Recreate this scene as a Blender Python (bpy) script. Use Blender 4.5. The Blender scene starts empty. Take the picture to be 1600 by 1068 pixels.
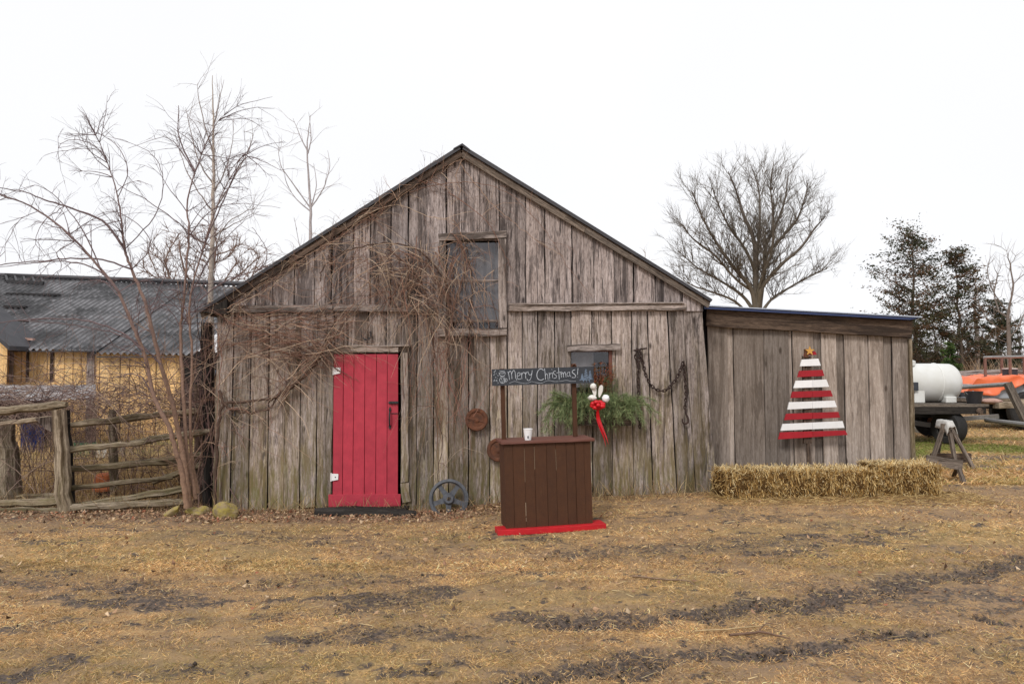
import bpy, math, random
import numpy as np
from mathutils import Vector, Matrix, Euler

random.seed(7)
RNG = np.random.default_rng(7)
R = math.radians
SC = bpy.context.scene
COL = SC.collection

# ------------------------------------------------------------------ camera, world, sun
FPX, EYE, PITCH = 1200.0, 1.6, math.atan(46 / 1200)
cam_d = bpy.data.cameras.new('camera')
cam = bpy.data.objects.new('camera', cam_d)
COL.objects.link(cam)
cam_d.sensor_width = 36
cam_d.lens = FPX / 1600 * 36
cam_d.clip_end = 1500
cam_d.clip_start = 0.05
cam.location = (0, 0, EYE)
cam.rotation_euler = (R(90) + PITCH, 0, 0)
SC.camera = cam

world = bpy.data.worlds.new('World')
SC.world = world
world.use_nodes = True
wn = world.node_tree
for n in list(wn.nodes):
    wn.nodes.remove(n)
SUN_EL, SUN_ROT = R(42), R(200)
sky = wn.nodes.new('ShaderNodeTexSky')
sky.sky_type = 'NISHITA'
sky.sun_disc = False
sky.sun_elevation = SUN_EL
sky.sun_rotation = SUN_ROT
tc = wn.nodes.new('ShaderNodeTexCoord')
cl = wn.nodes.new('ShaderNodeTexNoise')
cl.inputs['Scale'].default_value = 1.6
cl.inputs['Detail'].default_value = 4
wn.links.new(tc.outputs['Generated'], cl.inputs['Vector'])
cr = wn.nodes.new('ShaderNodeValToRGB')
cr.color_ramp.elements[0].position = 0.3
cr.color_ramp.elements[0].color = (0.955, 0.955, 0.985, 1)
cr.color_ramp.elements[1].position = 0.7
cr.color_ramp.elements[1].color = (1.0, 1.0, 1.01, 1)
wn.links.new(cl.outputs['Fac'], cr.inputs['Fac'])
b1 = wn.nodes.new('ShaderNodeBackground')
b1.inputs['Strength'].default_value = 0.10
wn.links.new(sky.outputs['Color'], b1.inputs['Color'])
b2 = wn.nodes.new('ShaderNodeBackground')          # the overcast cloud deck
b2.inputs['Strength'].default_value = 0.775
wn.links.new(cr.outputs['Color'], b2.inputs['Color'])
mxs = wn.nodes.new('ShaderNodeMixShader')
mxs.inputs[0].default_value = 0.96
wn.links.new(b1.outputs[0], mxs.inputs[1])
wn.links.new(b2.outputs[0], mxs.inputs[2])
wo = wn.nodes.new('ShaderNodeOutputWorld')
wn.links.new(mxs.outputs[0], wo.inputs['Surface'])

sun_d = bpy.data.lights.new('sun', 'SUN')
sun_d.energy = 1.5
sun_d.angle = R(14)
sun_d.color = (1.0, 0.96, 0.9)
sun = bpy.data.objects.new('sun', sun_d)
COL.objects.link(sun)
# light comes from behind and left of the camera, high
sd = Vector((-math.sin(R(25)) * math.cos(SUN_EL), -math.cos(R(25)) * math.cos(SUN_EL), math.sin(SUN_EL)))
sun.rotation_euler = sd.to_track_quat('Z', 'Y').to_euler()
sky.sun_rotation = math.atan2(sd.x, sd.y)

SC.view_settings.view_transform = 'Standard'
SC.view_settings.look = 'None'
SC.view_settings.exposure = 0.42
SC.view_settings.gamma = 1.0
SC.render.engine = 'CYCLES'
SC.cycles.max_bounces = 5
SC.cycles.transparent_max_bounces = 8
SC.cycles.caustics_reflective = False
SC.cycles.caustics_refractive = False

# ------------------------------------------------------------------ geometry helpers
def P(px, py, Y):
    """point of the place seen at photo pixel (px, py) at distance Y north of the camera"""
    u, v = (px - 800) / FPX, (534 - py) / FPX
    c, s = math.cos(PITCH), math.sin(PITCH)
    dy, dz = c - v * s, s + v * c
    t = Y / dy
    return np.array([u * t, Y, EYE + dz * t])

def sstep(a, b, x):
    t = np.clip((x - a) / (b - a), 0, 1)
    return t * t * (3 - 2 * t)

def gh(x, y):
    """height of the ground"""
    x = np.asarray(x, float); y = np.asarray(y, float)
    return 0.15 * sstep(-1.0, 3.0, x) * sstep(4.5, 9.0, y) - 0.075 * sstep(0.2, -1.2, x) * sstep(6.8, 9.0, y) * sstep(14, 11, y)

def G(px, py):
    z = 0.0
    for _ in range(6):
        v = (534 - py) / FPX
        c, s = math.cos(PITCH), math.sin(PITCH)
        dy, dz = c - v * s, s + v * c
        t = (z - EYE) / dz
        x, y = (px - 800) / FPX * t, dy * t
        z = float(gh(x, y))
    return np.array([x, y, z])

def hash2(ix, iy, seed):
    h = (ix.astype(np.int64) * 374761393 + iy.astype(np.int64) * 668265263 + seed * 974634777) & 0xffffffff
    h = ((h ^ (h >> 13)) * 1274126177) & 0xffffffff
    return ((h ^ (h >> 16)) & 0xffff) / 65535.0

def vnoise(x, y, seed=0):
    x = np.asarray(x, float); y = np.asarray(y, float)
    ix, iy = np.floor(x), np.floor(y)
    fx, fy = x - ix, y - iy
    fx, fy = fx * fx * (3 - 2 * fx), fy * fy * (3 - 2 * fy)
    a, b = hash2(ix, iy, seed), hash2(ix + 1, iy, seed)
    c, d = hash2(ix, iy + 1, seed), hash2(ix + 1, iy + 1, seed)
    return (a * (1 - fx) + b * fx) * (1 - fy) + (c * (1 - fx) + d * fx) * fy

def fbm(x, y, seed=0, o=4):
    s = 0; amp = 0.5; tot = 0
    for i in range(o):
        s = s + amp * vnoise(x * 2 ** i, y * 2 ** i, seed + i * 17); tot += amp; amp *= 0.5
    return s / tot

def unit(v):
    v = np.asarray(v, float)
    return v / (np.linalg.norm(v) + 1e-12)

def catmull(pts, n=6):
    p = np.asarray(pts, float)
    if len(p) < 3:
        t = np.linspace(0, 1, n + 1)[:, None]
        return p[0] * (1 - t) + p[-1] * t
    q = np.vstack([2 * p[0] - p[1], p, 2 * p[-1] - p[-2]])
    out = []
    for i in range(1, len(q) - 2):
        for t in np.linspace(0, 1, n, endpoint=False):
            out.append(0.5 * (2 * q[i] + (q[i + 1] - q[i - 1]) * t + (2 * q[i - 1] - 5 * q[i] + 4 * q[i + 1] - q[i + 2]) * t * t
                              + (-q[i - 1] + 3 * q[i] - 3 * q[i + 1] + q[i + 2]) * t ** 3))
    out.append(p[-1])
    return np.array(out)

class MB:
    """collects shapes; build() links them as ONE mesh object"""
    def __init__(s):
        s.v = []; s.f = []; s.g = []; s.c = []; s.n = 0
    def add(s, v, faces, g=None, c=None):
        v = np.asarray(v, float).reshape(-1, 3)
        if g is None:
            g = v + RNG.random(3) * 50
        if c is None:
            c = RNG.random(2)
        c = np.asarray(c, float)
        if c.ndim == 1:
            c = np.tile(np.append(c, [0] * (4 - len(c))), (len(v), 1))
        if isinstance(faces, np.ndarray):
            s.f.append(faces + s.n)
        else:
            by = {}
            for f in faces:
                by.setdefault(len(f), []).append(f)
            for k in by:
                s.f.append(np.array(by[k], int) + s.n)
        s.v.append(v); s.g.append(np.asarray(g, float).reshape(-1, 3)); s.c.append(c); s.n += len(v)
    BF = [(0, 1, 3, 2), (4, 6, 7, 5), (0, 4, 5, 1), (2, 3, 7, 6), (0, 2, 6, 4), (1, 5, 7, 3)]
    def box(s, lo, hi, M=None, jit=0, c=None, axis=2):
        lo = np.array(lo, float); hi = np.array(hi, float)
        v = np.array([[(lo, hi)[i][0], (lo, hi)[j][1], (lo, hi)[k][2]] for i in (0, 1) for j in (0, 1) for k in (0, 1)])
        if jit:
            v = v + RNG.normal(0, jit, v.shape)
        g = v.copy()
        if axis == 0:
            g = g[:, [2, 1, 0]]
        elif axis == 1:
            g = g[:, [0, 2, 1]]
        g = g + RNG.random(3) * 40
        if M is not None:
            v = np.array([M @ Vector(q) for q in v])
        s.add(v, s.BF, g, c)
    def bar(s, a, b, w, h, c=None, jit=0, up=(0, 0, 1), seg=1, taper=1.0, wob=0.0):
        """rectangular bar from a to b: w across, h along 'up'"""
        a = np.asarray(a, float); b = np.asarray(b, float)
        t = unit(b - a); L = np.linalg.norm(b - a)
        u = np.asarray(up, float)
        if abs(np.dot(u, t)) > 0.95:
            u = np.array([0, 1, 0.]) if abs(t[1]) < 0.9 else np.array([1., 0, 0])
        sd_ = unit(np.cross(t, u)); u = unit(np.cross(sd_, t))
        vs = []; gs = []
        off = RNG.random(3) * 40
        for i in range(seg + 1):
            k = i / seg
            cpt = a + (b - a) * k + (RNG.normal(0, wob, 3) if wob and 0 < i < seg else 0)
            ww = w / 2 * (1 + (taper - 1) * k); hh = h / 2 * (1 + (taper - 1) * k)
            for (p, q) in ((-1, -1), (1, -1), (1, 1), (-1, 1)):
                vs.append(cpt + sd_ * p * ww + u * q * hh + (RNG.normal(0, jit, 3) if jit else 0))
                gs.append(np.array([p * ww, q * hh, L * k]) + off)
        fs = []
        for i in range(seg):
            o = i * 4
            for j in range(4):
                fs.append((o + j, o + (j + 1) % 4, o + 4 + (j + 1) % 4, o + 4 + j))
        fs.append((3, 2, 1, 0)); o = seg * 4; fs.append((o, o + 1, o + 2, o + 3))
        s.add(vs, fs, gs, c)
    def tube(s, pts, rad, n=5, c=None, cap=False):
        p = np.asarray(pts, float); k = len(p)
        if k < 2:
            return
        rad = np.broadcast_to(np.asarray(rad, float), (k,)) if np.ndim(rad) == 0 or len(np.atleast_1d(rad)) == k else np.interp(np.linspace(0, 1, k), np.linspace(0, 1, len(rad)), rad)
        t = np.gradient(p, axis=0)
        t /= (np.linalg.norm(t, axis=1, keepdims=True) + 1e-9)
        ref = np.array([0, 1, 0.]) if abs(t[:, 1]).max() < 0.9 else (np.array([0, 0, 1.]) if abs(t[:, 2]).max() < 0.95 else np.array([0.7, 0.1, 0.7]))
        u = np.cross(t, ref); u /= (np.linalg.norm(u, axis=1, keepdims=True) + 1e-9)
        w = np.cross(t, u)
        a = np.arange(n) * 2 * math.pi / n
        ring = u[:, None, :] * np.cos(a)[None, :, None] + w[:, None, :] * np.sin(a)[None, :, None]
        v = p[:, None, :] + ring * rad[:, None, None]
        L = np.concatenate([[0], np.cumsum(np.linalg.norm(np.diff(p, axis=0), axis=1))])
        g = np.zeros((k, n, 3))
        g[..., 0] = np.cos(a)[None] * rad[:, None]; g[..., 1] = np.sin(a)[None] * rad[:, None]; g[..., 2] = L[:, None]
        g += RNG.random(3) * 40
        i = np.arange(k - 1)[:, None] * n; j = np.arange(n)[None]; j2 = (j + 1) % n
        f = np.stack([i + j, i + j2, i + n + j2, i + n + j], -1).reshape(-1, 4)
        base = s.n
        s.add(v.reshape(-1, 3), f, g.reshape(-1, 3), c)
        if cap:
            s.f.append(np.array([list(range(n))[::-1]]) + base)
            s.f.append(np.array([list(range(n))]) + base + (k - 1) * n)
    def lathe(s, prof, center=(0, 0, 0), M=None, n=24, c=None):
        """prof: (radius, height) pairs about +Z, then M"""
        a = np.arange(n) * 2 * math.pi / n
        v = np.array([[r * math.cos(t), r * math.sin(t), z] for r, z in prof for t in a])
        g = v + RNG.random(3) * 40
        if M is not None:
            v = np.array([M @ Vector(q) for q in v])
        v = v + np.array(center)
        fs = []
        for i in range(len(prof) - 1):
            for j in range(n):
                fs.append((i * n + j, i * n + (j + 1) % n, (i + 1) * n + (j + 1) % n, (i + 1) * n + j))
        fs.append(tuple(range(n))[::-1]); o = (len(prof) - 1) * n; fs.append(tuple(range(o, o + n)))
        s.add(v, fs, g, c)
    def prism(s, outline, y0, y1, M=None, c=None):
        """outline in x,z extruded from y0 to y1"""
        k = len(outline)
        v = np.array([[x, y0, z] for x, z in outline] + [[x, y1, z] for x, z in outline])
        g = v + RNG.random(3) * 40
        if M is not None:
            v = np.array([M @ Vector(q) for q in v])
        fs = [tuple(range(k)), tuple(range(k, 2 * k))[::-1]] + [((i + 1) % k, i, i + k, (i + 1) % k + k) for i in range(k)]
        s.add(v, fs, g, c)
    def quads(s, v4, g=None, c=None):
        n = len(v4)
        s.add(v4.reshape(-1, 3), np.arange(n * 4).reshape(n, 4), g if g is not None else v4.reshape(-1, 3), c if c is None else np.repeat(c, 4, axis=0))
    def build(s, name, mat, parent=None, origin=(0, 0, 0), smooth=False, bevel=0):
        v = np.vstack(s.v) if s.v else np.zeros((0, 3))
        org = np.array(ORG[parent.name]) if parent is not None and parent.name in ORG else np.array(origin, float)
        v = v - org
        me = bpy.data.meshes.new(name)
        tot = np.concatenate([np.full(len(f), f.shape[1]) for f in s.f])
        loops = np.concatenate([f.ravel() for f in s.f]).astype(np.int32)
        me.vertices.add(len(v)); me.vertices.foreach_set('co', v.ravel().astype(np.float32))
        me.loops.add(len(loops)); me.loops.foreach_set('vertex_index', loops)
        me.polygons.add(len(tot))
        st = np.concatenate([[0], np.cumsum(tot)[:-1]]).astype(np.int32)
        me.polygons.foreach_set('loop_start', st)
        me.polygons.foreach_set('loop_total', tot.astype(np.int32))
        me.polygons.foreach_set('use_smooth', np.full(len(tot), bool(smooth)))
        me.update(calc_edges=True)
        ga = me.attributes.new('gc', 'FLOAT_VECTOR', 'POINT')
        ga.data.foreach_set('vector', np.vstack(s.g).ravel().astype(np.float32))
        ca = me.attributes.new('var', 'FLOAT_COLOR', 'POINT')
        cc = np.vstack(s.c)
        if cc.shape[1] < 4:
            cc = np.hstack([cc, np.zeros((len(cc), 4 - cc.shape[1]))])
        ca.data.foreach_set('color', cc.ravel().astype(np.float32))
        me.materials.append(mat)
        o = bpy.data.objects.new(name, me)
        COL.objects.link(o)
        if parent is not None:
            o.parent = parent
            ORG[o.name] = org
        else:
            o.location = org
            ORG[o.name] = org
        if bevel:
            m = o.modifiers.new('bevel', 'BEVEL'); m.width = bevel; m.segments = 2; m.limit_method = 'ANGLE'
        return o

ORG = {}

def tag(o, label=None, cat=None, group=None, kind=None):
    if label: o['label'] = label
    if cat: o['category'] = cat
    if group: o['group'] = group
    if kind: o['kind'] = kind
    return o

def thing(name, label, cat, loc=(0, 0, 0), group=None, local=False):
    """an Empty at the thing's base; local=True: its parts are built round (0,0,0)"""
    o = bpy.data.objects.new(name, None)
    o.empty_display_size = 0.2
    COL.objects.link(o)
    o.location = tuple(float(q) for q in loc)
    ORG[o.name] = np.zeros(3) if local else np.array(loc, float)
    return tag(o, label, cat, group)

# ------------------------------------------------------------------ material helpers
class NT:
    def __init__(s, name):
        s.m = bpy.data.materials.new(name); s.m.use_nodes = True
        s.t = s.m.node_tree
        for n in list(s.t.nodes): s.t.nodes.remove(n)
        s.out = s.t.nodes.new('ShaderNodeOutputMaterial')
        s.b = s.t.nodes.new('ShaderNodeBsdfPrincipled')
        s.t.links.new(s.b.outputs[0], s.out.inputs[0])
    def new(s, typ): return s.t.nodes.new(typ)
    def put(s, sock, val):
        if hasattr(val, 'is_output') or isinstance(val, bpy.types.NodeSocket): s.t.links.new(val, sock)
        elif isinstance(val, (tuple, list)) and len(val) == 3 and sock.type == 'RGBA': sock.default_value = (*val, 1)
        else: sock.default_value = val
    def attr(s, name, out='Color'):
        n = s.new('ShaderNodeAttribute'); n.attribute_name = name; return n.outputs[out]
    def sep(s, v):
        n = s.new('ShaderNodeSeparateXYZ'); s.put(n.inputs[0], v); return n.outputs
    def pos(s): return s.new('ShaderNodeNewGeometry').outputs['Position']
    def scale(s, v, sc):
        n = s.new('ShaderNodeVectorMath'); n.operation = 'MULTIPLY'; s.put(n.inputs[0], v); n.inputs[1].default_value = sc; return n.outputs[0]
    def noise(s, v, sc=1.0, detail=4, rough=0.55, dist=0.0):
        n = s.new('ShaderNodeTexNoise'); s.put(n.inputs['Vector'], v)
        n.inputs['Scale'].default_value = sc; n.inputs['Detail'].default_value = detail
        n.inputs['Roughness'].default_value = rough; n.inputs['Distortion'].default_value = dist
        return n.outputs['Fac']
    def voro(s, v, sc=1.0):
        n = s.new('ShaderNodeTexVoronoi'); s.put(n.inputs['Vector'], v); n.inputs['Scale'].default_value = sc; return n.outputs['Distance']
    def rng(s, v, a, b, c=0.0, d=1.0):
        n = s.new('ShaderNodeMapRange'); s.put(n.inputs[0], v)
        for i, q in enumerate((a, b, c, d)): n.inputs[i + 1].default_value = q
        return n.outputs[0]
    def math(s, op, a, b=0.0):
        n = s.new('ShaderNodeMath'); n.operation = op; s.put(n.inputs[0], a); s.put(n.inputs[1], b); return n.outputs[0]
    def mix(s, f, a, b, blend='MIX'):
        n = s.new('ShaderNodeMix'); n.data_type = 'RGBA'; n.blend_type = blend
        s.put(n.inputs[0], f); s.put(n.inputs[6], a); s.put(n.inputs[7], b); return n.outputs[2]
    def bright(s, col, f):
        n = s.new('ShaderNodeVectorMath'); n.operation = 'SCALE'; s.put(n.inputs[0], col); s.put(n.inputs[3], f); return n.outputs[0]
    def bump(s, h, strength=0.5, dist=0.01):
        n = s.new('ShaderNodeBump'); n.inputs['Strength'].default_value = strength; n.inputs['Distance'].default_value = dist
        s.put(n.inputs['Height'], h); s.t.links.new(n.outputs[0], s.b.inputs['Normal'])
    def fin(s, col, rough=0.8, metal=0.0, spec=0.3):
        s.put(s.b.inputs['Base Color'], col); s.put(s.b.inputs['Roughness'], rough); s.put(s.b.inputs['Metallic'], metal)
        s.b.inputs['Specular IOR Level'].default_value = spec
        return s.m

def wood(name, light, mid, dark, stain=0.5, crk=0.9, flake=0.0, moss=0.0, knots=True, tone=(0.72, 1.25), mosstop=1.1, flaketop=2.2):
    t = NT(name)
    g = t.attr('gc', 'Vector'); var = t.sep(t.attr('var'))
    grain = t.noise(t.scale(g, (42, 42, 1.7)), 1, 8, 0.68, 0.15)
    crack = t.noise(t.scale(g, (58, 58, 2.6)), 1, 6, 0.6, 0.2)
    fleck = t.noise(t.scale(g, (75, 75, 16)), 1, 4, 0.7)
    broad = t.noise(t.scale(g, (11, 11, 2.2)), 1, 6, 0.65, 0.6)
    fine = fleck
    c = t.mix(t.rng(grain, 0.42, 0.56), mid, light)
    c = t.mix(t.rng(broad, 0.45, 0.6, 0, 0.75), c, mid)
    c = t.mix(t.rng(fleck, 0.55, 0.7, 0, 0.75), c, tuple(min(q * 1.25, 0.8) for q in light))
    c = t.mix(t.rng(fleck, 0.47, 0.35, 0, 0.65 * crk), c, dark)
    c = t.mix(t.rng(crack, 0.575, 0.625, 0, crk), c, dark)
    st = t.math('MULTIPLY', t.rng(t.noise(t.scale(g, (9, 9, 0.8)), 1, 8, 0.72, 0.5), 0.505, 0.58), t.rng(grain, 0.28, 0.5, 0.45, 1))
    c = t.mix(t.math('MULTIPLY', st, stain), c, dark)
    if knots:
        kn = t.rng(t.voro(t.scale(g, (5.0, 0.3, 2.0)), 1), 0.05, 0.12, 0.92, 0)
        c = t.mix(kn, c, dark)
    z = t.sep(t.pos())[2]
    if flake:
        f = t.rng(t.noise(t.scale(g, (26, 26, 2.6)), 1, 6, 0.7, 0.6), 0.56, 0.64)
        f = t.math('MULTIPLY', f, t.rng(z, flaketop, flaketop * 0.35, 0.15, 1))
        c = t.mix(t.math('MULTIPLY', f, flake), c, (0.50, 0.43, 0.33))
    if moss:
        mm = t.noise(t.scale(g, (18, 18, 2.2)), 1, 7, 0.7, 0.4)
        m1 = t.math('MULTIPLY', t.rng(mm, 0.38, 0.6), t.rng(z, mosstop * 1.9, 0.25, 0, 1))
        c = t.mix(t.math('MULTIPLY', m1, moss), c, (0.155, 0.12, 0.06))
        m2 = t.math('MULTIPLY', t.rng(t.noise(t.scale(g, (30, 30, 6)), 1, 6, 0.7, 0.3), 0.46, 0.62), t.rng(z, mosstop * 0.55, 0.0, 0, 1))
        c = t.mix(t.math('MULTIPLY', m2, moss * 0.75), c, (0.12, 0.125, 0.04))
    c = t.bright(c, t.rng(var[0], 0, 1, tone[0], tone[1]))
    warm = t.mix(t.rng(var[1], 0, 1, 0, 0.5), (1, 1, 1), (1.04, 0.98, 0.91))
    c = t.mix(1.0, c, warm, 'MULTIPLY')
    t.bump(t.math('ADD', grain, t.math('MULTIPLY', fine, 0.5)), 0.55, 0.012)
    return t.fin(c, 0.88, 0, 0.15)

def paint(name, col, col2=None, rough=0.5, sc=8.0, amt=0.5, bump=0.15, metal=0, wear=None, wearamt=0.0):
    t = NT(name)
    p = t.attr('gc', 'Vector')
    col2 = col2 or tuple(q * 0.75 for q in col)
    n = t.noise(p, sc, 5, 0.6)
    c = t.mix(t.rng(n, 0.35, 0.7, 0, amt), col, col2)
    var = t.sep(t.attr('var'))
    c = t.bright(c, t.rng(var[0], 0, 1, 0.92, 1.08))
    if wear:
        w = t.rng(t.noise(t.scale(p, (30, 30, 5)), 1, 6, 0.7), 0.6, 0.66, 0, wearamt)
        c = t.mix(w, c, wear)
    c = t.mix(t.rng(t.noise(t.scale(p, (60, 60, 9)), 1, 4, 0.7), 0.5, 0.66, 0, 0.35), c, col2)
    t.bump(t.noise(p, sc * 6, 4), bump, 0.004)
    return t.fin(c, rough, metal, 0.4)

def speckle(name, rough=0.85, trans=0.0):
    """colour comes per piece from var (its own leaf / straw / twig colour)"""
    t = NT(name)
    c = t.attr('var')
    n = t.noise(t.attr('gc', 'Vector'), 30, 2)
    c = t.bright(c, t.rng(n, 0.3, 0.7, 0.8, 1.2))
    t.fin(c, rough, 0, 0.15)
    if trans:
        tr = t.new('ShaderNodeBsdfTranslucent'); t.put(tr.inputs[0], c)
        mx = t.new('ShaderNodeMixShader'); mx.inputs[0].default_value = trans
        t.t.links.new(t.b.outputs[0], mx.inputs[1]); t.t.links.new(tr.outputs[0], mx.inputs[2])
        t.t.links.new(mx.outputs[0], t.out.inputs[0])
    return t.m

M = {}
M['barn'] = wood('weathered_barn_wood', (0.46, 0.398, 0.378), (0.265, 0.218, 0.2), (0.050, 0.039, 0.036), 0.85, 0.9, 0.8, 0.95, tone=(0.66, 1.34), mosstop=1.35)
M['gable'] = wood('weathered_gable_wood', (0.45, 0.39, 0.38), (0.27, 0.225, 0.212), (0.052, 0.043, 0.043), 0.8, 0.9, 0.0, 0.0, tone=(0.7, 1.25))
M['shed'] = wood('grey_shed_wood', (0.41, 0.35, 0.31), (0.29, 0.24, 0.205), (0.115, 0.088, 0.07), 0.6, 0.4, 0.0, 0.0, tone=(0.52, 1.3))
M['trim'] = wood('weathered_trim_wood', (0.37, 0.32, 0.30), (0.215, 0.178, 0.16), (0.05, 0.04, 0.036), 0.8)
M['beam'] = wood('dark_beam_wood', (0.15, 0.108, 0.082), (0.085, 0.06, 0.046), (0.03, 0.022, 0.019), 0.8)
M['dark_wood'] = wood('black_wet_wood', (0.045, 0.04, 0.036), (0.025, 0.022, 0.02), (0.012, 0.01, 0.01), 0.5)
M['fence'] = wood('mossy_fence_wood', (0.37, 0.31, 0.24), (0.19, 0.15, 0.105), (0.045, 0.033, 0.024), 0.95, 0.9, 0.2, 0.55, mosstop=2.0)
M['post'] = wood('fence_post_wood', (0.44, 0.37, 0.29), (0.25, 0.20, 0.15), (0.06, 0.04, 0.028), 0.95, 0.9, 0.3, 0.35, mosstop=1.2)
M['yellow'] = wood('new_yellow_boards', (0.95, 0.66, 0.34), (0.86, 0.54, 0.24), (0.36, 0.2, 0.08), 0.35, 0.3, tone=(0.8, 1.15))
M['sawhorse'] = wood('sawhorse_wood', (0.22, 0.18, 0.15), (0.13, 0.105, 0.088), (0.05, 0.04, 0.033), 0.6)
M['wagon_wood'] = wood('wagon_deck_wood', (0.20, 0.17, 0.14), (0.11, 0.09, 0.075), (0.035, 0.03, 0.027), 0.7)
M['red'] = paint('red_door_paint', (0.45, 0.036, 0.062), (0.33, 0.024, 0.044), 0.6, 7.0, 0.9, 0.35, wear=(0.30, 0.05, 0.06), wearamt=0.3)
M['red2'] = paint('bright_red_paint', (0.55, 0.012, 0.02), (0.40, 0.01, 0.016), 0.5, 9.0, 0.7, 0.3, wear=(0.3, 0.12, 0.08), wearamt=0.35)
M['treered'] = paint('tree_red_paint', (0.36, 0.008, 0.018), (0.26, 0.006, 0.013), 0.55, 12.0, 0.7, 0.3)
M['white'] = paint('white_paint', (0.82, 0.82, 0.83), (0.72, 0.71, 0.72), 0.5, 10.0, 0.6, 0.2)
M['brown'] = paint('brown_stall_paint', (0.070, 0.026, 0.009), (0.050, 0.018, 0.007), 0.75, 14.0, 0.8, 0.35, wear=(0.10, 0.05, 0.025), wearamt=0.3)
M['browntop'] = paint('red_brown_counter_paint', (0.16, 0.062, 0.045), (0.11, 0.042, 0.030), 0.6, 10.0, 0.7, 0.3)
M['rust'] = paint('rusty_iron', (0.15, 0.055, 0.026), (0.06, 0.028, 0.018), 0.85, 16.0, 1.0, 0.5)
M['dark_rust'] = paint('dark_rusty_chain', (0.055, 0.030, 0.024), (0.02, 0.014, 0.012), 0.8, 40.0, 1.0, 0.5)
M['black'] = paint('black_iron', (0.018, 0.018, 0.022), (0.03, 0.028, 0.03), 0.45, 30.0, 0.8, 0.2)
M['iron_wheel'] = paint('blue_grey_painted_iron', (0.105, 0.115, 0.135), (0.06, 0.06, 0.068), 0.55, 18.0, 1.0, 0.4, wear=(0.10, 0.05, 0.03), wearamt=0.5)
M['slate'] = paint('chalkboard', (0.030, 0.034, 0.043), (0.045, 0.05, 0.06), 0.75, 12.0, 0.9, 0.1)
M['chalk'] = paint('chalk', (0.62, 0.66, 0.72), (0.40, 0.44, 0.50), 0.95, 60.0, 1.0, 0.2)
M['chalkblue'] = paint('blue_chalk', (0.26, 0.34, 0.45), (0.14, 0.2, 0.3), 0.95, 60.0, 1.0, 0.2)
M['roof'] = paint('dark_roofing', (0.035, 0.035, 0.042), (0.06, 0.058, 0.065), 0.6, 4.0, 1.0, 0.4)
M['tin'] = paint('bright_roof_metal', (0.55, 0.60, 0.70), (0.35, 0.38, 0.46), 0.3, 6.0, 0.6, 0.1, metal=0.6)
M['bluetin'] = paint('blue_painted_metal', (0.03, 0.05, 0.14), (0.02, 0.03, 0.08), 0.4, 6.0, 0.6, 0.1)
M['poly'] = paint('white_polythene', (0.74, 0.75, 0.74), (0.62, 0.62, 0.58), 0.4, 3.0, 0.8, 0.1)
M['tyre'] = paint('tyre_rubber', (0.016, 0.016, 0.017), (0.03, 0.028, 0.026), 0.85, 20.0, 0.8, 0.4)
M['tarp'] = paint('orange_tarpaulin', (0.86, 0.21, 0.085), (0.74, 0.14, 0.05), 0.45, 5.0, 0.8, 0.25)
M['galv'] = paint('galvanised_steel', (0.30, 0.30, 0.30), (0.18, 0.17, 0.16), 0.5, 20.0, 0.8, 0.2, metal=0.4)
M['steel_frame'] = paint('rust_brown_steel', (0.20, 0.11, 0.085), (0.10, 0.055, 0.045), 0.7, 14.0, 0.8, 0.3)
M['blue'] = paint('blue_plastic', (0.012, 0.05, 0.28), (0.01, 0.035, 0.2), 0.45, 5, 0.6)
M['green'] = paint('green_plastic', (0.01, 0.12, 0.055), (0.01, 0.09, 0.04), 0.45, 5, 0.6)
M['clay'] = paint('orange_clay', (0.50, 0.14, 0.04), (0.34, 0.09, 0.03), 0.8, 12, 0.8)
M['ribbon'] = paint('red_satin', (0.62, 0.006, 0.015), (0.45, 0.005, 0.01), 0.35, 14, 0.7, 0.1)
M['fur'] = paint('white_plush', (0.80, 0.78, 0.74), (0.66, 0.63, 0.58), 0.9, 30, 0.8, 0.6)
M['cloth'] = paint('grey_curtain_cloth', (0.34, 0.32, 0.33), (0.23, 0.215, 0.22), 0.85, 6, 0.8, 0.2)
M['dirtyplastic'] = paint('dirty_white_cover', (0.55, 0.54, 0.52), (0.36, 0.35, 0.33), 0.6, 12, 0.9, 0.4)
M['soffit'] = paint('dark_gap', (0.012, 0.010, 0.010), None, 0.9, 8, 0.3)  # near-black: shade inside gaps and openings put into the colour
M['yard'] = paint('shaded_interior_boards', (0.02, 0.017, 0.015), None, 0.9, 8, 0.3)  # the shelter's inside shade is put into this colour
M['twig'] = speckle('twig_bark')
M['straw'] = speckle('straw_blades', 0.7, 0.25)
M['leaf'] = speckle('dry_leaves', 0.8, 0.2)
M['needle'] = speckle('evergreen_needles', 0.6, 0.2)

def glass_mat(name, tint, rough=0.04, alpha_mix=0.75):
    t = NT(name)
    tr = t.new('ShaderNodeBsdfTransparent'); tr.inputs[0].default_value = (*tint, 1)
    gl = t.new('ShaderNodeBsdfGlossy'); gl.inputs['Roughness'].default_value = rough
    gl.inputs[0].default_value = (0.9, 0.9, 0.95, 1)
    mx = t.new('ShaderNodeMixShader'); mx.inputs[0].default_value = 1 - alpha_mix
    t.t.links.new(tr.outputs[0], mx.inputs[1]); t.t.links.new(gl.outputs[0], mx.inputs[2])
    t.t.links.new(mx.outputs[0], t.out.inputs[0])
    return t.m
M['glass'] = glass_mat('old_window_glass', (0.8, 0.8, 0.8), 0.06, 0.95)

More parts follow.
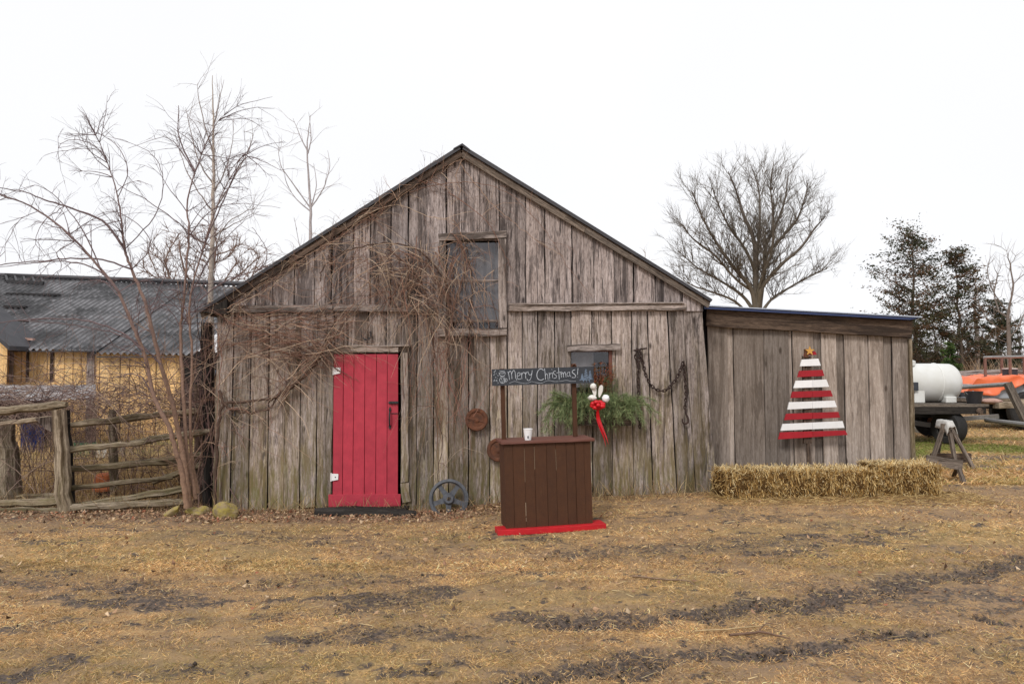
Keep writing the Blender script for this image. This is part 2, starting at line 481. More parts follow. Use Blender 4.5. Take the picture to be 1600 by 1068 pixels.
def stone_mat(name, a, b, lich):
    t = NT(name); p = t.attr('gc', 'Vector')
    c = t.mix(t.rng(t.noise(p, 9, 6), 0.35, 0.65), a, b)
    c = t.mix(t.rng(t.noise(p, 14, 5, 0.7), 0.45, 0.6, 0, 0.8), c, lich)
    t.bump(t.noise(p, 25, 6), 0.6, 0.01)
    return t.fin(c, 0.9, 0, 0.2)
M['stone'] = stone_mat('lichen_stone', (0.34, 0.26, 0.14), (0.19, 0.145, 0.085), (0.30, 0.24, 0.05))

# corrugated roofing of the far barn: dark with grey worn patches
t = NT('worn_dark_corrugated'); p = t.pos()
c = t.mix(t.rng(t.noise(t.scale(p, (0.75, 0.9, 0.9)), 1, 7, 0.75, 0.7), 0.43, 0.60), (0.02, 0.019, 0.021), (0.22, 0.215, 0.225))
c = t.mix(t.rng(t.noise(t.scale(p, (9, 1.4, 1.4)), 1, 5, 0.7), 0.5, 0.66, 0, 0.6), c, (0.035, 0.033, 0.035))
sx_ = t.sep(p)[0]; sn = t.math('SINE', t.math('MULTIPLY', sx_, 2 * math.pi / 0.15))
c = t.mix(t.rng(sn, -0.1, 0.8, 0, 0.75), c, (0.012, 0.012, 0.013))  # rib shading painted into the colour as dark stripes
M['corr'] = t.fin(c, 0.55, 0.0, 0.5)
t = NT('low_roof_sheets'); p = t.pos()
c = t.mix(t.rng(t.noise(p, 2.2, 5, 0.7), 0.42, 0.6), (0.16, 0.15, 0.15), (0.42, 0.41, 0.42))
M['lowroof'] = t.fin(c, 0.6)

# ------------------------------------------------------------------ ground
MUD = [  # (photo-traced wheel tracks and puddled strips as ground polylines), half width m, strength
    ([(1700, 868), (1600, 884), (1450, 906), (1300, 930), (1150, 948), (1000, 962), (870, 968)], 0.125, 1.0),
    ([(870, 968), (740, 980), (600, 992), (430, 1000)], 0.10, 0.75),
    ([(1700, 960), (1600, 972), (1450, 985), (1300, 1000), (1190, 1010)], 0.085, 1.0),
    ([(1190, 1012), (1080, 1022), (960, 1040), (860, 1062), (780, 1085)], 0.10, 0.95),
    ([(0, 905), (120, 912), (260, 935)], 0.16, 0.7),
    ([(60, 935), (250, 945), (420, 938), (560, 932), (690, 925)], 0.09, 0.9),
    ([(380, 912), (520, 905), (640, 908)], 0.14, 0.55),
    ([(560, 940), (640, 935)], 0.22, 0.8),
    ([(-20, 1062), (60, 1045), (130, 1028)], 0.05, 1.0),
    ([(250, 975), (400, 965), (560, 955)], 0.08, 0.5),
    ([(880, 858), (980, 862), (1100, 852), (1240, 850)], 0.20, 0.55),
    ([(1120, 800), (1200, 812), (1290, 822)], 0.14, 0.45),
    ([(1330, 925), (1450, 930), (1600, 930)], 0.22, 0.65),
    ([(1250, 950), (1400, 962), (1600, 950)], 0.12, 0.5),
    ([(1560, 1015), (1400, 1030), (1270, 1040)], 0.12, 0.4),
    ([(200, 1050), (330, 1060), (420, 1068)], 0.06, 0.6),
    ([(300, 830), (420, 838), (560, 840)], 0.18, 0.5),
    ([(1480, 716), (1560, 714), (1700, 716)], 0.35, 0.8),
    ([(1520, 728), (1600, 732), (1700, 730)], 0.25, 0.8),
]
MUDP = [(np.array([G(*q)[:2] for q in pl]), w, s) for pl, w, s in MUD]
def seg_dist(x, y, pl):
    d = np.full(x.shape, 1e9)
    for a, b in zip(pl[:-1], pl[1:]):
        ab = b - a
        t = np.clip(((x - a[0]) * ab[0] + (y - a[1]) * ab[1]) / (ab @ ab), 0, 1)
        d = np.minimum(d, np.hypot(x - a[0] - t * ab[0], y - a[1] - t * ab[1]))
    return d
def mudf(x, y):
    """how muddy the ground is (0..1) and how deep a wheel has sunk"""
    n = fbm(x * 3.1, y * 4.5, 5, 5)
    m = np.zeros(x.shape); rut = np.zeros(x.shape)
    for i, (pl, w, s) in enumerate(MUDP):
        d = seg_dist(x, y, pl) + (n - 0.5) * 0.55
        k = s * sstep(w * 1.9, w * 0.45, d)
        m = np.maximum(m, k)
        if i in (0, 2, 3):
            rut = np.maximum(rut, sstep(w * 1.6, w * 0.3, d))
    p = fbm(x * 0.9 + 3, y * 2.6, 31, 4) * 0.6 + fbm(x * 5.0, y * 8.0, 77, 3) * 0.4
    near = sstep(14, 8, y)
    m = np.maximum(m, 0.7 * sstep(0.59, 0.69, p) * near)
    sp = fbm(x * 9, y * 13, 177, 3)
    m = np.maximum(m, 0.8 * sstep(0.66, 0.76, sp) * near)
    m = m * (0.4 + 0.9 * fbm(x * 6, y * 11, 41, 3))
    return m, rut
def dufff(x, y):
    """trodden brown ground: bands beside the tracks and loose patches"""
    n = fbm(x * 2.1, y * 3.6, 305, 5); m = np.zeros(x.shape)
    for pl, w, s_ in MUDP:
        m = np.maximum(m, s_ * sstep(w * 4 + .08, w * 1.0, seg_dist(x, y, pl) + (n - .5) * 1.2))
    m = np.maximum(m * .85, sstep(.53, .70, fbm(x * 1.1, y * 2.4, 331, 5)) * .8)
    return m * (.35 + .9 * fbm(x * 9, y * 15, 77, 3)) * sstep(14, 9, y)
def litterf(x, y):
    """leaf litter along the barn foot, under the shrub and along the fence"""
    n = fbm(x * 2.5, y * 2.5, 91, 4)
    b = sstep(8.35, 8.75, y + (n - 0.5) * 0.7) * sstep(10.5, 9.6, y)
    left = sstep(1.2, -1.5, x)
    wide = .7 * sstep(7.2, 8.6, y + (fbm(x * 1.3, y * 1.6, 19, 4) - .5) * 2.2) * sstep(10.5, 9.6, y) * (.4 + .6 * left)
    return np.clip(np.maximum(b * (0.25 + 0.75 * left), wide * n * 1.6), 0, 1)
def greenf(x, y):
    g = sstep(0.56, 0.72, fbm(x * 0.7, y * 1.1, 55, 4)) * 0.28
    g = np.maximum(g, sstep(12.0, 13.5, y) * sstep(17.5, 16, y) * sstep(0.32, 0.55, fbm(x * .5, y * .9, 4, 3)) * (x > 3))
    g = np.maximum(g, 0.8 * (x < -4) * sstep(10.5, 11.5, y) * sstep(0.35, 0.6, fbm(x * .8, y * .8, 14, 3)))
    g = np.maximum(g, 0.45 * np.exp(-((x + 1.5) ** 2 / 3 + (y - 4.2) ** 2 / 0.15)))
    return g

def spaced(a, b, s, lo, hi, gr):
    core = np.arange(a, b + s * .5, s)
    up = [b]; st = s
    while up[-1] < hi: st *= gr; up.append(up[-1] + st)
    dn = [a]; st = s
    while dn[-1] > lo: st *= gr; dn.append(dn[-1] - st)
    return np.concatenate([dn[:0:-1], core, up[1:]])
gx = spaced(-7.2, 7.2, 0.03, -420, 420, 1.13)
gy = spaced(3.2, 9.6, 0.028, -60, 700, 1.11)
X, Y = np.meshgrid(gx, gy)
mud, rut = mudf(X, Y)
fine = ((X > -7.5) & (X < 7.5) & (Y > 3) & (Y < 10.5)).astype(float)
Z = gh(X, Y) + (fbm(X * 1.3, Y * 1.3, 3, 4) - 0.5) * 0.03 * fine
Z += fine * (fbm(X * 14, Y * 14, 8, 3) - 0.5) * (0.012 + 0.05 * mud)
Z -= fine * rut * 0.035
# tread lugs pressed in by a tractor tyre along the main track
lug = np.sin((X * 0.96 + Y * 0.3) * 2 * math.pi / 0.14 + 3 * fbm(X * 2, Y * 2, 6, 2))
Z += fine * rut * 0.014 * lug
ny, nx = X.shape
mb = MB()
idx = np.arange(nx * ny).reshape(ny, nx)
F = np.stack([idx[:-1, :-1], idx[:-1, 1:], idx[1:, 1:], idx[1:, :-1]], -1).reshape(-1, 4)
V = np.stack([X, Y, Z], -1).reshape(-1, 3)
cc = np.stack([mud, greenf(X, Y), np.clip(np.maximum(litterf(X, Y), dufff(X, Y)), 0, 1), np.ones_like(X)], -1).reshape(-1, 4)
mb.add(V, F, V, cc)
t = NT('dry_grass_and_mud'); p = t.pos(); a = t.sep(t.attr('var'))
n1 = t.noise(p, 7, 6, 0.65); n2 = t.noise(p, 45, 5, 0.7); n3 = t.noise(t.scale(p, (1, 1.6, 1)), 2.2, 6, 0.65)
c = t.mix(t.rng(n1, 0.35, 0.65), (0.50, 0.305, 0.14), (0.23, 0.14, 0.08))
c = t.mix(t.rng(n3, 0.42, 0.62, 0, 0.6), c, (0.13, 0.088, 0.055))
c = t.mix(t.rng(n2, 0.45, 0.62, 0, 0.6), c, (0.60, 0.42, 0.21))
c = t.mix(t.math('MULTIPLY', a[1], t.rng(n1, 0.3, 0.6, 0.3, 0.9)), c, (0.19, 0.18, 0.055))
lit = t.mix(t.rng(n2, 0.4, 0.6), (0.34, 0.235, 0.155), (0.14, 0.096, 0.068))
c = t.mix(t.math('MULTIPLY', a[2], 0.85), c, lit)
mudc = t.mix(t.rng(n2, 0.38, 0.62), (0.15, 0.113, 0.09), (0.045, 0.035, 0.03))
mf = t.math('MULTIPLY', t.math('ADD', a[0], t.rng(t.noise(p, 22, 6, 0.75), 0.3, 0.7, -0.55, 0.55)), 1.25)
mf = t.rng(mf, 0.38, 0.85)
c = t.mix(mf, c, mudc)
t.bump(t.math('ADD', n2, t.math('MULTIPLY', t.noise(p, 130, 3), 0.5)), 0.7, 0.02)
M['ground'] = t.fin(c, 0.9, 0, 0.2)
rough = t.mix(mf, (0.95, 0.95, 0.95), (0.62, 0.62, 0.62))
t.put(t.b.inputs['Roughness'], rough)
ground = mb.build('ground', M['ground'], smooth=True)
tag(ground, 'trampled straw-coloured ground with muddy wheel tracks', 'ground', kind='structure')

# ---- grass blades, straw and leaves: nobody could count them
def blades(N, x, y, lmin, lmax, w, up, cols, cv=0.12, z0=0.0, bendy=0.5):
    """N bent blades of two quads each; up = how upright (0 flat .. 1)"""
    a = RNG.random(N) * 2 * math.pi
    L = lmin + (lmax - lmin) * RNG.random(N) ** 1.5
    el = np.clip(RNG.normal(up, 0.22, N), 0.02, 1.4)
    d = np.stack([np.cos(a) * np.cos(el), np.sin(a) * np.cos(el), np.sin(el)], -1)
    d2 = d.copy(); d2[:, 2] -= bendy * RNG.random(N); d2 /= np.linalg.norm(d2, axis=1, keepdims=True)
    s_ = np.stack([-np.sin(a), np.cos(a), np.zeros(N)], -1)
    roll = RNG.random((N, 1)) * math.pi
    s_ = s_ * np.cos(roll) + np.cross(d, s_) * np.sin(roll)
    ww = (w * (0.6 + 0.8 * RNG.random(N)))[:, None]
    z = gh(x, y) + z0
    b = np.stack([x, y, z], -1)
    m = b + d * L[:, None] * 0.55; e = m + d2 * L[:, None] * 0.45
    e[:, 2] = np.maximum(e[:, 2], z + 0.004)
    v = np.stack([b - s_ * ww * .5, b + s_ * ww * .5, m + s_ * ww * .45, m - s_ * ww * .45, e - s_ * ww * .12, e + s_ * ww * .12], 1)
    return v, cols * (1 + RNG.normal(0, cv, (N, 1)))
def blade_obj(name, batches, mat):
    mb = MB()
    for v, c in batches:
        N = len(v)
        k = np.arange(N)[:, None] * 6
        f = np.concatenate([k + np.array([[0, 1, 2, 3]]), k + np.array([[3, 2, 5, 4]])])
        c4 = np.hstack([np.clip(c, 0.005, 1), np.ones((N, 1))])
        mb.add(v.reshape(-1, 3), f, v.reshape(-1, 3), np.repeat(c4, 6, 0))
    return mb.build(name, mat)
def pick(N, pal, wts):
    pal = np.array(pal, float)
    return pal[RNG.choice(len(pal), N, p=np.array(wts) / sum(wts))]
def scatter(N, y0, y1, pw=1.0, xw=0.72):
    y = y0 + (y1 - y0) * RNG.random(N) ** pw
    x = (RNG.random(N) * 2 - 1) * xw * y
    return x, y
DRY = [(0.76, 0.50, 0.235), (0.66, 0.41, 0.18), (0.46, 0.265, 0.13), (0.82, 0.61, 0.36), (0.20, 0.125, 0.075), (0.36, 0.33, 0.12)]
bt = []
FOOT = lambda x, y: ~((y > 9.28) & (x > -3.75) & (x < 5.0))
for (N, y0, y1, l0, l1, w) in ((250000, 3.3, 6.6, 0.010, 0.042, 0.0024), (110000, 6.2, 9.9, 0.015, 0.055, 0.0038)):
    x, y = scatter(N, y0, y1)
    m, _ = mudf(x, y); li = litterf(x, y); cl = fbm(x * 6, y * 6, 21, 3)
    du = dufff(x, y)
    keep = (RNG.random(N) > m * 0.9) & (RNG.random(N) > np.clip(du, 0, 1) * 0.5) & (RNG.random(N) > li * 0.8) & (RNG.random(N) < sstep(0.25, 0.55, cl) + 0.25) & FOOT(x, y)
    x, y = x[keep], y[keep]
    col = pick(len(x), DRY, (5, 5, 4, 2.5, 2.5, 1)) * (0.45 + 1.15 * fbm(x * 5.5, y * 8.5, 201, 5))[:, None]
    gr = greenf(x, y)[:, None] * (RNG.random((len(x), 1)) < 0.75)
    col = col * (1 - gr) + np.array([0.27, 0.26, 0.08]) * gr
    col = col * (1.08 - .33 * np.clip(dufff(x, y), 0, 1))[:, None]
    bt.append(blades(len(x), x, y, l0, l1, w, 0.45, col, 0.2))
# thin cover further off, right-hand yard and behind the fence
N = 60000
y = 9.9 + 14 * RNG.random(N) ** 1.4
x = np.where(RNG.random(N) < 0.6, 4.9 + (y * 0.75 - 4.9) * RNG.random(N), -3.9 - (y * 0.75 - 3.9) * RNG.random(N))
m, _ = mudf(x, y); k = RNG.random(N) > m; x, y = x[k], y[k]
col = pick(len(x), DRY, (5, 5, 3, 3, 1, 2)); gr = greenf(x, y)[:, None]
col = col * (1 - gr) + np.array([0.20, 0.23, 0.055]) * gr
bt.append(blades(len(x), x, y, 0.03, 0.11, 0.010, 0.5, col, 0.16))
g_ = blade_obj('short_grass', bt, M['straw'])
tag(g_, 'short dry yellow grass with a little green over the ground', 'grass', kind='stuff')

N = 4500
x, y = scatter(N, 3.3, 9.9, 0.9)
cl = fbm(x * 1.7, y * 2.2, 121, 3)
k = (RNG.random(N) < sstep(0.38, 0.62, cl)) & FOOT(x, y); x, y = x[k], y[k]
bt = [blades(len(x), x, y, 0.04, 0.12, 0.0036, 0.05, pick(len(x), [(0.62, 0.49, 0.28), (0.50, 0.36, 0.17), (0.30, 0.2, 0.1)], (3, 4, 2)), 0.15, 0.012, 0.1)]
# loose straw round the bales
N = 5000
x = 2.3 + 3.1 * RNG.random(N); y = 8.35 + 0.9 * RNG.random(N) ** 0.7
bt.append(blades(N, x, y, 0.04, 0.16, 0.005, 0.12, pick(N, [(0.62, 0.46, 0.22), (0.42, 0.28, 0.12), (0.25, 0.16, 0.08)], (3, 4, 3)), 0.15, 0.012, 0.2))
s_ = blade_obj('loose_straw', bt, M['straw'])
tag(s_, 'pale loose straw strewn over the muddy ground', 'straw', kind='stuff')

# dead stalks and taller weeds at the foot of the wall and behind the fence
bt = []
N = 5200
x = np.concatenate([-7.4 + 3.6 * RNG.random(N * 3 // 4), -3.6 + 8.2 * RNG.random(N // 4)])
y = np.where(x < -3.75, 9.2 + 1.9 * RNG.random(N) ** 1.3, 9.10 + 0.16 * RNG.random(N))
bt.append(blades(N, x, y, 0.05, 0.30, 0.005, 1.0, pick(N, [(0.42, 0.29, 0.15), (0.28, 0.18, 0.10), (0.50, 0.38, 0.2), (0.16, 0.10, 0.06)], (3, 3, 2, 2)), 0.15, 0, 0.5))
N = 9000
x = -9.5 + 5.5 * RNG.random(N); y = 10.6 + 2.4 * RNG.random(N)
bt.append(blades(N, x, y, 0.12, 0.60, 0.007, 1.2, pick(N, [(0.62, 0.46, 0.24), (0.50, 0.35, 0.18), (0.30, 0.20, 0.11)], (3, 3, 1)), 0.15, 0, 0.35))
w_ = blade_obj('dead_weeds', bt, M['straw'])
tag(w_, 'dead brown weed stalks standing behind the rail fence and along the barn foot', 'weeds', kind='stuff')

# fallen leaves: small curled quads
def leaves(N, x, y, smin, smax, cols, lift=0.012):
    a = RNG.random(N) * 2 * math.pi; s = smin + (smax - smin) * RNG.random(N)
    til = RNG.normal(0, 0.45, (N, 2))
    u = np.stack([np.cos(a), np.sin(a), til[:, 0]], -1) * s[:, None]
    w = np.stack([-np.sin(a), np.cos(a), til[:, 1]], -1) * s[:, None] * 0.7
    c = np.stack([x, y, gh(x, y) + lift + 0.02 * RNG.random(N)], -1)
    n = np.cross(u, w); n /= np.linalg.norm(n, axis=1, keepdims=True); cu = n * s[:, None] * 0.35
    v = np.stack([c - u * .5, c - w * .5 - cu * .3, c + u * .5 + cu, c + w * .5, c - u * .5, c + u * .5 + cu], 1)
    return v, cols * (1 + RNG.normal(0, 0.15, (N, 1)))
mb = MB()
N = 5600
x = np.concatenate([-7.0 + 3.8 * RNG.random(N // 2), -3.6 + 4.4 * RNG.random(N - N // 2)])
y = 8.45 + 1.0 * RNG.random(N) ** 0.8
y[: N // 2] += 0.7 * RNG.random(N // 2) - 0.15
k = (y < 9.28) | (x < -3.75)
x, y = x[k], y[k]
N2 = 500
x2, y2 = scatter(N2, 5, 8.6); x = np.append(x, x2); y = np.append(y, y2)
v, c = leaves(len(x), x, y, 0.016, 0.05, pick(len(x), [(0.30, 0.175, 0.11), (0.44, 0.28, 0.17), (0.15, 0.095, 0.065), (0.58, 0.43, 0.28), (0.34, 0.14, 0.08)], (4, 4, 3, 2, 1)))
k = np.arange(len(x))[:, None] * 6
c4 = np.hstack([np.clip(c, 0.01, 1), np.ones((len(x), 1))])
mb.add(v.reshape(-1, 3), np.concatenate([k + np.array([[0, 1, 2]]), k + np.array([[0, 2, 3]])]), v.reshape(-1, 3), np.repeat(c4, 6, 0))
l_ = mb.build('leaf_litter', M['leaf'])
tag(l_, 'brown fallen leaves along the fence and the barn wall', 'leaves', kind='stuff')

# pebbles and mud clods
mb = MB()
OCT = np.array([[1, 0, 0], [-1, 0, 0], [0, 1, 0], [0, -1, 0], [0, 0, 1], [0, 0, -1]], float)
OF = np.array([[0, 2, 4], [2, 1, 4], [1, 3, 4], [3, 0, 4], [2, 0, 5], [1, 2, 5], [3, 1, 5], [0, 3, 5]])
N = 14000
x, y = scatter(N, 3.3, 9.0); m, r_ = mudf(x, y); k = (m > 0.5) & (RNG.random(N) < 0.35 + r_); x, y = x[k], y[k]; N = len(x)
s = (0.004 + 0.012 * RNG.random(N) ** 3)[:, None, None]
v = (OCT[None] * (0.6 + 0.8 * RNG.random((N, 6, 1)))) * s
v = v + np.stack([x, y, gh(x, y) + 0.006 - 0.03 * r_[k]], -1)[:, None]
col = np.hstack([pick(N, [(0.07, 0.055, 0.045), (0.11, 0.08, 0.065), (0.17, 0.13, 0.105)], (4, 3, 2)), np.ones((N, 1))])
mb.add(v.reshape(-1, 3), (OF[None] + np.arange(N)[:, None, None] * 6).reshape(-1, 3), v.reshape(-1, 3), np.repeat(col, 6, 0))
c_ = mb.build('mud_clods', M['leaf'], smooth=True)
tag(c_, 'dark crumbs of churned mud in the wheel tracks', 'mud', kind='stuff')

# a few sticks lying on the ground
def stick(px, r, label, col=(0.22, 0.15, 0.10)):
    pts = [G(*q) + np.array([0, 0, 0.018]) for q in px]
    o = pts[0]
    mb = MB(); pp = catmull(pts, 4); pp[1:-1] += RNG.normal(0, r * .6, (len(pp) - 2, 3)) * np.array([1, 1, .3])
    mb.tube(pp, [r, r * .9, r * .4], 5, (*col, 1))
    k = len(pp) // 2
    mb.tube(catmull([pp[k], pp[k] + np.array([0.06, 0.05, 0.03]), pp[k] + np.array([0.14, 0.07, 0.02])], 3), [r * .6, r * .2], 4, (*col, 1))
    return tag(mb.build('fallen_stick', M['twig'], origin=o, smooth=True), label, 'stick', 'sticks lying on the ground')
stick([(988, 903), (1030, 907), (1072, 910), (1086, 917)], 0.008, 'thin grey stick with a bent end lying on the grass below the brown stand')
stick([(1140, 996), (1190, 992), (1235, 1002)], 0.009, 'crooked brown twig lying between the two muddy wheel tracks', (0.16, 0.10, 0.07))
stick([(1085, 990), (1150, 986), (1215, 978)], 0.006, 'long straight straw-coloured stick lying below the main wheel track', (0.4, 0.29, 0.16))

# ------------------------------------------------------------------ the old barn
FY = 9.4
def bx(px, Y=FY): return P(px, 620, Y)[0]
def bz(py, Y=FY): return P(800, py, Y)[2]
apex = P(722, 243, FY); eL = P(333, 487, FY); eR = P(1101, 476, FY)
def roofz(x):
    return apex[2] + (eL[2] - apex[2]) * (x - apex[0]) / (eL[0] - apex[0]) if x < apex[0] else apex[2] + (eR[2] - apex[2]) * (x - apex[0]) / (eR[0] - apex[0])
barn = thing('barn', 'old weathered grey plank barn with gable roof and red door', 'barn', (0, FY, 0))

def plank(mb, x0, x1, z0, z1, y, th=0.025, slope=(0, 0), shear=(0, 0), seg=7, wob=0.0025, c=None, raged=0.0, twist=0.0):
    """one upright board: front at y, top and bottom can slope (z at x0 / x1), shear = sideways shift of the foot (x0, x1)"""
    k = np.linspace(0, 1, seg + 1)
    off = RNG.random(3) * 40
    zt = (z1 + slope[0], z1 + slope[1])
    zb = (z0 + RNG.normal(0, raged), z0 + RNG.normal(0, raged)) if raged else (z0, z0)
    sh = (1 - k)
    xl = x0 + shear[0] * sh + RNG.normal(0, wob, seg + 1); xr = x1 + shear[1] * sh + RNG.normal(0, wob, seg + 1)
    zl = zb[0] + (zt[0] - zb[0]) * k; zr = zb[1] + (zt[1] - zb[1]) * k
    yf = y + RNG.normal(0, 0.0012, seg + 1)
    tw = twist * (k - 0.5)
    A = np.stack([xl, yf - tw, zl], -1); B = np.stack([xr, yf + tw, zr], -1)
    C = B + [0, th, 0]; D = A + [0, th, 0]
    v = np.stack([A, B, C, D], 1).reshape(-1, 3)
    g = v * np.array([1, 1, 1]) + off
    f = []
    for i in range(seg):
        o = i * 4
        for j in range(4): f.append((o + j, o + (j + 1) % 4, o + 4 + (j + 1) % 4, o + 4 + j))
    f.append((3, 2, 1, 0)); o = seg * 4; f.append((o, o + 1, o + 2, o + 3))
    mb.add(v, f, g, c)

def splits(a, b, lo, hi):
    out = [a]
    while out[-1] < b - hi:
        out.append(out[-1] + random.uniform(lo, hi))
    if b - out[-1] > lo * 0.6: out.append(b)
    else: out[-1] = b
    return out

# openings of the facade (x0, x1, z0, z1)
DOOR = (bx(521), bx(626), bz(792), bz(549))
HATCH = (bx(697), bx(780), bz(515), bz(376))
WIN = (bx(893), bx(957), bz(652), bz(547))
girtz = bz(482)
def clip_rects(x0, x1, z0, z1, holes):
    """vertical pieces of a plank left over by the holes it crosses"""
    xm = (x0 + x1) / 2
    segs = [(z0, z1)]
    for h in holes:
        if h[0] < xm < h[1]:
            ns = []
            for a, b in segs:
                if h[2] > a: ns.append((a, min(b, h[2])))
                if h[3] < b: ns.append((max(a, h[3]), b))
            segs = [q for q in ns if q[1] - q[0] > 0.03]
    return segs

def edges_with(a, b, lo, hi, must):
    xs = sorted(set([a, b] + list(must)))
    out = []
    for p, q in zip(xs[:-1], xs[1:]):
        n = max(1, round((q - p) / random.uniform(lo, hi)))
        w = np.array([random.uniform(0.8, 1.25) for _ in range(n)]); w /= w.sum()
        out += [p] + list(p + (q - p) * np.cumsum(w)[:-1])
    return out + [b]

gp = 0.004
# gable planking: above the girt boards
mb = MB()
xs = edges_with(eL[0] + 0.02, eR[0] - 0.02, 0.21, 0.27, (HATCH[0], HATCH[1], bx(822), apex[0]))
for x0, x1 in zip(xs[:-1], xs[1:]):
    top = (roofz(x0), roofz(x1)); low = min(top)
    zb = girtz - 0.03
    if low < zb + 0.02: low = zb + 0.03
    for a, b in clip_rects(x0, x1, zb, low, [HATCH]):
        sl = (top[0] - low, top[1] - low) if abs(b - low) < 1e-6 else (0, 0)
        sl = tuple(max(0, q) - 0.02 for q in sl) if b == low else (0, 0)
        gp1, gp2 = random.uniform(0.001, 0.004), random.uniform(0.004, 0.013)
        plank(mb, x0 + gp1, x1 - gp2, a, b, FY - 0.012 + random.uniform(-.004, .004), 0.022, sl, seg=6, twist=random.uniform(-.006, .006))
mb.build('gable_planks', M['gable'], barn)
# lower planking
mb = MB()
wl, wr = bx(337), bx(1099)
xs = edges_with(wl, wr, 0.19, 0.245, (DOOR[0], DOOR[1], WIN[0], WIN[1], bx(793)))
def footshift(x):
    return 0.17 * float(sstep(bx(960), bx(1100), x)) ** 1.0 - 0.03 * float(sstep(bx(420), bx(340), x))
for x0, x1 in zip(xs[:-1], xs[1:]):
    zg = float(gh((x0 + x1) / 2, FY)) - 0.05 + random.uniform(0, 0.05)
    for a, b in clip_rects(x0, x1, zg, girtz + 0.03, [DOOR, WIN, (HATCH[0], HATCH[1], HATCH[2], HATCH[3])]):
        fs = (footshift(x0), footshift(x1)) if a == zg else (0, 0)
        gp1, gp2 = random.uniform(0.001, 0.005), random.uniform(0.004, 0.014)
        plank(mb, x0 + gp1, x1 - gp2, a, b, FY + 0.016 + random.uniform(-.006, .006), 0.022, (0, 0), fs, seg=9, raged=0.02 if a == zg else 0, twist=random.uniform(-.012, .012))
mb.build('wall_planks', M['barn'], barn)
# dark lining behind the boards, with side and back walls
mb = MB()
yb = FY + 0.05
prof = [(wl + 0.02, -0.1), (wr + 0.1, -0.1), (wr - 0.02, roofz(wr) - 0.06), (apex[0], apex[2] - 0.06), (wl + 0.02, roofz(wl) - 0.06)]
# front lining with holes left for the openings: build as strips
def backing(mb, x0, x1, holes, y0, y1):
    xs = sorted(set([x0, x1, apex[0]] + [h[i] for h in holes for i in (0, 1)]))
    for a, b in zip(xs[:-1], xs[1:]):
        za, zb_ = roofz(a) - 0.07, roofz(b) - 0.07
        top = min(za, zb_)
        hs = sorted([h for h in holes if h[0] - 1e-6 <= a and b <= h[1] + 1e-6], key=lambda h: h[2])
        z = -0.1
        for h in hs:
            mb.prism([(a, z), (b, z), (b, h[2]), (a, h[2])], y0, y1); z = h[3]
        mb.prism([(a, z), (b, z), (b, zb_), (a, za)], y0, y1)
backing(mb, wl + 0.02, wr - 0.01, [DOOR, HATCH, WIN], yb, yb + 0.03)
mb.build('dark_backing', M['soffit'], barn)  # added near-black sheet, so the plank gaps read as shade
mb = MB()
D = 7.5
for (x, sgn) in ((wl, 1), (wr, -1)):
    ys = np.arange(FY + 0.06, FY + D, 0.24)
    for y in ys:
        mb.box((x - 0.012 if sgn > 0 else x - 0.012, y + .003, -0.1), (x + 0.012, y + 0.235, roofz(x) - 0.05), jit=0.002)
yb2 = FY + D
mb.prism(prof, yb2, yb2 + 0.04)
mb.build('side_walls', M['barn'], barn)

# roof: two slabs with dark roofing, boards under them and rake boards in front
def roof_side(name, xe, ze, sgn):
    a = np.array([apex[0], apex[2] + 0.035]); e = np.array([xe, ze + 0.035])
    d = (e - a) / np.linalg.norm(e - a); nrm = np.array([-d[1], d[0]]) if sgn > 0 else np.array([d[1], -d[0]])
    if nrm[1] < 0: nrm = -nrm
    return a, e, d, nrm
roof_parts = {}
for sgn, ee in ((-1, eL), (1, eR)):
    a, e, d, nr = roof_side('', ee[0], ee[2], sgn)
    e = e + d * (0.14 if sgn < 0 else 0.05)
    mb = MB()
    th = 0.035
    o = [tuple(a + nr * 0.022), tuple(e + nr * 0.022), tuple(e + nr * (0.022 + th)), tuple(a + nr * (0.022 + th) + np.array([0, 0.01]))]
    mb.prism(o, FY - 0.10, FY + D + 0.15)
    rf = mb.build('roof', M['roof'], barn)
    roof_parts[sgn] = rf
    mb = MB()   # sheathing boards below the roofing
    o = [tuple(a), tuple(e), tuple(e + nr * 0.02), tuple(a + nr * 0.02)]
    mb.prism(o, FY - 0.075, FY + D + 0.1)
    mb.build('roof_boards', M['beam'], rf)
    mb = MB()   # rake board
    w = 0.055 if sgn < 0 else 0.06
    n_ = 3 if sgn < 0 else 2
    L = np.linalg.norm(e - a)
    for i in range(n_):
        s0, s1 = a + d * L * i / n_, a + d * L * (i + 1) / n_ - d * 0.006
        A = [s0[0], FY - 0.062, s0[1] - w / 2 - 0.005]; B = [s1[0], FY - 0.062, s1[1] - w / 2 - 0.005 + random.uniform(-.006, .006)]
        mb.bar(A, B, 0.028, w, jit=0.002, up=(0, 0, 1), seg=4)
    mb.build('rake_board', M['beam'] if sgn < 0 else M['sawhorse'], barn)
mb = MB()
a = apex
o = [(a[0] - 0.10, a[2] + 0.0), (a[0], a[2] + 0.05), (a[0] + 0.10, a[2] - 0.01), (a[0] + 0.10, a[2] + 0.005), (a[0] + 0.01, a[2] + 0.075), (a[0] - 0.10, a[2] + 0.012)]
mb.prism([(x, z + 0.045) for x, z in o], FY - 0.115, FY + D + 0.16)
mb.build('ridge_cap', M['roof'], barn)
# left eave corner: dark soffit piece and rafter tail
mb = MB()
e0 = P(322, 489, FY)
mb.prism([(e0[0], e0[2]), (e0[0] + 0.30, e0[2] - 0.03), (e0[0] + 0.30, e0[2] + 0.16), (e0[0] + 0.03, e0[2] + 0.02)], FY - 0.12, FY + 0.0)
mb.build('eave_block', M['dark_wood'], barn)
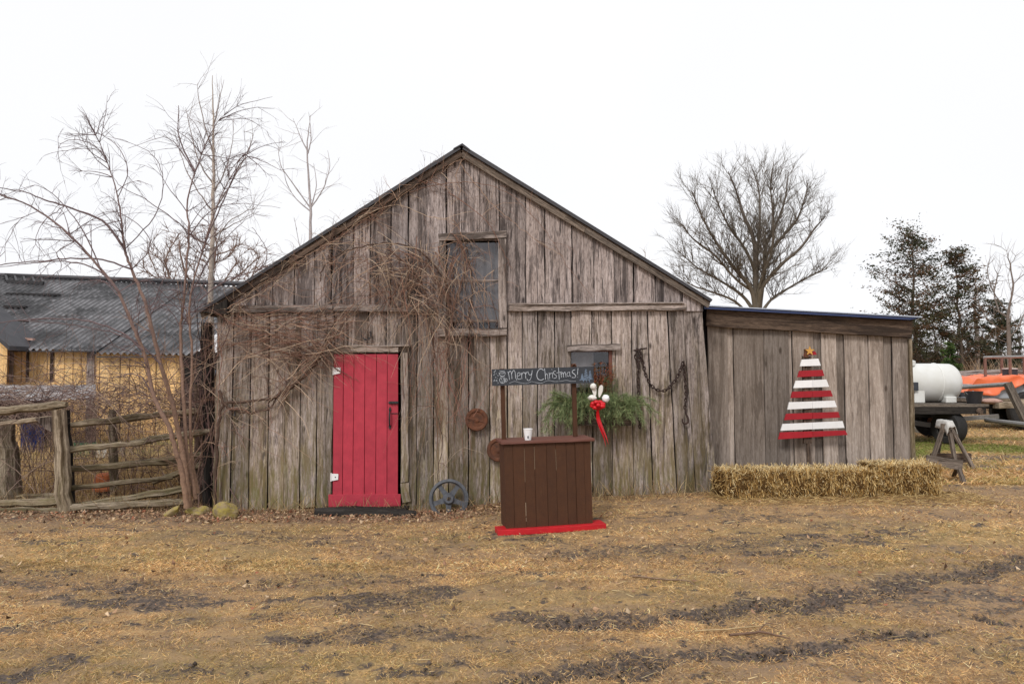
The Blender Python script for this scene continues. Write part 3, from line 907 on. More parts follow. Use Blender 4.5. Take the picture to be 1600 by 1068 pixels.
# girt boards
mb = MB()
mb.bar([bx(350), FY - 0.032, bz(483)], [bx(520), FY - 0.032, bz(482)], 0.03, 0.085, seg=9, jit=0.004)
mb.bar([bx(521), FY - 0.032, bz(481)], [bx(684), FY - 0.032, bz(483)], 0.03, 0.08, seg=4, jit=0.003)
mb.bar([bx(795), FY - 0.034, bz(481)], [bx(1072), FY - 0.034, bz(479)], 0.035, 0.085, seg=12, jit=0.005)
mb.bar([bx(795), FY - 0.045, bz(475.5)], [bx(1068), FY - 0.045, bz(473.5)], 0.06, 0.018, seg=5, jit=0.002)
mb.build('girt_board', M['trim'], barn)

# hatch window in the gable
hatch = MB()
YF = FY - 0.045
hatch.bar([bx(685), YF, bz(372)], [bx(791), YF, bz(367)], 0.05, 0.085, seg=3, jit=0.003)
hatch.bar([bx(691), YF + .003, bz(514)], [bx(691), YF + .003, bz(379)], 0.085, 0.035, seg=3, jit=0.003, up=(0, 1, 0))
hatch.bar([bx(785.5), YF + .003, bz(513)], [bx(784.5), YF + .003, bz(374.5)], 0.095, 0.035, seg=3, jit=0.003, up=(0, 1, 0))
hatch.bar([bx(684), YF, bz(520)], [bx(792), YF, bz(519)], 0.05, 0.09, seg=3, jit=0.003)
hf = hatch.build('hatch_window', M['trim'], barn)
mb = MB()
mb.box((HATCH[0], FY + 0.0, bz(503)), (HATCH[1], FY + 0.03, bz(499)), jit=0.002, axis=0)
mb.build('window_rail', M['trim'], hf)
mb = MB(); mb.box((HATCH[0], FY + 0.0, bz(440)), (HATCH[1], FY + 0.02, bz(437)), jit=0.002, axis=0)
mb.build('window_rail', M['trim'], hf)
mb = MB()
xs_ = np.linspace(HATCH[0], HATCH[1], 60)
for (z0, z1, yy, amp) in ((bz(499), bz(377), FY + 0.12, 0.018),):
    v = []
    for x in xs_:
        k = amp * math.sin(x * 55) + amp * .6 * math.sin(x * 23 + 1)
        v += [[x, yy + k, z0], [x, yy + k * .6, z1]]
    f = np.array([[2 * i, 2 * i + 2, 2 * i + 3, 2 * i + 1] for i in range(len(xs_) - 1)])
    mb.add(v, f)
mb.build('curtain', M['cloth'], hf, smooth=True)
mb = MB()
mb.box((HATCH[0] + .002, FY + 0.045, bz(513)), (HATCH[1] - .002, FY + 0.049, bz(378)))
mb.build('pane', M['glass'], hf)
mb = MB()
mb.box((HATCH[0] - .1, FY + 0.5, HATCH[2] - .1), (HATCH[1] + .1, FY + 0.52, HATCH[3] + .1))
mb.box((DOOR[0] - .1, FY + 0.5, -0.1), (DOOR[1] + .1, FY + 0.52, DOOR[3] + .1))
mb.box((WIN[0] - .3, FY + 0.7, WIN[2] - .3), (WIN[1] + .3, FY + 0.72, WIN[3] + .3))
mb.build('interior_dark_sheet', M['soffit'], barn)  # added black sheets standing in for the unlit interior behind the openings

# small window
wf = MB()
wf.bar([bx(886), FY - 0.03, bz(543.5)], [bx(969), FY - 0.03, bz(542)], 0.05, 0.07, seg=6, jit=0.005)
win = wf.build('window', M['trim'], barn)
mb = MB()
mb.box((bx(952), FY + 0.02, WIN[2]), (bx(957), FY + 0.07, WIN[3]), jit=.001)
mb.box((bx(893), FY + 0.02, bz(549.5)), (bx(957), FY + 0.07, bz(547)), jit=.001, axis=0)
mb.build('frame', M['browntop'], win)
mb = MB()
v = []
xs_ = np.linspace(bx(893), bx(929), 24)
for x in xs_:
    k = 0.008 * math.sin(x * 40)
    v += [[x, FY + 0.10 + k, bz(605)], [x, FY + 0.10 + k * .6, bz(549)]]
mb.add(v, np.array([[2 * i, 2 * i + 2, 2 * i + 3, 2 * i + 1] for i in range(23)]))
mb.build('curtain', M['cloth'], win, smooth=True)
mb = MB()
mb.box((WIN[0] + .002, FY + 0.04, WIN[2]), (WIN[1] - .002, FY + 0.044, WIN[3] - .002))
mb.build('pane', M['glass'], win)

# door
mb = MB()
mb.bar([bx(519), FY - 0.012, bz(545)], [bx(623), FY - 0.012, bz(545)], 0.06, 0.085, seg=3, jit=0.004)
mb.bar([bx(510), FY - 0.016, bz(543)], [bx(640), FY - 0.016, bz(539.5)], 0.07, 0.022, seg=4, jit=0.004)
mb.bar([bx(512.5), FY + 0.0, bz(790)], [bx(514), FY + 0.0, bz(551)], 0.10, 0.04, seg=5, jit=0.004, up=(0, 1, 0))
mb.bar([bx(633), FY + 0.0, bz(752)], [bx(632), FY + 0.0, bz(551)], 0.09, 0.04, seg=5, jit=0.004, up=(0, 1, 0))
mb.bar([bx(636), FY + 0.0, bz(783)], [bx(632), FY + 0.0, bz(755)], 0.10, 0.045, seg=2, jit=0.006, up=(0, 1, 0))
mb.build('door_frame', M['barn'], barn)
mb = MB()
dx = np.array([521.5, 537, 553.5, 570.5, 588.5, 605.5, 622.5]); dxb = np.array([519.5, 535, 551, 569, 586.5, 604, 621.5])
for i in range(6):
    x0, x1 = bx(dxb[i] + 2), bx(dxb[i + 1] + 2)
    sh = (bx(dx[i]) - bx(dxb[i] + 2), bx(dx[i + 1]) - bx(dxb[i + 1] + 2))
    plank(mb, x0 + sh[0] + 0.001, x1 + sh[1] - 0.0045, bz(790), bz(553), FY - 0.02 + random.uniform(-.0015, .0015), 0.028, (0, 0), (-sh[0], -sh[1]), seg=6, wob=0.0006)
mb.box((bx(522), FY + 0.012, bz(789)), (bx(622), FY + 0.02, bz(554)))
door = mb.build('door', M['red'], barn, bevel=0.003)
mb = MB()
mb.bar([bx(516), FY - 0.034, bz(781)], [bx(627.5), FY - 0.034, bz(780.5)], 0.022, 0.15, jit=0.001, seg=1)
mb.build('kick_board', M['red'], door, bevel=0.002)
for (px, py) in ((521, 579), (519, 744.5)):
    mb = MB()
    x, z = bx(px), bz(py)
    o = [(x, z - .042), (x + .03, z - .042), (x + .088, z - .03), (x + .09, z + .03), (x + .088, z + .04), (x, z + .042)]
    mb.prism(o, FY - 0.032, FY - 0.0235)
    mb.tube([[x + .003, FY - .032, z - .05], [x + .003, FY - .032, z + .05]], 0.008, 8, cap=True)
    h = mb.build('hinge', M['white'], door)
    mb = MB(); mb.lathe([(0.007, 0), (0.007, 0.003)], (x + .055, FY - 0.032, z), Matrix.Rotation(R(90), 4, 'X'), 8)
    mb.build('screw', M['black'], h)
mb = MB()
x, z = bx(608), bz(628.5)
mb.box((x, FY - 0.034, z - .016), (x + 0.115, FY - 0.024, z + .016), jit=.0006)
mb.tube([[x - .004, FY - .042, z], [x + .118, FY - .042, z]], 0.006, 8, cap=True)
mb.tube([[x + .03, FY - .042, z], [x + .03, FY - .058, z - 0.004]], 0.005, 8, cap=True)
for q in (0.02, 0.055, 0.09): mb.box((x + q, FY - .05, z - .014), (x + q + .012, FY - .034, z + .014))
mb.build('slide_bolt', M['black'], door)
mb = MB()
x = bx(610)
zt, zb_ = bz(636), bz(669)
mb.tube(catmull([[x, FY - .03, zt - .035], [x, FY - .058, zt - .06], [x, FY - .066, (zt + zb_) / 2], [x, FY - .058, zb_ + .06], [x, FY - .03, zb_ + .035]], 5), [.008, .011, .008], 8, cap=True)
for zz, s in ((zt - .02, 1), (zb_ + .02, -1)):
    o = [(x - .012, zz - .024 * s), (x + .012, zz - .024 * s), (x + .017, zz), (x + .008, zz + .016 * s), (x, zz + .034 * s), (x - .008, zz + .016 * s), (x - .017, zz)]
    if s < 0: o = o[::-1]
    mb.prism(o, FY - .032, FY - .0235)
mb.box((bx(611), FY - .027, bz(646)), (bx(622), FY - .0235, bz(644.8)))
mb.build('handle', M['black'], door)
mb = MB()
mb.box((bx(522), FY + 0.09, bz(792)), (bx(627), FY + 0.2, bz(786)))
mb.build('threshold', M['beam'], barn)

# ------------------------------------------------------------------ lean-to shed on the right
SY = 9.85
shed = thing('lean_to_shed', 'low lean-to shed of wide grey boards beside the barn', 'shed', (P(1105, 700, SY)[0], SY, 0.1))
def sx(px): return P(px, 600, SY)[0]
def sz(py): return P(800, py, SY)[2]
mb = MB()
edges_px = [1106, 1137, 1147, 1194, 1233, 1239, 1272, 1284, 1308, 1320, 1352, 1358, 1381, 1395, 1424]
tw = [0, .5, 0, 1, .2, 1, 0, .9, .1, 1, 0, 1, .3, 0]
tone = [.3, .8, .1, .0, .75, .5, .15, .85, .2, .65, .6, .8, .15, .4]
for i, (a, b) in enumerate(zip(edges_px[:-1], edges_px[1:])):
    x0, x1 = sx(a), sx(b)
    kx = (np.array([a, b]) - 1103) / 319 * 17
    top = sz(500 + kx[1]); slp = sz(500 + kx[0]) - top
    plank(mb, x0 + .002, x1 - random.uniform(.002, .007), 0.05, top, SY + (0.0 if (b - a) > 20 else 0.026) + random.uniform(-.003, .003), 0.022, (slp, 0), (0.012, 0.012), seg=6, c=(tone[i], random.random()))
mb.build('wall_planks', M['shed'], shed)
mb = MB()
mb.prism([(sx(1085), 0.0), (sx(1424), 0.0), (sx(1423), sz(500)), (sx(1085), sz(484))], SY + 0.06, SY + 0.09)
mb.build('dark_backing', M['soffit'], shed)
mb = MB()
for y in np.arange(SY + 0.05, SY + 6, 0.3):
    mb.box((sx(1424) - .03, y + .004, -0.05), (sx(1424), y + 0.29, sz(500) - 0.05), jit=0.002)
mb.box((sx(1106), SY + 6.0, -.05), (sx(1424), SY + 6.04, sz(500)))
mb.build('side_wall', M['shed'], shed)
mb = MB()
mb.bar([sx(1103), SY - 0.05, sz(495.5)], [sx(1422), SY - 0.05, sz(513.5)], 0.05, 0.235, seg=6, jit=0.004)
mb.bar([sx(1103), SY - 0.03, sz(480)], [sx(1422), SY - 0.03, sz(498.5)], 0.05, 0.045, seg=4, jit=0.003)
mb.build('header_beam', M['beam'], shed)
mb = MB()
mb.bar([sx(1423.5), SY - 0.012, 0.05], [sx(1421.5), SY - 0.012, sz(529)], 0.045, 0.06, seg=5, jit=0.003, up=(0, 1, 0))
mb.build('corner_post', M['fence'], shed)
mb = MB()
a, b = P(1100, 476.5, SY - .15), P(1440, 494.5, SY - .15)
mb.prism([(a[0], a[2] - .012), (b[0], b[2] - .012), (b[0], b[2]), (a[0], a[2])], SY - 0.17, SY + 6.1)
rf = mb.build('roof', M['tin'], shed)
mb = MB()
mb.prism([(a[0], a[2] - .046), (b[0] - .15, b[2] - .040), (b[0] - .01, b[2] - .0145), (a[0], a[2] - .0145)], SY - 0.155, SY + 6.0)
mb.build('eave_flashing', M['bluetin'], rf)

# ------------------------------------------------------------------ things hung on the barn
def horseshoe():
    c = P(573, 523, FY - 0.02); r = 0.062
    out = [(c[0] + (r + .010) * math.cos(a) * 0.92, c[2] + (r + .010) * math.sin(a)) for a in np.linspace(R(140), R(400), 22)]
    inn = [(c[0] + (r - .012) * math.cos(a) * 0.92, c[2] + (r - .012) * math.sin(a)) for a in np.linspace(R(400), R(140), 22)]
    mb = MB(); mb.prism(out + inn, FY - 0.045, FY - 0.03)
    tag(mb.build('horseshoe', M['black'], origin=c, bevel=0.002), 'dark iron horseshoe nailed above the red door', 'horseshoe')
horseshoe()
def hook(c):
    mb = MB()
    c = np.array(c)
    mb.tube(catmull([c + [0, .02, .03], c + [0, -.03, .03], c + [0.0, -.05, -.01], c + [0, -.035, -.05], c + [0, -.06, -.055]], 5), 0.009, 8, cap=True)
    mb.lathe([(0.028, 0), (0.026, 0.006)], c + [0, .008, .03], Matrix.Rotation(R(90), 4, 'X'), 12)
    return mb
o = hook(P(369, 641, FY - 0.03)).build('wall_hook', M['iron_wheel'], origin=P(369, 641, FY - 0.03), smooth=True)
tag(o, 'small blue-grey iron hook under the vine on the barn wall', 'hook')
# rusty discs
def disc(px, py, r, label):
    c = P(px, py, FY - 0.03)
    pr = [(0.001, 0.0), (r, 0.0), (r + .004, 0.012), (r + .004, 0.045), (r - .006, 0.058), (r - .03, 0.058), (r - .045, 0.046), (0.05, 0.05), (0.045, 0.062), (0.001, 0.064)]
    th = thing('rusty_disc', label, 'metal disc', c, 'rusty discs on the barn wall')
    mb = MB(); mb.lathe(pr[:-3] + [(0.05, 0.048), (0.001, 0.048)], c, Matrix.Rotation(R(90), 4, 'X'), 40)
    mb.build('pan', M['rust'], th, smooth=False)
    mb = MB(); mb.lathe([(0.03, 0.0485), (0.03, 0.062), (0.012, 0.066), (0.001, 0.066)], c, Matrix.Rotation(R(90), 4, 'X'), 16)
    mb.build('boss', M['rust'], th)
disc(745, 655, 0.133, 'round rusty iron disc hanging in full view on the barn planks')
disc(779, 702, 0.138, 'round rusty iron disc partly hidden behind the brown wooden stand')
# chain
def chain():
    org = P(1001, 548, FY - .04)
    th = thing('hanging_chain', 'dark rusty chain looped between nails on the barn wall', 'chain', org)
    Yc = FY - 0.045
    def path(px, n=8): return catmull([P(a, b, Yc) for a, b in px], n)
    paths = [path([(1070, 638), (1072, 615), (1070, 590), (1068, 566), (1062, 580), (1052, 598), (1038, 610), (1022, 606), (1010, 588), (1004, 565), (1000, 548)]),
             path([(1000, 549), (997, 580), (998, 620), (999, 650), (1000, 668)]),
             path([(996, 545), (993, 555), (995, 562), (999, 575)])]
    mb = MB()
    for pi, pth in enumerate(paths):
        L = np.concatenate([[0], np.cumsum(np.linalg.norm(np.diff(pth, axis=0), axis=1))])
        n = int(L[-1] / 0.040)
        for i in range(n):
            s = (i + .5) * L[-1] / n
            p = np.array([np.interp(s, L, pth[:, k]) for k in range(3)])
            q = np.array([np.interp(min(s + .01, L[-1]), L, pth[:, k]) for k in range(3)]) - np.array([np.interp(max(s - .01, 0), L, pth[:, k]) for k in range(3)])
            t_ = unit(q); side = np.array([0, 1., 0]) if i % 2 else unit(np.cross(t_, [0, 1, 0]))
            side = unit(side + RNG.normal(0, 0.25, 3))
            a = np.linspace(0, 2 * math.pi, 11)[:-1]
            ring = p + np.outer(np.cos(a) * 0.029, t_) + np.outer(np.sin(a) * 0.0165, side)
            ring = np.vstack([ring, ring[:1]])
            mb.tube(ring, 0.0072, 5)
    mb.build('links', M['dark_rust'], th, smooth=True)
    mb = MB()
    h = [P(1071.5, 638, Yc), P(1072, 646, Yc), P(1075, 653, Yc), P(1075, 659, Yc), P(1071, 661.5, Yc), P(1067, 659.5, Yc), P(1066, 654, Yc)]
    mb.tube(catmull(h, 5), [0.010, 0.013, 0.009], 8, cap=True)
    mb.build('hook', M['dark_rust'], th, smooth=True)
    for i, (px, py) in enumerate(((1001, 545), (1068, 565))):
        p = P(px, py, Yc)
        mb = MB(); mb.tube([p + [0, .05, 0], p + [0, -.035, .008]], 0.0065, 6, cap=True)
        if i == 0:
            mb.tube([p + [-.09, -.01, -.02], p + [.075, -.01, .01]], 0.010, 6, cap=True)
        mb.build('nail', M['dark_rust'], th)
chain()

# iron spoked wheel leaning on the wall
def wheel():
    c = P(701, 779, 9.13); r = 0.232
    th = thing('iron_wheel', 'grey five-spoked iron wheel leaning against the barn planks', 'wheel', (c[0], 9.13, float(gh(c[0], 9.13))))
    Mx = Matrix.Translation(Vector(c)) @ Matrix.Rotation(R(-9), 4, 'X') @ Matrix.Rotation(R(8), 4, 'Z') @ Matrix.Rotation(R(90), 4, 'X')
    n = 48; mb = MB()
    prof = [(r, -.032), (r, .032), (r - .030, .038), (r - .046, .020), (r - .046, -.020), (r - .030, -.038)]
    v = np.array([[q[0] * math.cos(a), q[0] * math.sin(a), q[1]] for a in np.arange(n) * 2 * math.pi / n for q in prof])
    v2 = np.array([Mx @ Vector(q) for q in v]); k = len(prof)
    mb.add(v2, [(i * k + j, i * k + (j + 1) % k, ((i + 1) % n) * k + (j + 1) % k, ((i + 1) % n) * k + j) for i in range(n) for j in range(k)], v)
    mb.build('rim', M['iron_wheel'], th)
    mb = MB()
    pr = [(0.024, -.045), (0.05, -.045), (0.055, -.035), (0.072, -.012), (0.072, .012), (0.055, .035), (0.05, .045), (0.024, .045), (0.024, -.044)]
    v = np.array([[q[0] * math.cos(a), q[0] * math.sin(a), q[1]] for a in np.arange(24) * 2 * math.pi / 24 for q in pr])
    v2 = np.array([Mx @ Vector(q) for q in v]); k = len(pr)
    mb.add(v2, [(i * k + j, i * k + j + 1, ((i + 1) % 24) * k + j + 1, ((i + 1) % 24) * k + j) for i in range(24) for j in range(k - 1)], v)
    mb.build('hub', M['iron_wheel'], th)
    for i in range(5):
        a = R(-90 + 72 * i)
        mb = MB()
        d = Vector((math.cos(a), math.sin(a), 0)); s = Vector((-math.sin(a), math.cos(a), 0))
        vs = []
        for (rr, w, h) in ((0.06, .034, .013), (0.14, .024, .012), (r - .03, .032, .013)):
            for (p, q) in ((-1, -1), (1, -1), (1, 1), (-1, 1)):
                vs.append(d * rr + s * p * w + Vector((0, 0, q * h)))
        fs = [(o_ + j, o_ + (j + 1) % 4, o_ + 4 + (j + 1) % 4, o_ + 4 + j) for o_ in (0, 4) for j in range(4)] + [(3, 2, 1, 0), (8, 9, 10, 11)]
        mb.add([Mx @ q for q in vs], fs, np.array(vs))
        mb.build('spoke', M['iron_wheel'], th)
wheel()

# doorstep: a dark old timber
mb = MB()
a, b = P(492, 803, 9.02), P(650, 800, 9.02); a[2] = b[2] = -0.06
pp = np.linspace(a, b, 14); pp[:, 2] += RNG.normal(0, .006, 14); pp[:, 1] += RNG.normal(0, .008, 14)
mb.tube(pp, [0.07, 0.085, 0.08, 0.085, 0.07, 0.05], 9, cap=True)
mb.bar([a[0] + .2, 9.22, -0.045], [b[0] - .12, 9.22, -0.04], 0.16, 0.05, seg=4, jit=0.006)
tag(mb.build('doorstep', M['dark_wood'], origin=(a[0], 9.12, -0.1)), 'long black weathered timber doorstep under the red door', 'doorstep')

# ------------------------------------------------------------------ brown stand with chalkboard
gs = G(778, 838); ge = G(949, 826)
yaw = math.atan2(ge[1] - gs[1], ge[0] - gs[0]); 
stall = thing('wooden_stand', 'brown board stand with red foot and chalkboard on two posts', 'stand', (gs[0], gs[1], float(gh(gs[0], gs[1]))), local=True)
yaw = R(9); roll = R(-1.6)
stall.rotation_euler = Euler((0, roll, yaw), 'XYZ')
BW = 1.075
mb = MB()
mb.bar([0, 0.10, 0.034], [BW, 0.10, 0.034], 0.22, 0.055, seg=3, jit=0.0015)
mb.build('foot_board', M['red2'], stall, bevel=0.004)
b0, b1, bh = 0.092, 0.962, 0.875
mb = MB()
n = 9
ws = [0.085, 0.115, 0.10, 0.12, 0.095, 0.105, 0.09, 0.09, 0.07]; ws = np.array(ws) / sum(ws) * (b1 - b0)
x = b0
for i, w in enumerate(ws):
    mb.box((x + .0006, 0.06 + random.uniform(-.002, .002), 0.048), (x + w - (0.0022), 0.082, bh), jit=0.0006)
    x += w
mb.build('front_boards', M['brown'], stall)
M['barewood'] = paint('bare_pale_wood', (0.50, 0.40, 0.28), None, 0.8)
xj = lambda i: b0 + ws[:i + 1].sum() - .0011
for (i, z0, z1, w) in ((1, .17, .30, .0024), (1, .12, .155, .0016), (1, .5, .83, .0010), (2, .62, .84, .0009), (4, .60, .80, .0008)):
    mb = MB(); mb.box((xj(i) - w * .7, 0.0562, z0), (xj(i) + w * .5, 0.0622, z1), jit=.0002)
    mb.build('bare_strip', M['barewood'], stall)
for xx in (b0, b1 - .02):
    mb = MB(); mb.box((xx - .001, 0.083, 0.048), (xx + .019, 0.40, bh - .001), jit=.0006)
    mb.build('side_board', M['brown'], stall)
mb = MB(); mb.bar([0.062, 0.24, bh + 0.013], [0.998, 0.24, bh + 0.013], 0.42, 0.026, seg=4, jit=0.0012)
mb.build('countertop', M['browntop'], stall, bevel=0.003)
for xx in (b0 + .02, b1 - .06):
    mb = MB(); mb.box((xx, 0.36, 0.0), (xx + .04, 0.40, bh - .02)); mb.build('rear_leg', M['brown'], stall)
for xx, zt in ((0.105, 1.615), (0.845, 1.645)):
    mb = MB(); mb.box((xx, 0.27, bh + .026), (xx + .042, 0.31, zt), jit=.001)
    p_ = mb.build('post', M['brown'], stall, bevel=0.002)
    mb = MB()
    c = np.array([xx + .021, 0.262, zt - 0.028])
    a_ = np.linspace(R(-20), R(200), 9)
    mb.tube([c + [0.022 * math.cos(q), 0, 0.022 * math.sin(q)] for q in a_], 0.006, 6, cap=True)
    mb.build('hook', M['rust'], p_, smooth=True)
# chalkboard: hangs in front of the posts
SG0, SW, SHH = np.array([0.016, 0.232, 1.445]), 1.045, 0.165
mb = MB(); mb.box((SG0[0], SG0[1], SG0[2]), (SG0[0] + SW, SG0[1] + .02, SG0[2] + SHH), jit=.0008, axis=0)
board = mb.build('chalkboard', M['slate'], stall)
# chalk writing traced by hand: coordinates on the board
def S2(X, Yy):
    u = (X - 135) / 1220; top = 130 - 35 * u; h = 195 - 20 * u
    return np.array([SG0[0] + u * SW, SG0[1] - .0022, SG0[2] + SHH * (1 - (Yy - top) / h)])
LET = [
 [(322, 158), (334, 205), (338, 250)], [(330, 172), (345, 150), (358, 156), (366, 200), (368, 240)], [(366, 185), (380, 150), (398, 142), (408, 170), (412, 225), (428, 256)],
 [(430, 208), (462, 196), (466, 172), (448, 166), (434, 186), (430, 215), (444, 243), (476, 236)],
 [(482, 168), (486, 240)], [(485, 195), (498, 170), (514, 165), (522, 176)],
 [(528, 160), (533, 236)], [(531, 188), (544, 163), (558, 162)],
 [(562, 152), (570, 182), (586, 196), (602, 180)], [(612, 138), (604, 190), (590, 236), (570, 256), (550, 250), (548, 236)],
 [(748, 140), (724, 124), (694, 132), (672, 165), (666, 205), (680, 238), (714, 250), (750, 236)],
 [(760, 118), (766, 180), (768, 242)], [(767, 200), (782, 178), (794, 188), (800, 240)],
 [(814, 165), (820, 234)], [(818, 192), (832, 172), (846, 172)],
 [(852, 162), (856, 224)], [(846, 126), (851, 131)],
 [(894, 146), (872, 150), (866, 170), (884, 186), (900, 200), (896, 222), (866, 228)],
 [(928, 108), (932, 170), (934, 242)], [(904, 168), (930, 162), (968, 154)],
 [(956, 160), (962, 216)], [(960, 184), (974, 162), (984, 178), (986, 216)], [(986, 182), (1000, 158), (1012, 172), (1018, 214)],
 [(1062, 160), (1040, 162), (1030, 185), (1042, 206), (1060, 192)], [(1062, 152), (1066, 196), (1078, 208)],
 [(1132, 130), (1104, 138), (1094, 160), (1116, 176), (1134, 196), (1122, 216), (1088, 216)],
 [(1166, 112), (1160, 160), (1158, 186)], [(1158, 208), (1161, 214)],
]
def ribbon(mb, pts, w, n=5, jit=0.0004, y=-.0022):
    p = catmull(pts, n); t_ = np.gradient(p, axis=0); nr = np.stack([-t_[:, 2], np.zeros(len(p)), t_[:, 0]], -1)
    nr /= np.linalg.norm(nr, axis=1, keepdims=True) + 1e-9
    ww = w * (0.75 + 0.5 * RNG.random(len(p)))[:, None] / 2
    a = p + nr * ww; b = p - nr * ww; k = len(p)
    mb.add(np.vstack([a, b]), [(i, i + 1, k + i + 1, k + i) for i in range(k - 1)])
mb = MB()
for st in LET: ribbon(mb, [S2(*q) for q in st], 0.0058 if 660 < st[0][0] < 750 or 1088 < st[0][0] < 1140 else 0.0046)
mb.build('chalk_writing', M['chalk'], board)
mb = MB()
ribbon(mb, [S2(*q) for q in [(335, 292), (400, 268), (460, 284), (540, 290), (600, 268), (660, 280), (720, 284), (800, 254), (880, 264), (960, 258), (1020, 248), (1080, 258), (1135, 254)]], 0.0024)
for cx, cz, rx, rz, k in ((255, 258, 34, 34, 16), (296, 255, 16, 18, 10)):
    ribbon(mb, [S2(cx + rx * math.cos(a), cz + rz * math.sin(a)) for a in np.linspace(0, 2 * math.pi, k)], 0.004, 2)
for cx, cz in ((245, 245), (262, 262), (240, 272), (270, 244), (256, 282), (278, 270)):
    ribbon(mb, [S2(cx - 5, cz), S2(cx + 5, cz + 2)], 0.006, 2)
ribbon(mb, [S2(*q) for q in [(215, 170), (235, 205), (275, 205), (292, 168), (255, 180), (215, 170)]], 0.0035, 3)
for a, b in (((222, 150), (285, 148)), ((230, 158), (290, 160)), ((228, 215), (285, 212))): ribbon(mb, [S2(*a), S2(*b)], 0.0028, 3)
for _ in range(16):
    x0, z0 = random.uniform(146, 196), random.uniform(150, 300)
    ribbon(mb, [S2(x0, z0), S2(x0 + random.uniform(5, 14), z0 + random.uniform(-10, 10)), S2(x0 + random.uniform(-8, 18), z0 + random.uniform(-14, 14))], 0.0026, 3)
mb.build('chalk_drawing', M['chalk'], board)
mb = MB()
for (cx, top, bot, hw) in ((1262, 125, 235, 42), (1312, 140, 225, 30), (1215, 175, 240, 26)):
    zz = []
    nlev = 6
    for i in range(nlev + 1):
        k = i / nlev; w = hw * (0.18 + 0.82 * k)
        zz += [(cx - w, top + (bot - top) * k), (cx + w, top + (bot - top) * (k + .06))]
    for a, b in zip(zz[:-1], zz[1:]): ribbon(mb, [S2(*a), S2(*b)], 0.0042, 2)
ribbon(mb, [S2(*q) for q in [(1180, 245), (1220, 238), (1280, 240), (1340, 228)]], 0.005)
for x0 in (1225, 1262, 1300): ribbon(mb, [S2(x0, 240), S2(x0 + 4, 262)], 0.0045, 2)
mb.build('chalk_trees', M['chalkblue'], board)

# paper cup on the counter
cp = np.array(stall.matrix_basis @ Vector((0.345, 0.16, bh + 0.026)))
mt = Matrix.LocRotScale(stall.location, stall.rotation_euler, None)
cp = np.array(mt @ Vector((0.345, 0.14, bh + 0.0265)))
cup = thing('paper_cup', 'white paper cup standing on the brown counter', 'cup', cp)
mb = MB(); mb.lathe([(0.001, 0.004), (0.031, 0.0), (0.044, 0.105), (0.0465, 0.106), (0.0465, 0.112), (0.0435, 0.112), (0.030, 0.006), (0.001, 0.005)], cp, None, 28)
c_ = mb.build('cup', M['white'], cup, smooth=False)
mb = MB(); mb.box((cp[0] - .006, cp[1] - .0395, cp[2] + .02), (cp[0] + .006, cp[1] - .0362, cp[2] + .042))
mb.build('printed_mark', M['slate'], c_)

# ------------------------------------------------------------------ window box with evergreen boughs
wb0, wb1 = P(888, 652, 9.3), P(984, 652, 9.3)
box = thing('window_box', 'dark wooden planter box fixed below the small barn window', 'planter', (wb0[0], 9.3, wb0[2] - .1))
mb = MB()
zb0, zb1 = P(0, 664, 9.3)[2], P(0, 644, 9.3)[2]
mb.box((wb0[0], 9.20, zb0), (wb1[0], 9.22, zb1), jit=.002, axis=0); mb.box((wb0[0] + .001, 9.222, zb0 + .003), (wb0[0] + .02, 9.38, zb1 - .003), axis=1)
mb.box((wb1[0] - .02, 9.222, zb0 + .003), (wb1[0] - .001, 9.38, zb1 - .003), axis=1); mb.box((wb0[0] + .022, 9.222, zb0 + .004), (wb1[0] - .022, 9.38, zb0 + .02))
mb.build('box', M['beam'], box)
mb = MB(); x = P(891.5, 0, 9.18)[0]
mb.box((x - .012, 9.175, P(0, 663, 9.18)[2]), (x + .012, 9.197, P(0, 640, 9.18)[2])); mb.build('bracket', M['barewood'], box)

def needle_spray(mb, pts, nl=0.07, dens=300, green=(0.11, 0.17, 0.075), tip=(0.44, 0.50, 0.24), stemc=(0.15, 0.10, 0.06)):
    p = catmull(pts, 5); mb.tube(p, [0.004, 0.002], 4, (*stemc, 1))
    L = np.linalg.norm(np.diff(p, axis=0), axis=1).sum(); N = int(dens * L)
    k = RNG.random(N); i = np.minimum((k * (len(p) - 1)).astype(int), len(p) - 2); f = (k * (len(p) - 1) - i)[:, None]
    b = p[i] * (1 - f) + p[i + 1] * f; t_ = p[i + 1] - p[i]; t_ /= np.linalg.norm(t_, axis=1, keepdims=True) + 1e-9
    d = t_ * 0.95 + RNG.normal(0, .55, (N, 3)) + np.array([0, -.05, -.05]); d /= np.linalg.norm(d, axis=1, keepdims=True)
    s_ = np.cross(d, RNG.normal(0, 1, (N, 3))); s_ /= np.linalg.norm(s_, axis=1, keepdims=True)
    ll = (nl * (0.6 + .6 * RNG.random(N)))[:, None]; w = 0.0017
    e = b + d * ll
    v = np.stack([b - s_ * w, b + s_ * w, e + s_ * w * .4, e - s_ * w * .4], 1)
    m = RNG.random((N, 1)) ** 1.5
    col = np.array(green) * (1 - m) + np.array(tip) * m
    col = col * (0.7 + .6 * RNG.random((N, 1)))
    mb.add(v.reshape(-1, 3), np.arange(N * 4).reshape(N, 4), v.reshape(-1, 3), np.repeat(np.hstack([col, np.ones((N, 1))]), 4, 0))
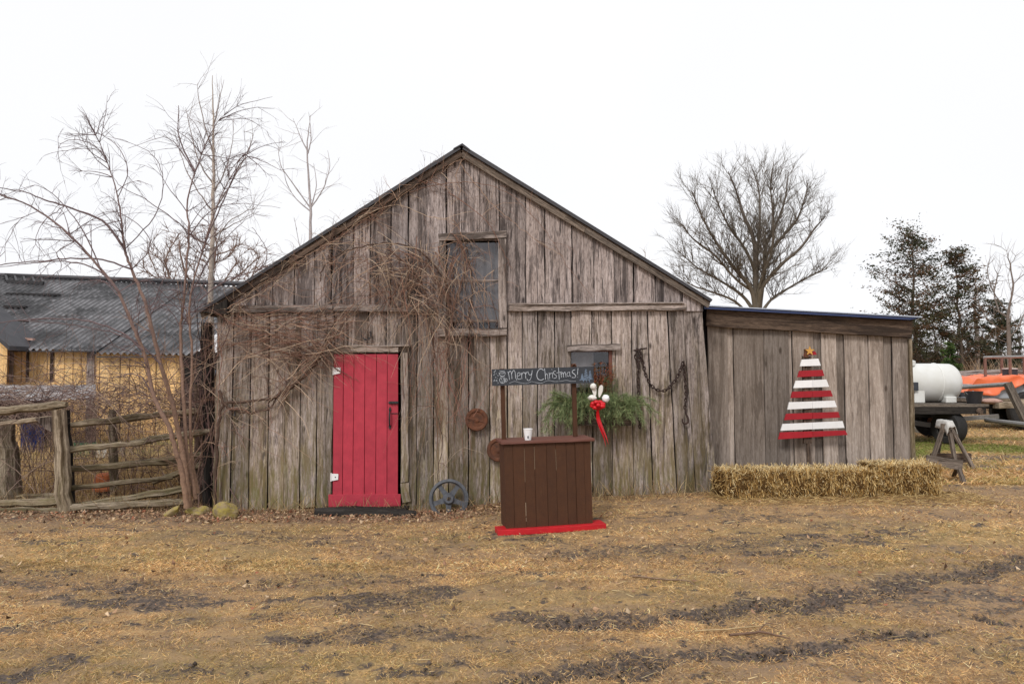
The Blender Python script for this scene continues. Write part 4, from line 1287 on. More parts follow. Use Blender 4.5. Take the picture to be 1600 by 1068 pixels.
def bough(seed, px0, px1, n, label, fan):
    """one armful of evergreen: sprays start in the box and arch over its edge"""
    mb = MB()
    for i in range(n):
        sx_ = random.uniform(px0, px1)
        a = P(sx_, random.uniform(634, 648), 9.28)
        k = fan(sx_)
        dx = k[0] + random.gauss(0, 9); dy = k[1] + random.gauss(0, 10)
        b = P(sx_ + dx * .55, 640 - random.uniform(6, 24), 9.28 - random.uniform(.04, .14)); c = P(sx_ + dx, 634 + dy, 9.28 - random.uniform(.10, .30))
        needle_spray(mb, [a, b, c])
    return mb
mb = bough(0, 885, 912, 34, '', lambda x: (-(912 - x) * 1.0 - 12, 20))
for _ in range(12):
    a = P(random.uniform(885, 905), 640, 9.25); c = P(random.uniform(860, 884), random.uniform(612, 655), 9.1)
    needle_spray(mb, [a, (a + c) / 2 + [0, -.03, .05], c])
tag(mb.build('evergreen_bough', M['needle'], origin=P(893, 645, 9.28)), 'drooping green pine boughs spilling over the left end of the window box', 'greenery', 'evergreen boughs in the window box')
mb = bough(1, 940, 975, 40, '', lambda x: ((x - 940) * 0.8 + 8, 18))
for _ in range(14):
    a = P(random.uniform(958, 975), 640, 9.25); c = P(random.uniform(978, 997), random.uniform(622, 655), 9.1)
    needle_spray(mb, [a, (a + c) / 2 + [0, -.03, .05], c])
tag(mb.build('evergreen_bough', M['needle'], origin=P(965, 645, 9.28)), 'drooping pine boughs spilling over the right end of the window box', 'greenery', 'evergreen boughs in the window box')
mb = bough(2, 900, 955, 30, '', lambda x: ((x - 928) * 0.35, 16))
for _ in range(46):
    a = P(random.uniform(895, 968), 640, 9.32); c = P(a[0] / 9.32 * FPX + 800 + random.uniform(-16, 16), random.uniform(588, 622), 9.30)
    needle_spray(mb, [a, (a + c) / 2 + [0, -.02, 0], c], 0.05, 200, (0.08, 0.12, 0.06), (0.18, 0.2, 0.09))
tag(mb.build('evergreen_bough', M['needle'], origin=P(928, 645, 9.28)), 'upright green boughs in the middle of the window box behind the white ornament', 'greenery', 'evergreen boughs in the window box')
# rust-coloured dried sprigs behind the boughs
mb = MB()
for _ in range(34):
    a = P(random.uniform(928, 955), 625, 9.36); c = P(random.uniform(926, 962), random.uniform(568, 600), 9.34)
    pts = catmull([a, (a + c) / 2 + RNG.normal(0, .015, 3), c], 4); mb.tube(pts, 0.0025, 3, (0.16, 0.06, 0.03, 1))
    for q in range(14):
        b = pts[random.randrange(3, len(pts))]; e = b + np.array([random.gauss(0, .02), random.gauss(0, .01), random.uniform(.0, .035)])
        mb.tube([b, e], [0.004, 0.001], 3, (random.choice([0.30, 0.20, 0.13]), random.choice([0.09, 0.06]), 0.03, 1))
tag(mb.build('dried_sprigs', M['needle'], origin=P(945, 625, 9.36)), 'rust-coloured dried sprigs standing in front of the small window', 'dried plants')

# white plush ornament
oc = P(933, 628, 9.02)
orn = thing('ornament', 'white plush ornament with two upright paddles and pompoms', 'ornament', oc)
def blob(mb, c, r, n=10, jit=0.06, sc=(1, 1, 1), col=None):
    th_ = np.linspace(0.001, math.pi - .001, n); ph = np.arange(2 * n) * math.pi / n
    v = np.array([[math.sin(a) * math.cos(b), math.sin(a) * math.sin(b), math.cos(a)] for a in th_ for b in ph])
    v = v * (1 + RNG.normal(0, jit, (len(v), 1))) * r * np.array(sc) + np.array(c)
    m = 2 * n
    f = np.array([[i * m + j, i * m + (j + 1) % m, (i + 1) * m + (j + 1) % m, (i + 1) * m + j] for i in range(n - 1) for j in range(m)])[:, ::-1]
    mb.add(v, f, None, col)
def paddle(px, py, w, h, tilt):
    c = P(px, py, 9.02); mb = MB()
    out = [(w * s_ * (0.75 + .25 * math.sin(q)), h * math.sin(q)) for s_, q in [(math.cos(t), t) for t in np.linspace(0, 2 * math.pi, 20)[:-1]]]
    Mx = Matrix.Translation(Vector(c)) @ Matrix.Rotation(tilt, 4, 'Y')
    mb.prism(out, -.018, .018, Mx)
    return mb.build('paddle', M['fur'], orn, bevel=0.008)
paddle(928.5, 610, .034, .072, R(-8)); paddle(938, 611, .032, .075, R(12))
mb = MB(); blob(mb, P(927, 603.5, 9.0), .036, 10, .1); blob(mb, P(925.5, 621.5, 8.99), .042, 10, .12, (1.2, 1, .8)); mb.build('white_flower', M['fur'], orn, smooth=True)
mb = MB(); blob(mb, P(946.5, 622.5, 8.99), .044, 12, .08); mb.build('pompom', M['white'], orn, smooth=True)
bc = P(934, 632.5, 8.93)
bow = thing('red_bow', 'bright red bow with two long tails on the window box', 'bow', bc)
mb = MB()
for i in range(8):
    a = i * 2 * math.pi / 8 + .3
    cc0 = bc + np.array([math.cos(a) * .058, random.uniform(-.02, .02), math.sin(a) * .034])
    blob(mb, cc0, .036, 9, .05, (1.0, .7, .72))
blob(mb, bc + [0, -.03, 0], .026, 8, .03)
mb.build('loops', M['ribbon'], bow, smooth=True)
for tail in ([(934, 652), (938, 668), (944, 684), (946.5, 697)], [(935, 652), (941, 668), (947, 682), (951, 694)]):
    pts = catmull([bc + [0, 0.0, -.02]] + [P(a, b, 8.97) for a, b in tail], 6)
    w = np.interp(np.linspace(0, 1, len(pts)), [0, .3, 1], [.010, .022, .014])[:, None]
    tt = np.linspace(0, 3, len(pts)); sd_ = np.stack([np.cos(tt * .5), np.sin(tt) * .5, np.zeros(len(pts))], -1)
    mb = MB(); k = len(pts); mb.add(np.vstack([pts - sd_ * w, pts + sd_ * w]), [(j, j + 1, k + j + 1, k + j) for j in range(k - 1)])
    mb.build('tail', M['ribbon'], bow, smooth=True)

# ------------------------------------------------------------------ slatted christmas tree on the shed
TY = 9.72
tr = thing('wooden_christmas_tree', 'red and white slatted wooden Christmas tree with a yellow star', 'decoration', P(1267, 690, TY))
rows = [  # left-bottom, right-bottom, left-top, right-top x; bottom-left y, bottom-right y, top-left, top-right, colour
    (1216, 1325, 1219, 1321, 686, 679, 675, 672, 'treered'), (1220, 1320, 1223, 1317, 672.5, 668, 662, 657.5, 'white'),
    (1225.5, 1313, 1228.5, 1310.5, 656, 652, 646, 643, 'treered'), (1230.5, 1308, 1233, 1304.5, 639.5, 635.5, 628, 625.5, 'white'),
    (1235.5, 1302, 1238, 1298.5, 621.5, 619, 611.5, 609.5, 'treered'), (1240, 1296, 1243.5, 1291.5, 606, 604, 594.5, 592.5, 'white'),
    (1246, 1288.5, 1249, 1285.5, 589, 587, 579, 577.5, 'treered'), (1250, 1283, 1253, 1279, 572, 571, 561.5, 560, 'white'),
    (1256, 1276.5, 1258.5, 1274, 555, 554, 549, 548.5, 'treered')]
xm_ = 1270
mb = MB()
a, b = P(1262.5, 690, TY), P(1262.5, 556, TY)
mb.box((a[0] - .05, TY, a[2] - .02), (a[0] + .05, TY + .04, b[2]), jit=.001)
mb.box((a[0] - .012, TY + .005, P(0, 722, TY)[2]), (a[0] + .03, TY + .03, a[2] - .022), jit=.003)
mb.build('upright_board', M['beam'], tr)
mb = MB(); p0, p1 = P(1256, 558, TY - .01), P(1262, 545, TY - .01)
mb.box((p0[0], TY - .035, p0[2]), (p1[0], TY - .012, p1[2])); mb.build('top_block', M['rust'], tr)
for r_ in rows:
    lb, rb, lt, rt, ybl, ybr, ytl, ytr, m_ = r_
    yo = TY - .022
    halves = ((lb, xm_, lt, xm_), (xm_, rb, xm_, rt)) if rb - lb > 50 else ((lb, rb, lt, rt),)
    for hi_, (x0b, x1b, x0t, x1t) in enumerate(halves):
        f0 = 0 if hi_ == 0 else .5; f1 = .5 if len(halves) == 2 and hi_ == 0 else 1
        pts = [P(x0b, ybl + (ybr - ybl) * f0, yo), P(x1b - .35, ybl + (ybr - ybl) * f1, yo), P(x1t - .35, ytl + (ytr - ytl) * f1, yo), P(x0t, ytl + (ytr - ytl) * f0, yo)]
        mb = MB(); mb.prism([(q[0], q[2]) for q in pts], yo - random.uniform(0, .006), yo + .02)
        mb.build('slat', M[m_], tr, bevel=.0015)
sc_ = P(1265.5, 548, TY - .05)
out = []
for i in range(10):
    a = R(90 + 36 * i); r = .062 if i % 2 == 0 else .026
    out.append((sc_[0] + r * math.cos(a), sc_[2] + r * math.sin(a)))
mb = MB(); mb.prism(out[::-1], TY - .05, TY - .037)
M['starwood'] = paint('yellow_star_paint', (0.62, 0.34, 0.08), (0.45, 0.22, 0.05), 0.6, 20, 0.8)
mb.build('star', M['starwood'], tr)

# ------------------------------------------------------------------ straw bales
def bale(px0, px1, Yc, label, seed, h=0.37, yaw=0.0, nstraw=5200, tall=0):
    rg = np.random.default_rng(seed)
    a, b = P(px0, 760, Yc - .2), P(px1, 760, Yc - .2)
    L = b[0] - a[0]; cx = (a[0] + b[0]) / 2; z0 = float(gh(cx, Yc)) - .01
    D_ = 0.46; h = h + tall
    Rz = Matrix.Translation(Vector((cx, Yc, z0))) @ Matrix.Rotation(yaw, 4, 'Z')
    th = thing('straw_bale', label, 'straw bale', (cx, Yc, z0), 'straw bales in a row before the shed')
    mb = MB()
    nx_, ny_, nz_ = 22, 12, 9
    def surf(u, v, ax, sgn):
        p = np.zeros(u.shape + (3,))
        o = [(1, 2), (0, 2), (0, 1)][ax]
        p[..., o[0]] = u; p[..., o[1]] = v; p[..., ax] = sgn
        return p
    half = np.array([L / 2 - .012, D_ / 2, h / 2])
    for ax in (0, 1, 2):
        for sg in (-1, 1):
            n1_, n2_ = [(ny_, nz_), (nx_, nz_), (nx_, ny_)][ax]
            u, v = np.meshgrid(np.linspace(-1, 1, n1_), np.linspace(-1, 1, n2_))
            p = surf(u, v, ax, sg)
            # rounded edges and lumpy sides
            q = p * half; r = 0.05
            inner = np.clip(q, -(half - r), half - r); dd = q - inner; ln = np.linalg.norm(dd, axis=-1, keepdims=True)
            q = inner + dd / (ln + 1e-9) * r
            w = np.sin(q[..., 0:1] * 31 + seed) * .006 + (fbm(q[..., 0] * 9 + q[..., 1] * 3, q[..., 2] * 9 + seed, 3)[..., None] - .5) * .05
            q = q + dd / (ln + 1e-9) * w
            q[..., 2] += half[2]
            vv = np.array([Rz @ Vector(k) for k in q.reshape(-1, 3)])
            idx = np.arange(n1_ * n2_).reshape(n2_, n1_)
            f = np.stack([idx[:-1, :-1], idx[:-1, 1:], idx[1:, 1:], idx[1:, :-1]], -1).reshape(-1, 4)
            mb.add(vv, f, q.reshape(-1, 3), np.tile([0.10, 0.055, 0.02, 1], (len(vv), 1)))  # dark core colour stands in for shadow between the straws
    mb.build('packed_straw', M['straw'], th, smooth=True)
    # straws over the surface
    N = nstraw
    area = np.array([D_ * h, L * h * 1.6, L * D_ * 1.3]); axs = rg.choice(3, N, p=area / area.sum()); sg = np.where(rg.random(N) < .5, -1.0, 1.0)
    sg[axs == 2] = 1; sg[(axs == 1) & (rg.random(N) < .75)] = -1
    p = (rg.random((N, 3)) * 2 - 1); p[np.arange(N), axs] = sg
    q = p * half; nrm = np.zeros((N, 3)); nrm[np.arange(N), axs] = sg
    d = rg.normal(0, 1, (N, 3)); d[axs == 1] *= [0.30, 0.25, 1.2]; d[axs == 0] *= [.3, .35, 1.1]; d[axs == 2] *= [0.8, 0.9, 0.30]
    d = d / np.linalg.norm(d, axis=1, keepdims=True)
    out_ = rg.random((N, 1)) ** 1.5 * .8
    d = d + nrm * out_; d /= np.linalg.norm(d, axis=1, keepdims=True)
    q[:, 2] += half[2]
    lump = np.sin(q[:, 0:1] * 31 + seed) * .008
    q = q + nrm * (lump - .004)
    Ls = (0.035 + 0.10 * rg.random((N, 1)) ** 1.8)
    s_ = np.cross(d, nrm + rg.normal(0, .4, (N, 3))); s_ /= np.linalg.norm(s_, axis=1, keepdims=True) + 1e-9
    w = 0.0027 * (.6 + .9 * rg.random((N, 1)))
    A = q - d * Ls * .35; B = q + d * Ls * .65 + nrm * .004
    B[:, 2] += -0.012 * rg.random(N)
    v = np.stack([A - s_ * w, A + s_ * w, B + s_ * w, B - s_ * w], 1)
    Mr = np.array(Rz)
    vv = v.reshape(-1, 3) @ Mr[:3, :3].T + Mr[:3, 3]
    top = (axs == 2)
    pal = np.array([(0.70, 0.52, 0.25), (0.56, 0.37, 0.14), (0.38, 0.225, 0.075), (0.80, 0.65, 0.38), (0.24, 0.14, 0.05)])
    ci = np.where(top, rg.choice(5, N, p=[.32, .10, .03, .54, .01]), rg.choice(5, N, p=[.22, .27, .24, .08, .19]))  # paler top, darker sides: the fall of light is put into the straw colours
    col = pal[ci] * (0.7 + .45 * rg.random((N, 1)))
    mb = MB(); mb.add(vv, np.arange(N * 4).reshape(N, 4), vv, np.repeat(np.hstack([col, np.ones((N, 1))]), 4, 0))
    o = mb.build('loose_stems', M['straw'], th); o['kind'] = 'stuff'
    mb = MB()
    for k in (-.11, .11):
        pts = [Rz @ Vector((s1 * (half[0] + .006), k, z_)) for s1, z_ in ((-1, .02), (-1, h + .004), (1, h + .004), (1, .02), (-1, .02))]
        mb.tube(np.array(pts), .0022, 4, (0.25, 0.13, 0.06, 1))
    mb.build('twine', M['twig'], th)
bale(1128, 1263, 9.02, 'left bale of the straw row, its end frayed and spreading loose straw', 11, 0.325, R(3), 5200)
bale(1261, 1370, 9.10, 'middle bale of the straw row, in front of the slatted Christmas tree', 12, 0.315, R(-1), 4800)
bale(1366, 1471, 9.17, 'right bale of the straw row, bushier and standing a little taller than the others', 13, 0.365, R(2), 5200)

# ------------------------------------------------------------------ sawhorses on the right
def flat_leg(th, a, b, w=.07, h=.03, name='leg', mat='sawhorse'):
    mb = MB(); mb.bar(a, b, w, h, seg=3, jit=.002, up=(0, 1, 0)); return mb.build(name, M[mat], th)
HY = 11.3
o = G(1485, 733)
sh1 = thing('sawhorse', 'weathered wooden sawhorse standing in the yard beside the shed', 'sawhorse', o)
ta, tb = P(1477, 668, 11.2), P(1481, 664, 12.1)
tb[2] = ta[2] - .01
mb = MB(); mb.bar(ta, tb, .12, .12, seg=3, jit=.004); mb.build('top_beam', M['sawhorse'], sh1)
for (p0, p1) in (((1473, 671, 11.25), (1448, 719, 11.0)), ((1483, 671, 11.25), (1496, 722, 10.95)),
                 ((1472, 671, 12.0), (1462, 711, 12.2)), ((1486, 669, 12.0), (1522, 731, 11.5))):
    a = P(*p0); b = P(*p1); b[2] = float(gh(b[0], b[1])) - .005
    flat_leg(sh1, a, b, .048, .04)
mb = MB()
a = P(1454, 711, 11.9); b = P(1517, 710, 11.9); a[2] = b[2] = float(gh(3, 11)) + .12
mb.bar(a, b, .035, .14, seg=4, jit=.003); mb.build('cross_board', M['beam'], sh1)
rag = MB()
u, v = np.meshgrid(np.linspace(-1, 1, 14), np.linspace(-1, 1, 14))
cc_ = (ta * .9 + tb * .1)
zz = ta[2] + .075 + .035 * fbm(u * 2, v * 2, 5) + .01
xx = cc_[0] + u * .082 + .02 * fbm(u * 3, v * 3, 9); yy = cc_[1] + v * .16
fall = np.maximum(0, np.abs(u) - .62); zz = zz - fall * .32; 
tz = np.maximum(0, -v - .55); zz = zz - tz * .2
V_ = np.stack([xx, yy, zz], -1).reshape(-1, 3); idx = np.arange(196).reshape(14, 14)
rag.add(V_, np.stack([idx[:-1, :-1], idx[:-1, 1:], idx[1:, 1:], idx[1:, :-1]], -1).reshape(-1, 4))
ro = rag.build('plastic_cover', M['dirtyplastic'], origin=cc_, smooth=True)
so = ro.modifiers.new('thick', 'SOLIDIFY'); so.thickness = .008
tag(ro, 'crumpled dirty white plastic lying over the sawhorse top', 'plastic sheet')
# low second trestle in front
o = G(1476, 738)
sh2 = thing('low_trestle', 'low broken trestle of dark planks in front of the sawhorse', 'trestle', o)
mb = MB(); mb.bar(P(1447, 717, 10.3), P(1504, 727, 10.1), .05, .12, seg=6, jit=.004); mb.build('plank', M['sawhorse'], sh2)
a = P(1499, 733, 10.08); b = P(1507, 757, 9.95); b[2] = float(gh(b[0], b[1])) - .005
flat_leg(sh2, a, b, .045, .045)
a = P(1452, 716, 10.32); b = P(1440, 737, 10.4); b[2] = float(gh(b[0], b[1])) - .005
flat_leg(sh2, a, b, .045, .045)
a = P(1496, 730, 10.16); b = P(1490, 740, 10.7); b[2] = float(gh(b[0], b[1])) - .005
flat_leg(sh2, a, b, .045, .045)
a = P(1450, 718, 10.36); b = P(1462, 738, 10.8); b[2] = float(gh(b[0], b[1])) - .005
flat_leg(sh2, a, b, .045, .045)
# concrete block by the shed corner
c = G(1434, 676)
mb = MB(); mb.box((c[0] - .18, c[1] - .1, c[2]), (c[0] + .18, c[1] + .1, c[2] + .13), jit=.004)
M['concrete'] = stone_mat('concrete_block', (0.36, 0.34, 0.30), (0.25, 0.23, 0.2), (0.28, 0.26, 0.2))
tag(mb.build('stone_block', M['concrete'], origin=c, bevel=.008), 'pale block lying on the grass behind the shed corner', 'block')

# ------------------------------------------------------------------ wagons, tank, tarpaulin on the right
WY = 15.2
def wheel_at(th, c, r, w, axis_rot, rimc='galv'):
    Mx = Matrix.Rotation(axis_rot, 4, 'Z') @ Matrix.Rotation(R(90), 4, 'Y')
    mb = MB(); mb.lathe([(r * .55, -w / 2 + .02), (r * .62, -w / 2), (r * .93, -w / 2), (r, -w / 2 + .035), (r, w / 2 - .035), (r * .93, w / 2), (r * .62, w / 2), (r * .55, w / 2 - .02), (r * .55, -w / 2 + .02)], c, Mx, 36)
    ty = mb.build('tyre', M['tyre'], th)
    mb = MB(); mb.lathe([(.02, -w / 2 + .0), (r * .2, -w / 2 + .005), (r * .24, -w / 2 + .05), (r * .5, -w / 2 + .06), (r * .545, -w / 2 + .015), (r * .545, w / 2 - .015), (r * .2, w / 2 - .04), (.02, w / 2 - .03)], c, Mx, 24)
    mb.build('rim', M[rimc], ty)
gz = 0.15
dk = P(1420, 640, WY)[2]
wag = thing('flat_wagon', 'flat dark wooden farm wagon carrying the white tank', 'wagon', (P(1480, 640, WY)[0], WY, gz))
xl, xr = P(1290, 640, WY)[0], P(1548, 640, WY)[0]
mb = MB(); n = 9; zt = P(0, 631.5, WY)[2]
for i in range(n):
    y0 = WY + 2.3 * i / n
    mb.box((xl, y0 + .006, zt - .045), (xr - .03 * random.random() - (0.0 + .0 * i), y0 + 2.3 / n - .006, zt), jit=.004, axis=0)
mb.build('deck', M['wagon_wood'], wag)
mb = MB()
for y0 in (WY + .02, WY + .5, WY + 1.6): mb.bar([xl, y0, zt - .12], [xr - .1, y0, zt - .12], .07, .14, seg=3, jit=.003)
mb.build('side_beam', M['dark_wood'], wag)
mb = MB()
for y0 in (WY + .75, WY + 1.3): mb.bar([xl, y0, zt - .24], [xr - .2, y0, zt - .24], .1, .12)
mb.bar([xl + .8, WY + .15, .52], [xl + .8, WY + 2.1, .52], .1, .1); mb.bar([P(1470, 0, WY)[0], WY + .15, .50], [P(1470, 0, WY)[0], WY + 2.1, .50], .1, .1)
mb.build('chassis', M['black'], wag)
wheel_at(wag, (P(1468, 0, WY + .25)[0], WY + .25, gz + .33), .33, .27, R(24))
wheel_at(wag, (P(1446, 0, WY + 1.9)[0] - .05, WY + 1.9, gz + .36), .36, .24, R(50), 'rust')
wheel_at(wag, (P(1330, 0, WY + .25)[0], WY + .25, gz + .38), .38, .26, R(90), 'rust')
c = P(1531, 642, WY - .04)
mb = MB(); mb.lathe([(.001, -.02), (.06, -.02), (.068, 0), (.06, .02), (.001, .02)], c, Matrix.Rotation(R(90), 4, 'X'), 24); mb.build('round_lamp', M['beam'], wag)
# tank
TR = (P(0, 568, WY + 1.0)[2] - zt) / 2
tx1 = P(1500, 0, WY + 1.0)[0] - .22; tx0 = tx1 - 2.6; tzc = zt + TR + .005; ty = WY + 1.0
tank = thing('water_tank', 'large white plastic tank lying on the farm wagon', 'tank', ((tx0 + tx1) / 2, ty, zt))
prof = []
for q in np.linspace(0, math.pi / 2, 9): prof.append((TR * math.sin(q) + .001, .26 * (1 - math.cos(q))))
Lk = tx1 - tx0
prof += [(TR, .5), (TR * 1.012, .52), (TR * 1.012, .58), (TR, .6), (TR, 1.2), (TR * 1.012, 1.22), (TR * 1.012, 1.28), (TR, 1.3), (TR, Lk - .5)]
for q in np.linspace(math.pi / 2, math.pi, 9)[1:]: prof.append((TR * math.sin(q) + .001, Lk - .26 * (1 + math.cos(q))))
mb = MB(); mb.lathe(prof, (tx0, ty, tzc), Matrix.Rotation(R(90), 4, 'Y'), 40)
mb.build('tank_body', M['poly'], tank, smooth=True)
mb = MB(); mb.lathe([(.001, 0), (.32, 0), (.32, .10), (.24, .13), (.001, .13)], (tx1 - 1.25, ty, tzc + TR - .05), None, 24)
mb.build('lid', M['poly'], tank)
for qx in (tx1 - 1.0, tx1 - .35):
    mb = MB(); mb.box((qx - .12, ty - TR * .92, zt + .002), (qx + .10, ty + TR * .92, zt + TR * (.8 if qx < tx1 - .5 else .34)))
    mb.build('saddle', M['poly'], tank, bevel=.02)
mb = MB(); a = P(1428, 603, ty - TR * 1.0); mb.box((a[0] - .12, ty - TR * .985 - .03, a[2] - .09), (a[0] + .08, ty - TR * .9, a[2] + .08)); mb.build('label_plate', M['slate'], tank)
mb = MB(); vz = zt + .16
mb.tube(catmull([[tx1 - .04, ty - .1, vz], [tx1 + .10, ty - .12, vz - .02], [tx1 + .16, ty - .14, vz - .12], [tx1 + .3, ty - .3, zt + .02]], 5), .022, 8, cap=True); mb.build('outlet_hose', M['black'], tank, smooth=True)
mb = MB(); mb.box((tx1 - .05, ty - .15, vz - .04), (tx1 + .03, ty - .05, vz + .05), jit=.003); mb.build('valve', M['slate'], tank)
for q in (.52, 1.25, 1.95):
    mb = MB(); a_ = np.linspace(0, 2 * math.pi, 41); mb.tube([[tx0 + Lk - q, ty + TR * 1.006 * math.cos(w_), tzc + TR * 1.006 * math.sin(w_)] for w_ in a_], .012, 6); mb.build('moulded_rib', M['poly'], tank, smooth=True)
# bucket
bk = P(1522, 632, WY + .35); bk[2] = zt
bt_ = thing('bucket', 'dark rusty metal bucket standing on the wagon deck', 'bucket', bk)
mb = MB(); mb.lathe([(.001, .004), (.125, .0), (.165, .235), (.172, .24), (.172, .25), (.158, .25), (.118, .012), (.001, .01)], bk, None, 28); mb.build('pail', M['black'], bt_)
mb = MB(); a_ = np.linspace(0, math.pi, 12); mb.tube([bk + [.168 * math.cos(q), -.168 * math.sin(q) * .55, .235 - .10 * math.sin(q)] for q in a_], .005, 6); mb.build('handle', M['galv'], bt_)
# pinkish sack
sk = P(1548, 632, WY + .4); sk[2] = zt + .05
mb = MB(); blob(mb, sk, .2, 12, .05, (1.1, .7, .28)); M['sack'] = paint('faded_pink_sack', (0.52, 0.33, 0.28), (0.40, 0.25, 0.2), .8, 9, .8, .5)
tag(mb.build('sack', M['sack'], origin=sk, smooth=True), 'faded pinkish sack lying on the wagon deck beside the bucket', 'sack')
# light timber lying to the right
a, b = P(1556, 633, WY + .3), P(1720, 628, WY + .3)
mb = MB(); mb.bar(a, b, .2, .11, seg=5, jit=.004); mb.bar(P(1556, 627, WY + .8), P(1700, 624, WY + .8), .2, .08, seg=4, jit=.004)
tag(mb.build('timber', M['post'], origin=a), 'long pale squared timber lying level right of the bucket', 'timber')
# second wagon with tarpaulin
W2 = 19.0
wg2 = thing('loaded_wagon', 'second farm wagon under an orange tarpaulin behind the tank', 'wagon', (P(1560, 0, W2)[0], W2, gz))
zt2 = P(0, 622, W2)[2]
x0, x1 = P(1496, 0, W2)[0], P(1760, 0, W2)[0]
mb = MB(); mb.box((x0, W2, zt2 - .08), (x1, W2 + 2.3, zt2), jit=.003, axis=0)
mb.build('deck', M['wagon_wood'], wg2)
mb = MB(); mb.bar([x0 + .2, W2 + .6, zt2 - .2], [x1, W2 + .6, zt2 - .2], .12, .16); mb.bar([x0 + .2, W2 + 1.7, zt2 - .2], [x1, W2 + 1.7, zt2 - .2], .12, .16); mb.build('chassis', M['black'], wg2)
wheel_at(wg2, (P(1592, 0, W2 - .1)[0], W2 - .1, gz + .48), .48, .28, R(80), 'rust')
wheel_at(wg2, (P(1558, 0, W2 + 1.6)[0], W2 + 1.6, gz + .42), .42, .26, R(80), 'rust')
wheel_at(wg2, (P(1660, 0, W2 - .1)[0], W2 - .1, gz + .48), .48, .28, R(90), 'rust')
mb = MB(); mb.box((x0 + .1, W2 + .12, zt2), (x1 - .1, W2 + 2.1, zt2 + .35)); 
M['grey_load'] = paint('pale_grey_load', (0.45, 0.47, 0.5), (0.3, 0.32, 0.34), .7, 4, .8)
mb.build('load', M['grey_load'], wg2)
# draped tarpaulin as one wrinkled sheet
nu, nv = 90, 46
u, v = np.meshgrid(np.linspace(0, 1, nu), np.linspace(-1, 1, nv))
X_ = x0 + (x1 - x0) * u
prof_y = np.clip(v * 1.35, -1, 1) * 1.1 + W2 + 1.12
topz = P(0, 587, W2)[2]
hang = np.maximum(0, np.abs(v) - .74) / .26
wr = (fbm(u * 14, v * 5, 61, 5) - .5)
edge = zt2 - .04 + .42 * fbm(u * 9, v * 0, 17, 2)
Z_ = topz - .06 * (2 * u - 1) ** 2 - .04 * np.abs(v) + wr * .22
Z_ = Z_ * (1 - hang) + edge * hang
end = np.maximum(0, (.07 - u) / .07); Z_ = Z_ * (1 - end) + edge * end
prof_y = prof_y + wr * .45 * hang - .12 * hang * np.sign(-v) * 0
mb = MB(); idx = np.arange(nu * nv).reshape(nv, nu)
mb.add(np.stack([X_, prof_y, Z_], -1).reshape(-1, 3), np.stack([idx[:-1, :-1], idx[:-1, 1:], idx[1:, 1:], idx[1:, :-1]], -1).reshape(-1, 4))
tp = mb.build('tarpaulin', M['tarp'], origin=(x0, W2, zt2), smooth=True)
so = tp.modifiers.new('thick', 'SOLIDIFY'); so.thickness = .006
tag(tp, 'wrinkled bright orange tarpaulin draped over the load of the rear wagon', 'tarpaulin')
# rusty frame on top
fr = thing('metal_frame', 'rusty brown pipe frame standing above the orange tarpaulin', 'frame', P(1539, 590, W2 + .6))
ft = [P(1537, 558, W2 + .6), P(1640, 556, W2 + .6), P(1545, 558.5, W2 + 1.6), P(1640, 557, W2 + 1.6)]
mb = MB(); mb.tube([ft[0], ft[1]], .035, 8, cap=True); mb.build('rail', M['galv'], fr)
mb = MB(); mb.tube([ft[2], ft[3]], .03, 8, cap=True); mb.build('rail', M['galv'], fr)
for (px, yy) in ((1539, .6), (1578, .6), (1620, .6), (1565, 1.6), (1600, 1.6)):
    a = P(px, 558, W2 + yy); b = a.copy(); b[2] = zt2 + .3
    mb = MB(); mb.bar(a, b, .05, .05); mb.build('upright', M['steel_frame'], fr)
a, b = P(1569, 581, W2 + .9), P(1590, 581, W2 + .9)
mb = MB(); a[2] = topz - .02; mb.lathe([(.001, 0), (.17, 0), (.17, .15), (.175, .15), (.175, .19), (.001, .19)], (a + [.15, 0, 0]), None, 24)
tb_ = mb.build('plastic_tub', M['slate'], origin=a); tag(tb_, 'dark tub with pale lid standing inside the rusty frame', 'tub')
mb = MB(); mb.lathe([(.001, .191), (.178, .191), (.178, .215), (.001, .22)], a + [.15, 0, 0], None, 24); mb.build('lid', M['poly'], tb_)
# hitch pole and leaning gate on the wagons
gt = thing('pipe_gate', 'grey pipe rail with one leg leaning down against the timber', 'gate', P(1560, 660, WY - .3))
mb = MB(); mb.tube([P(1470, 607, WY + 2.4), P(1576, 600, WY - .1)], .045, 8, cap=True); mb.build('rail', M['galv'], gt)
mb = MB(); mb.bar(P(1574, 598, WY - .1), P(1608, 668, WY - .4), .13, .10, up=(0, 1, 0)); mb.build('leg', M['wagon_wood'], gt)
mb = MB(); mb.tube([P(1541, 656, WY + .2), P(1612, 664, WY - 1.6)], .045, 8, cap=True); mb.bar(P(1500, 654, WY + 1), P(1560, 650, WY + 1), .05, .09)
tag(mb.build('drawbar', M['galv'], origin=P(1541, 656, WY)), 'long grey drawbar reaching down to the right under the wagon', 'drawbar')
# logs in the background right
for i, (p0, p1, YY, rr) in enumerate((((1498, 584, 22), (1640, 580, 22), 22, .09), ((1500, 588, 21), (1560, 586, 21), 21, .06))):
    a, b = P(*p0), P(*p1); mb = MB(); mb.tube(catmull([a, (a + b) / 2 + [0, 0, .02], b], 4), [rr, rr * .8], 8, cap=True)
    tag(mb.build('log_rail', M['trim'], origin=a), ('long grey log lying level behind the orange tarpaulin', 'shorter thin log lying just below the long grey log')[i], 'log')
for i in range(2):
    pass

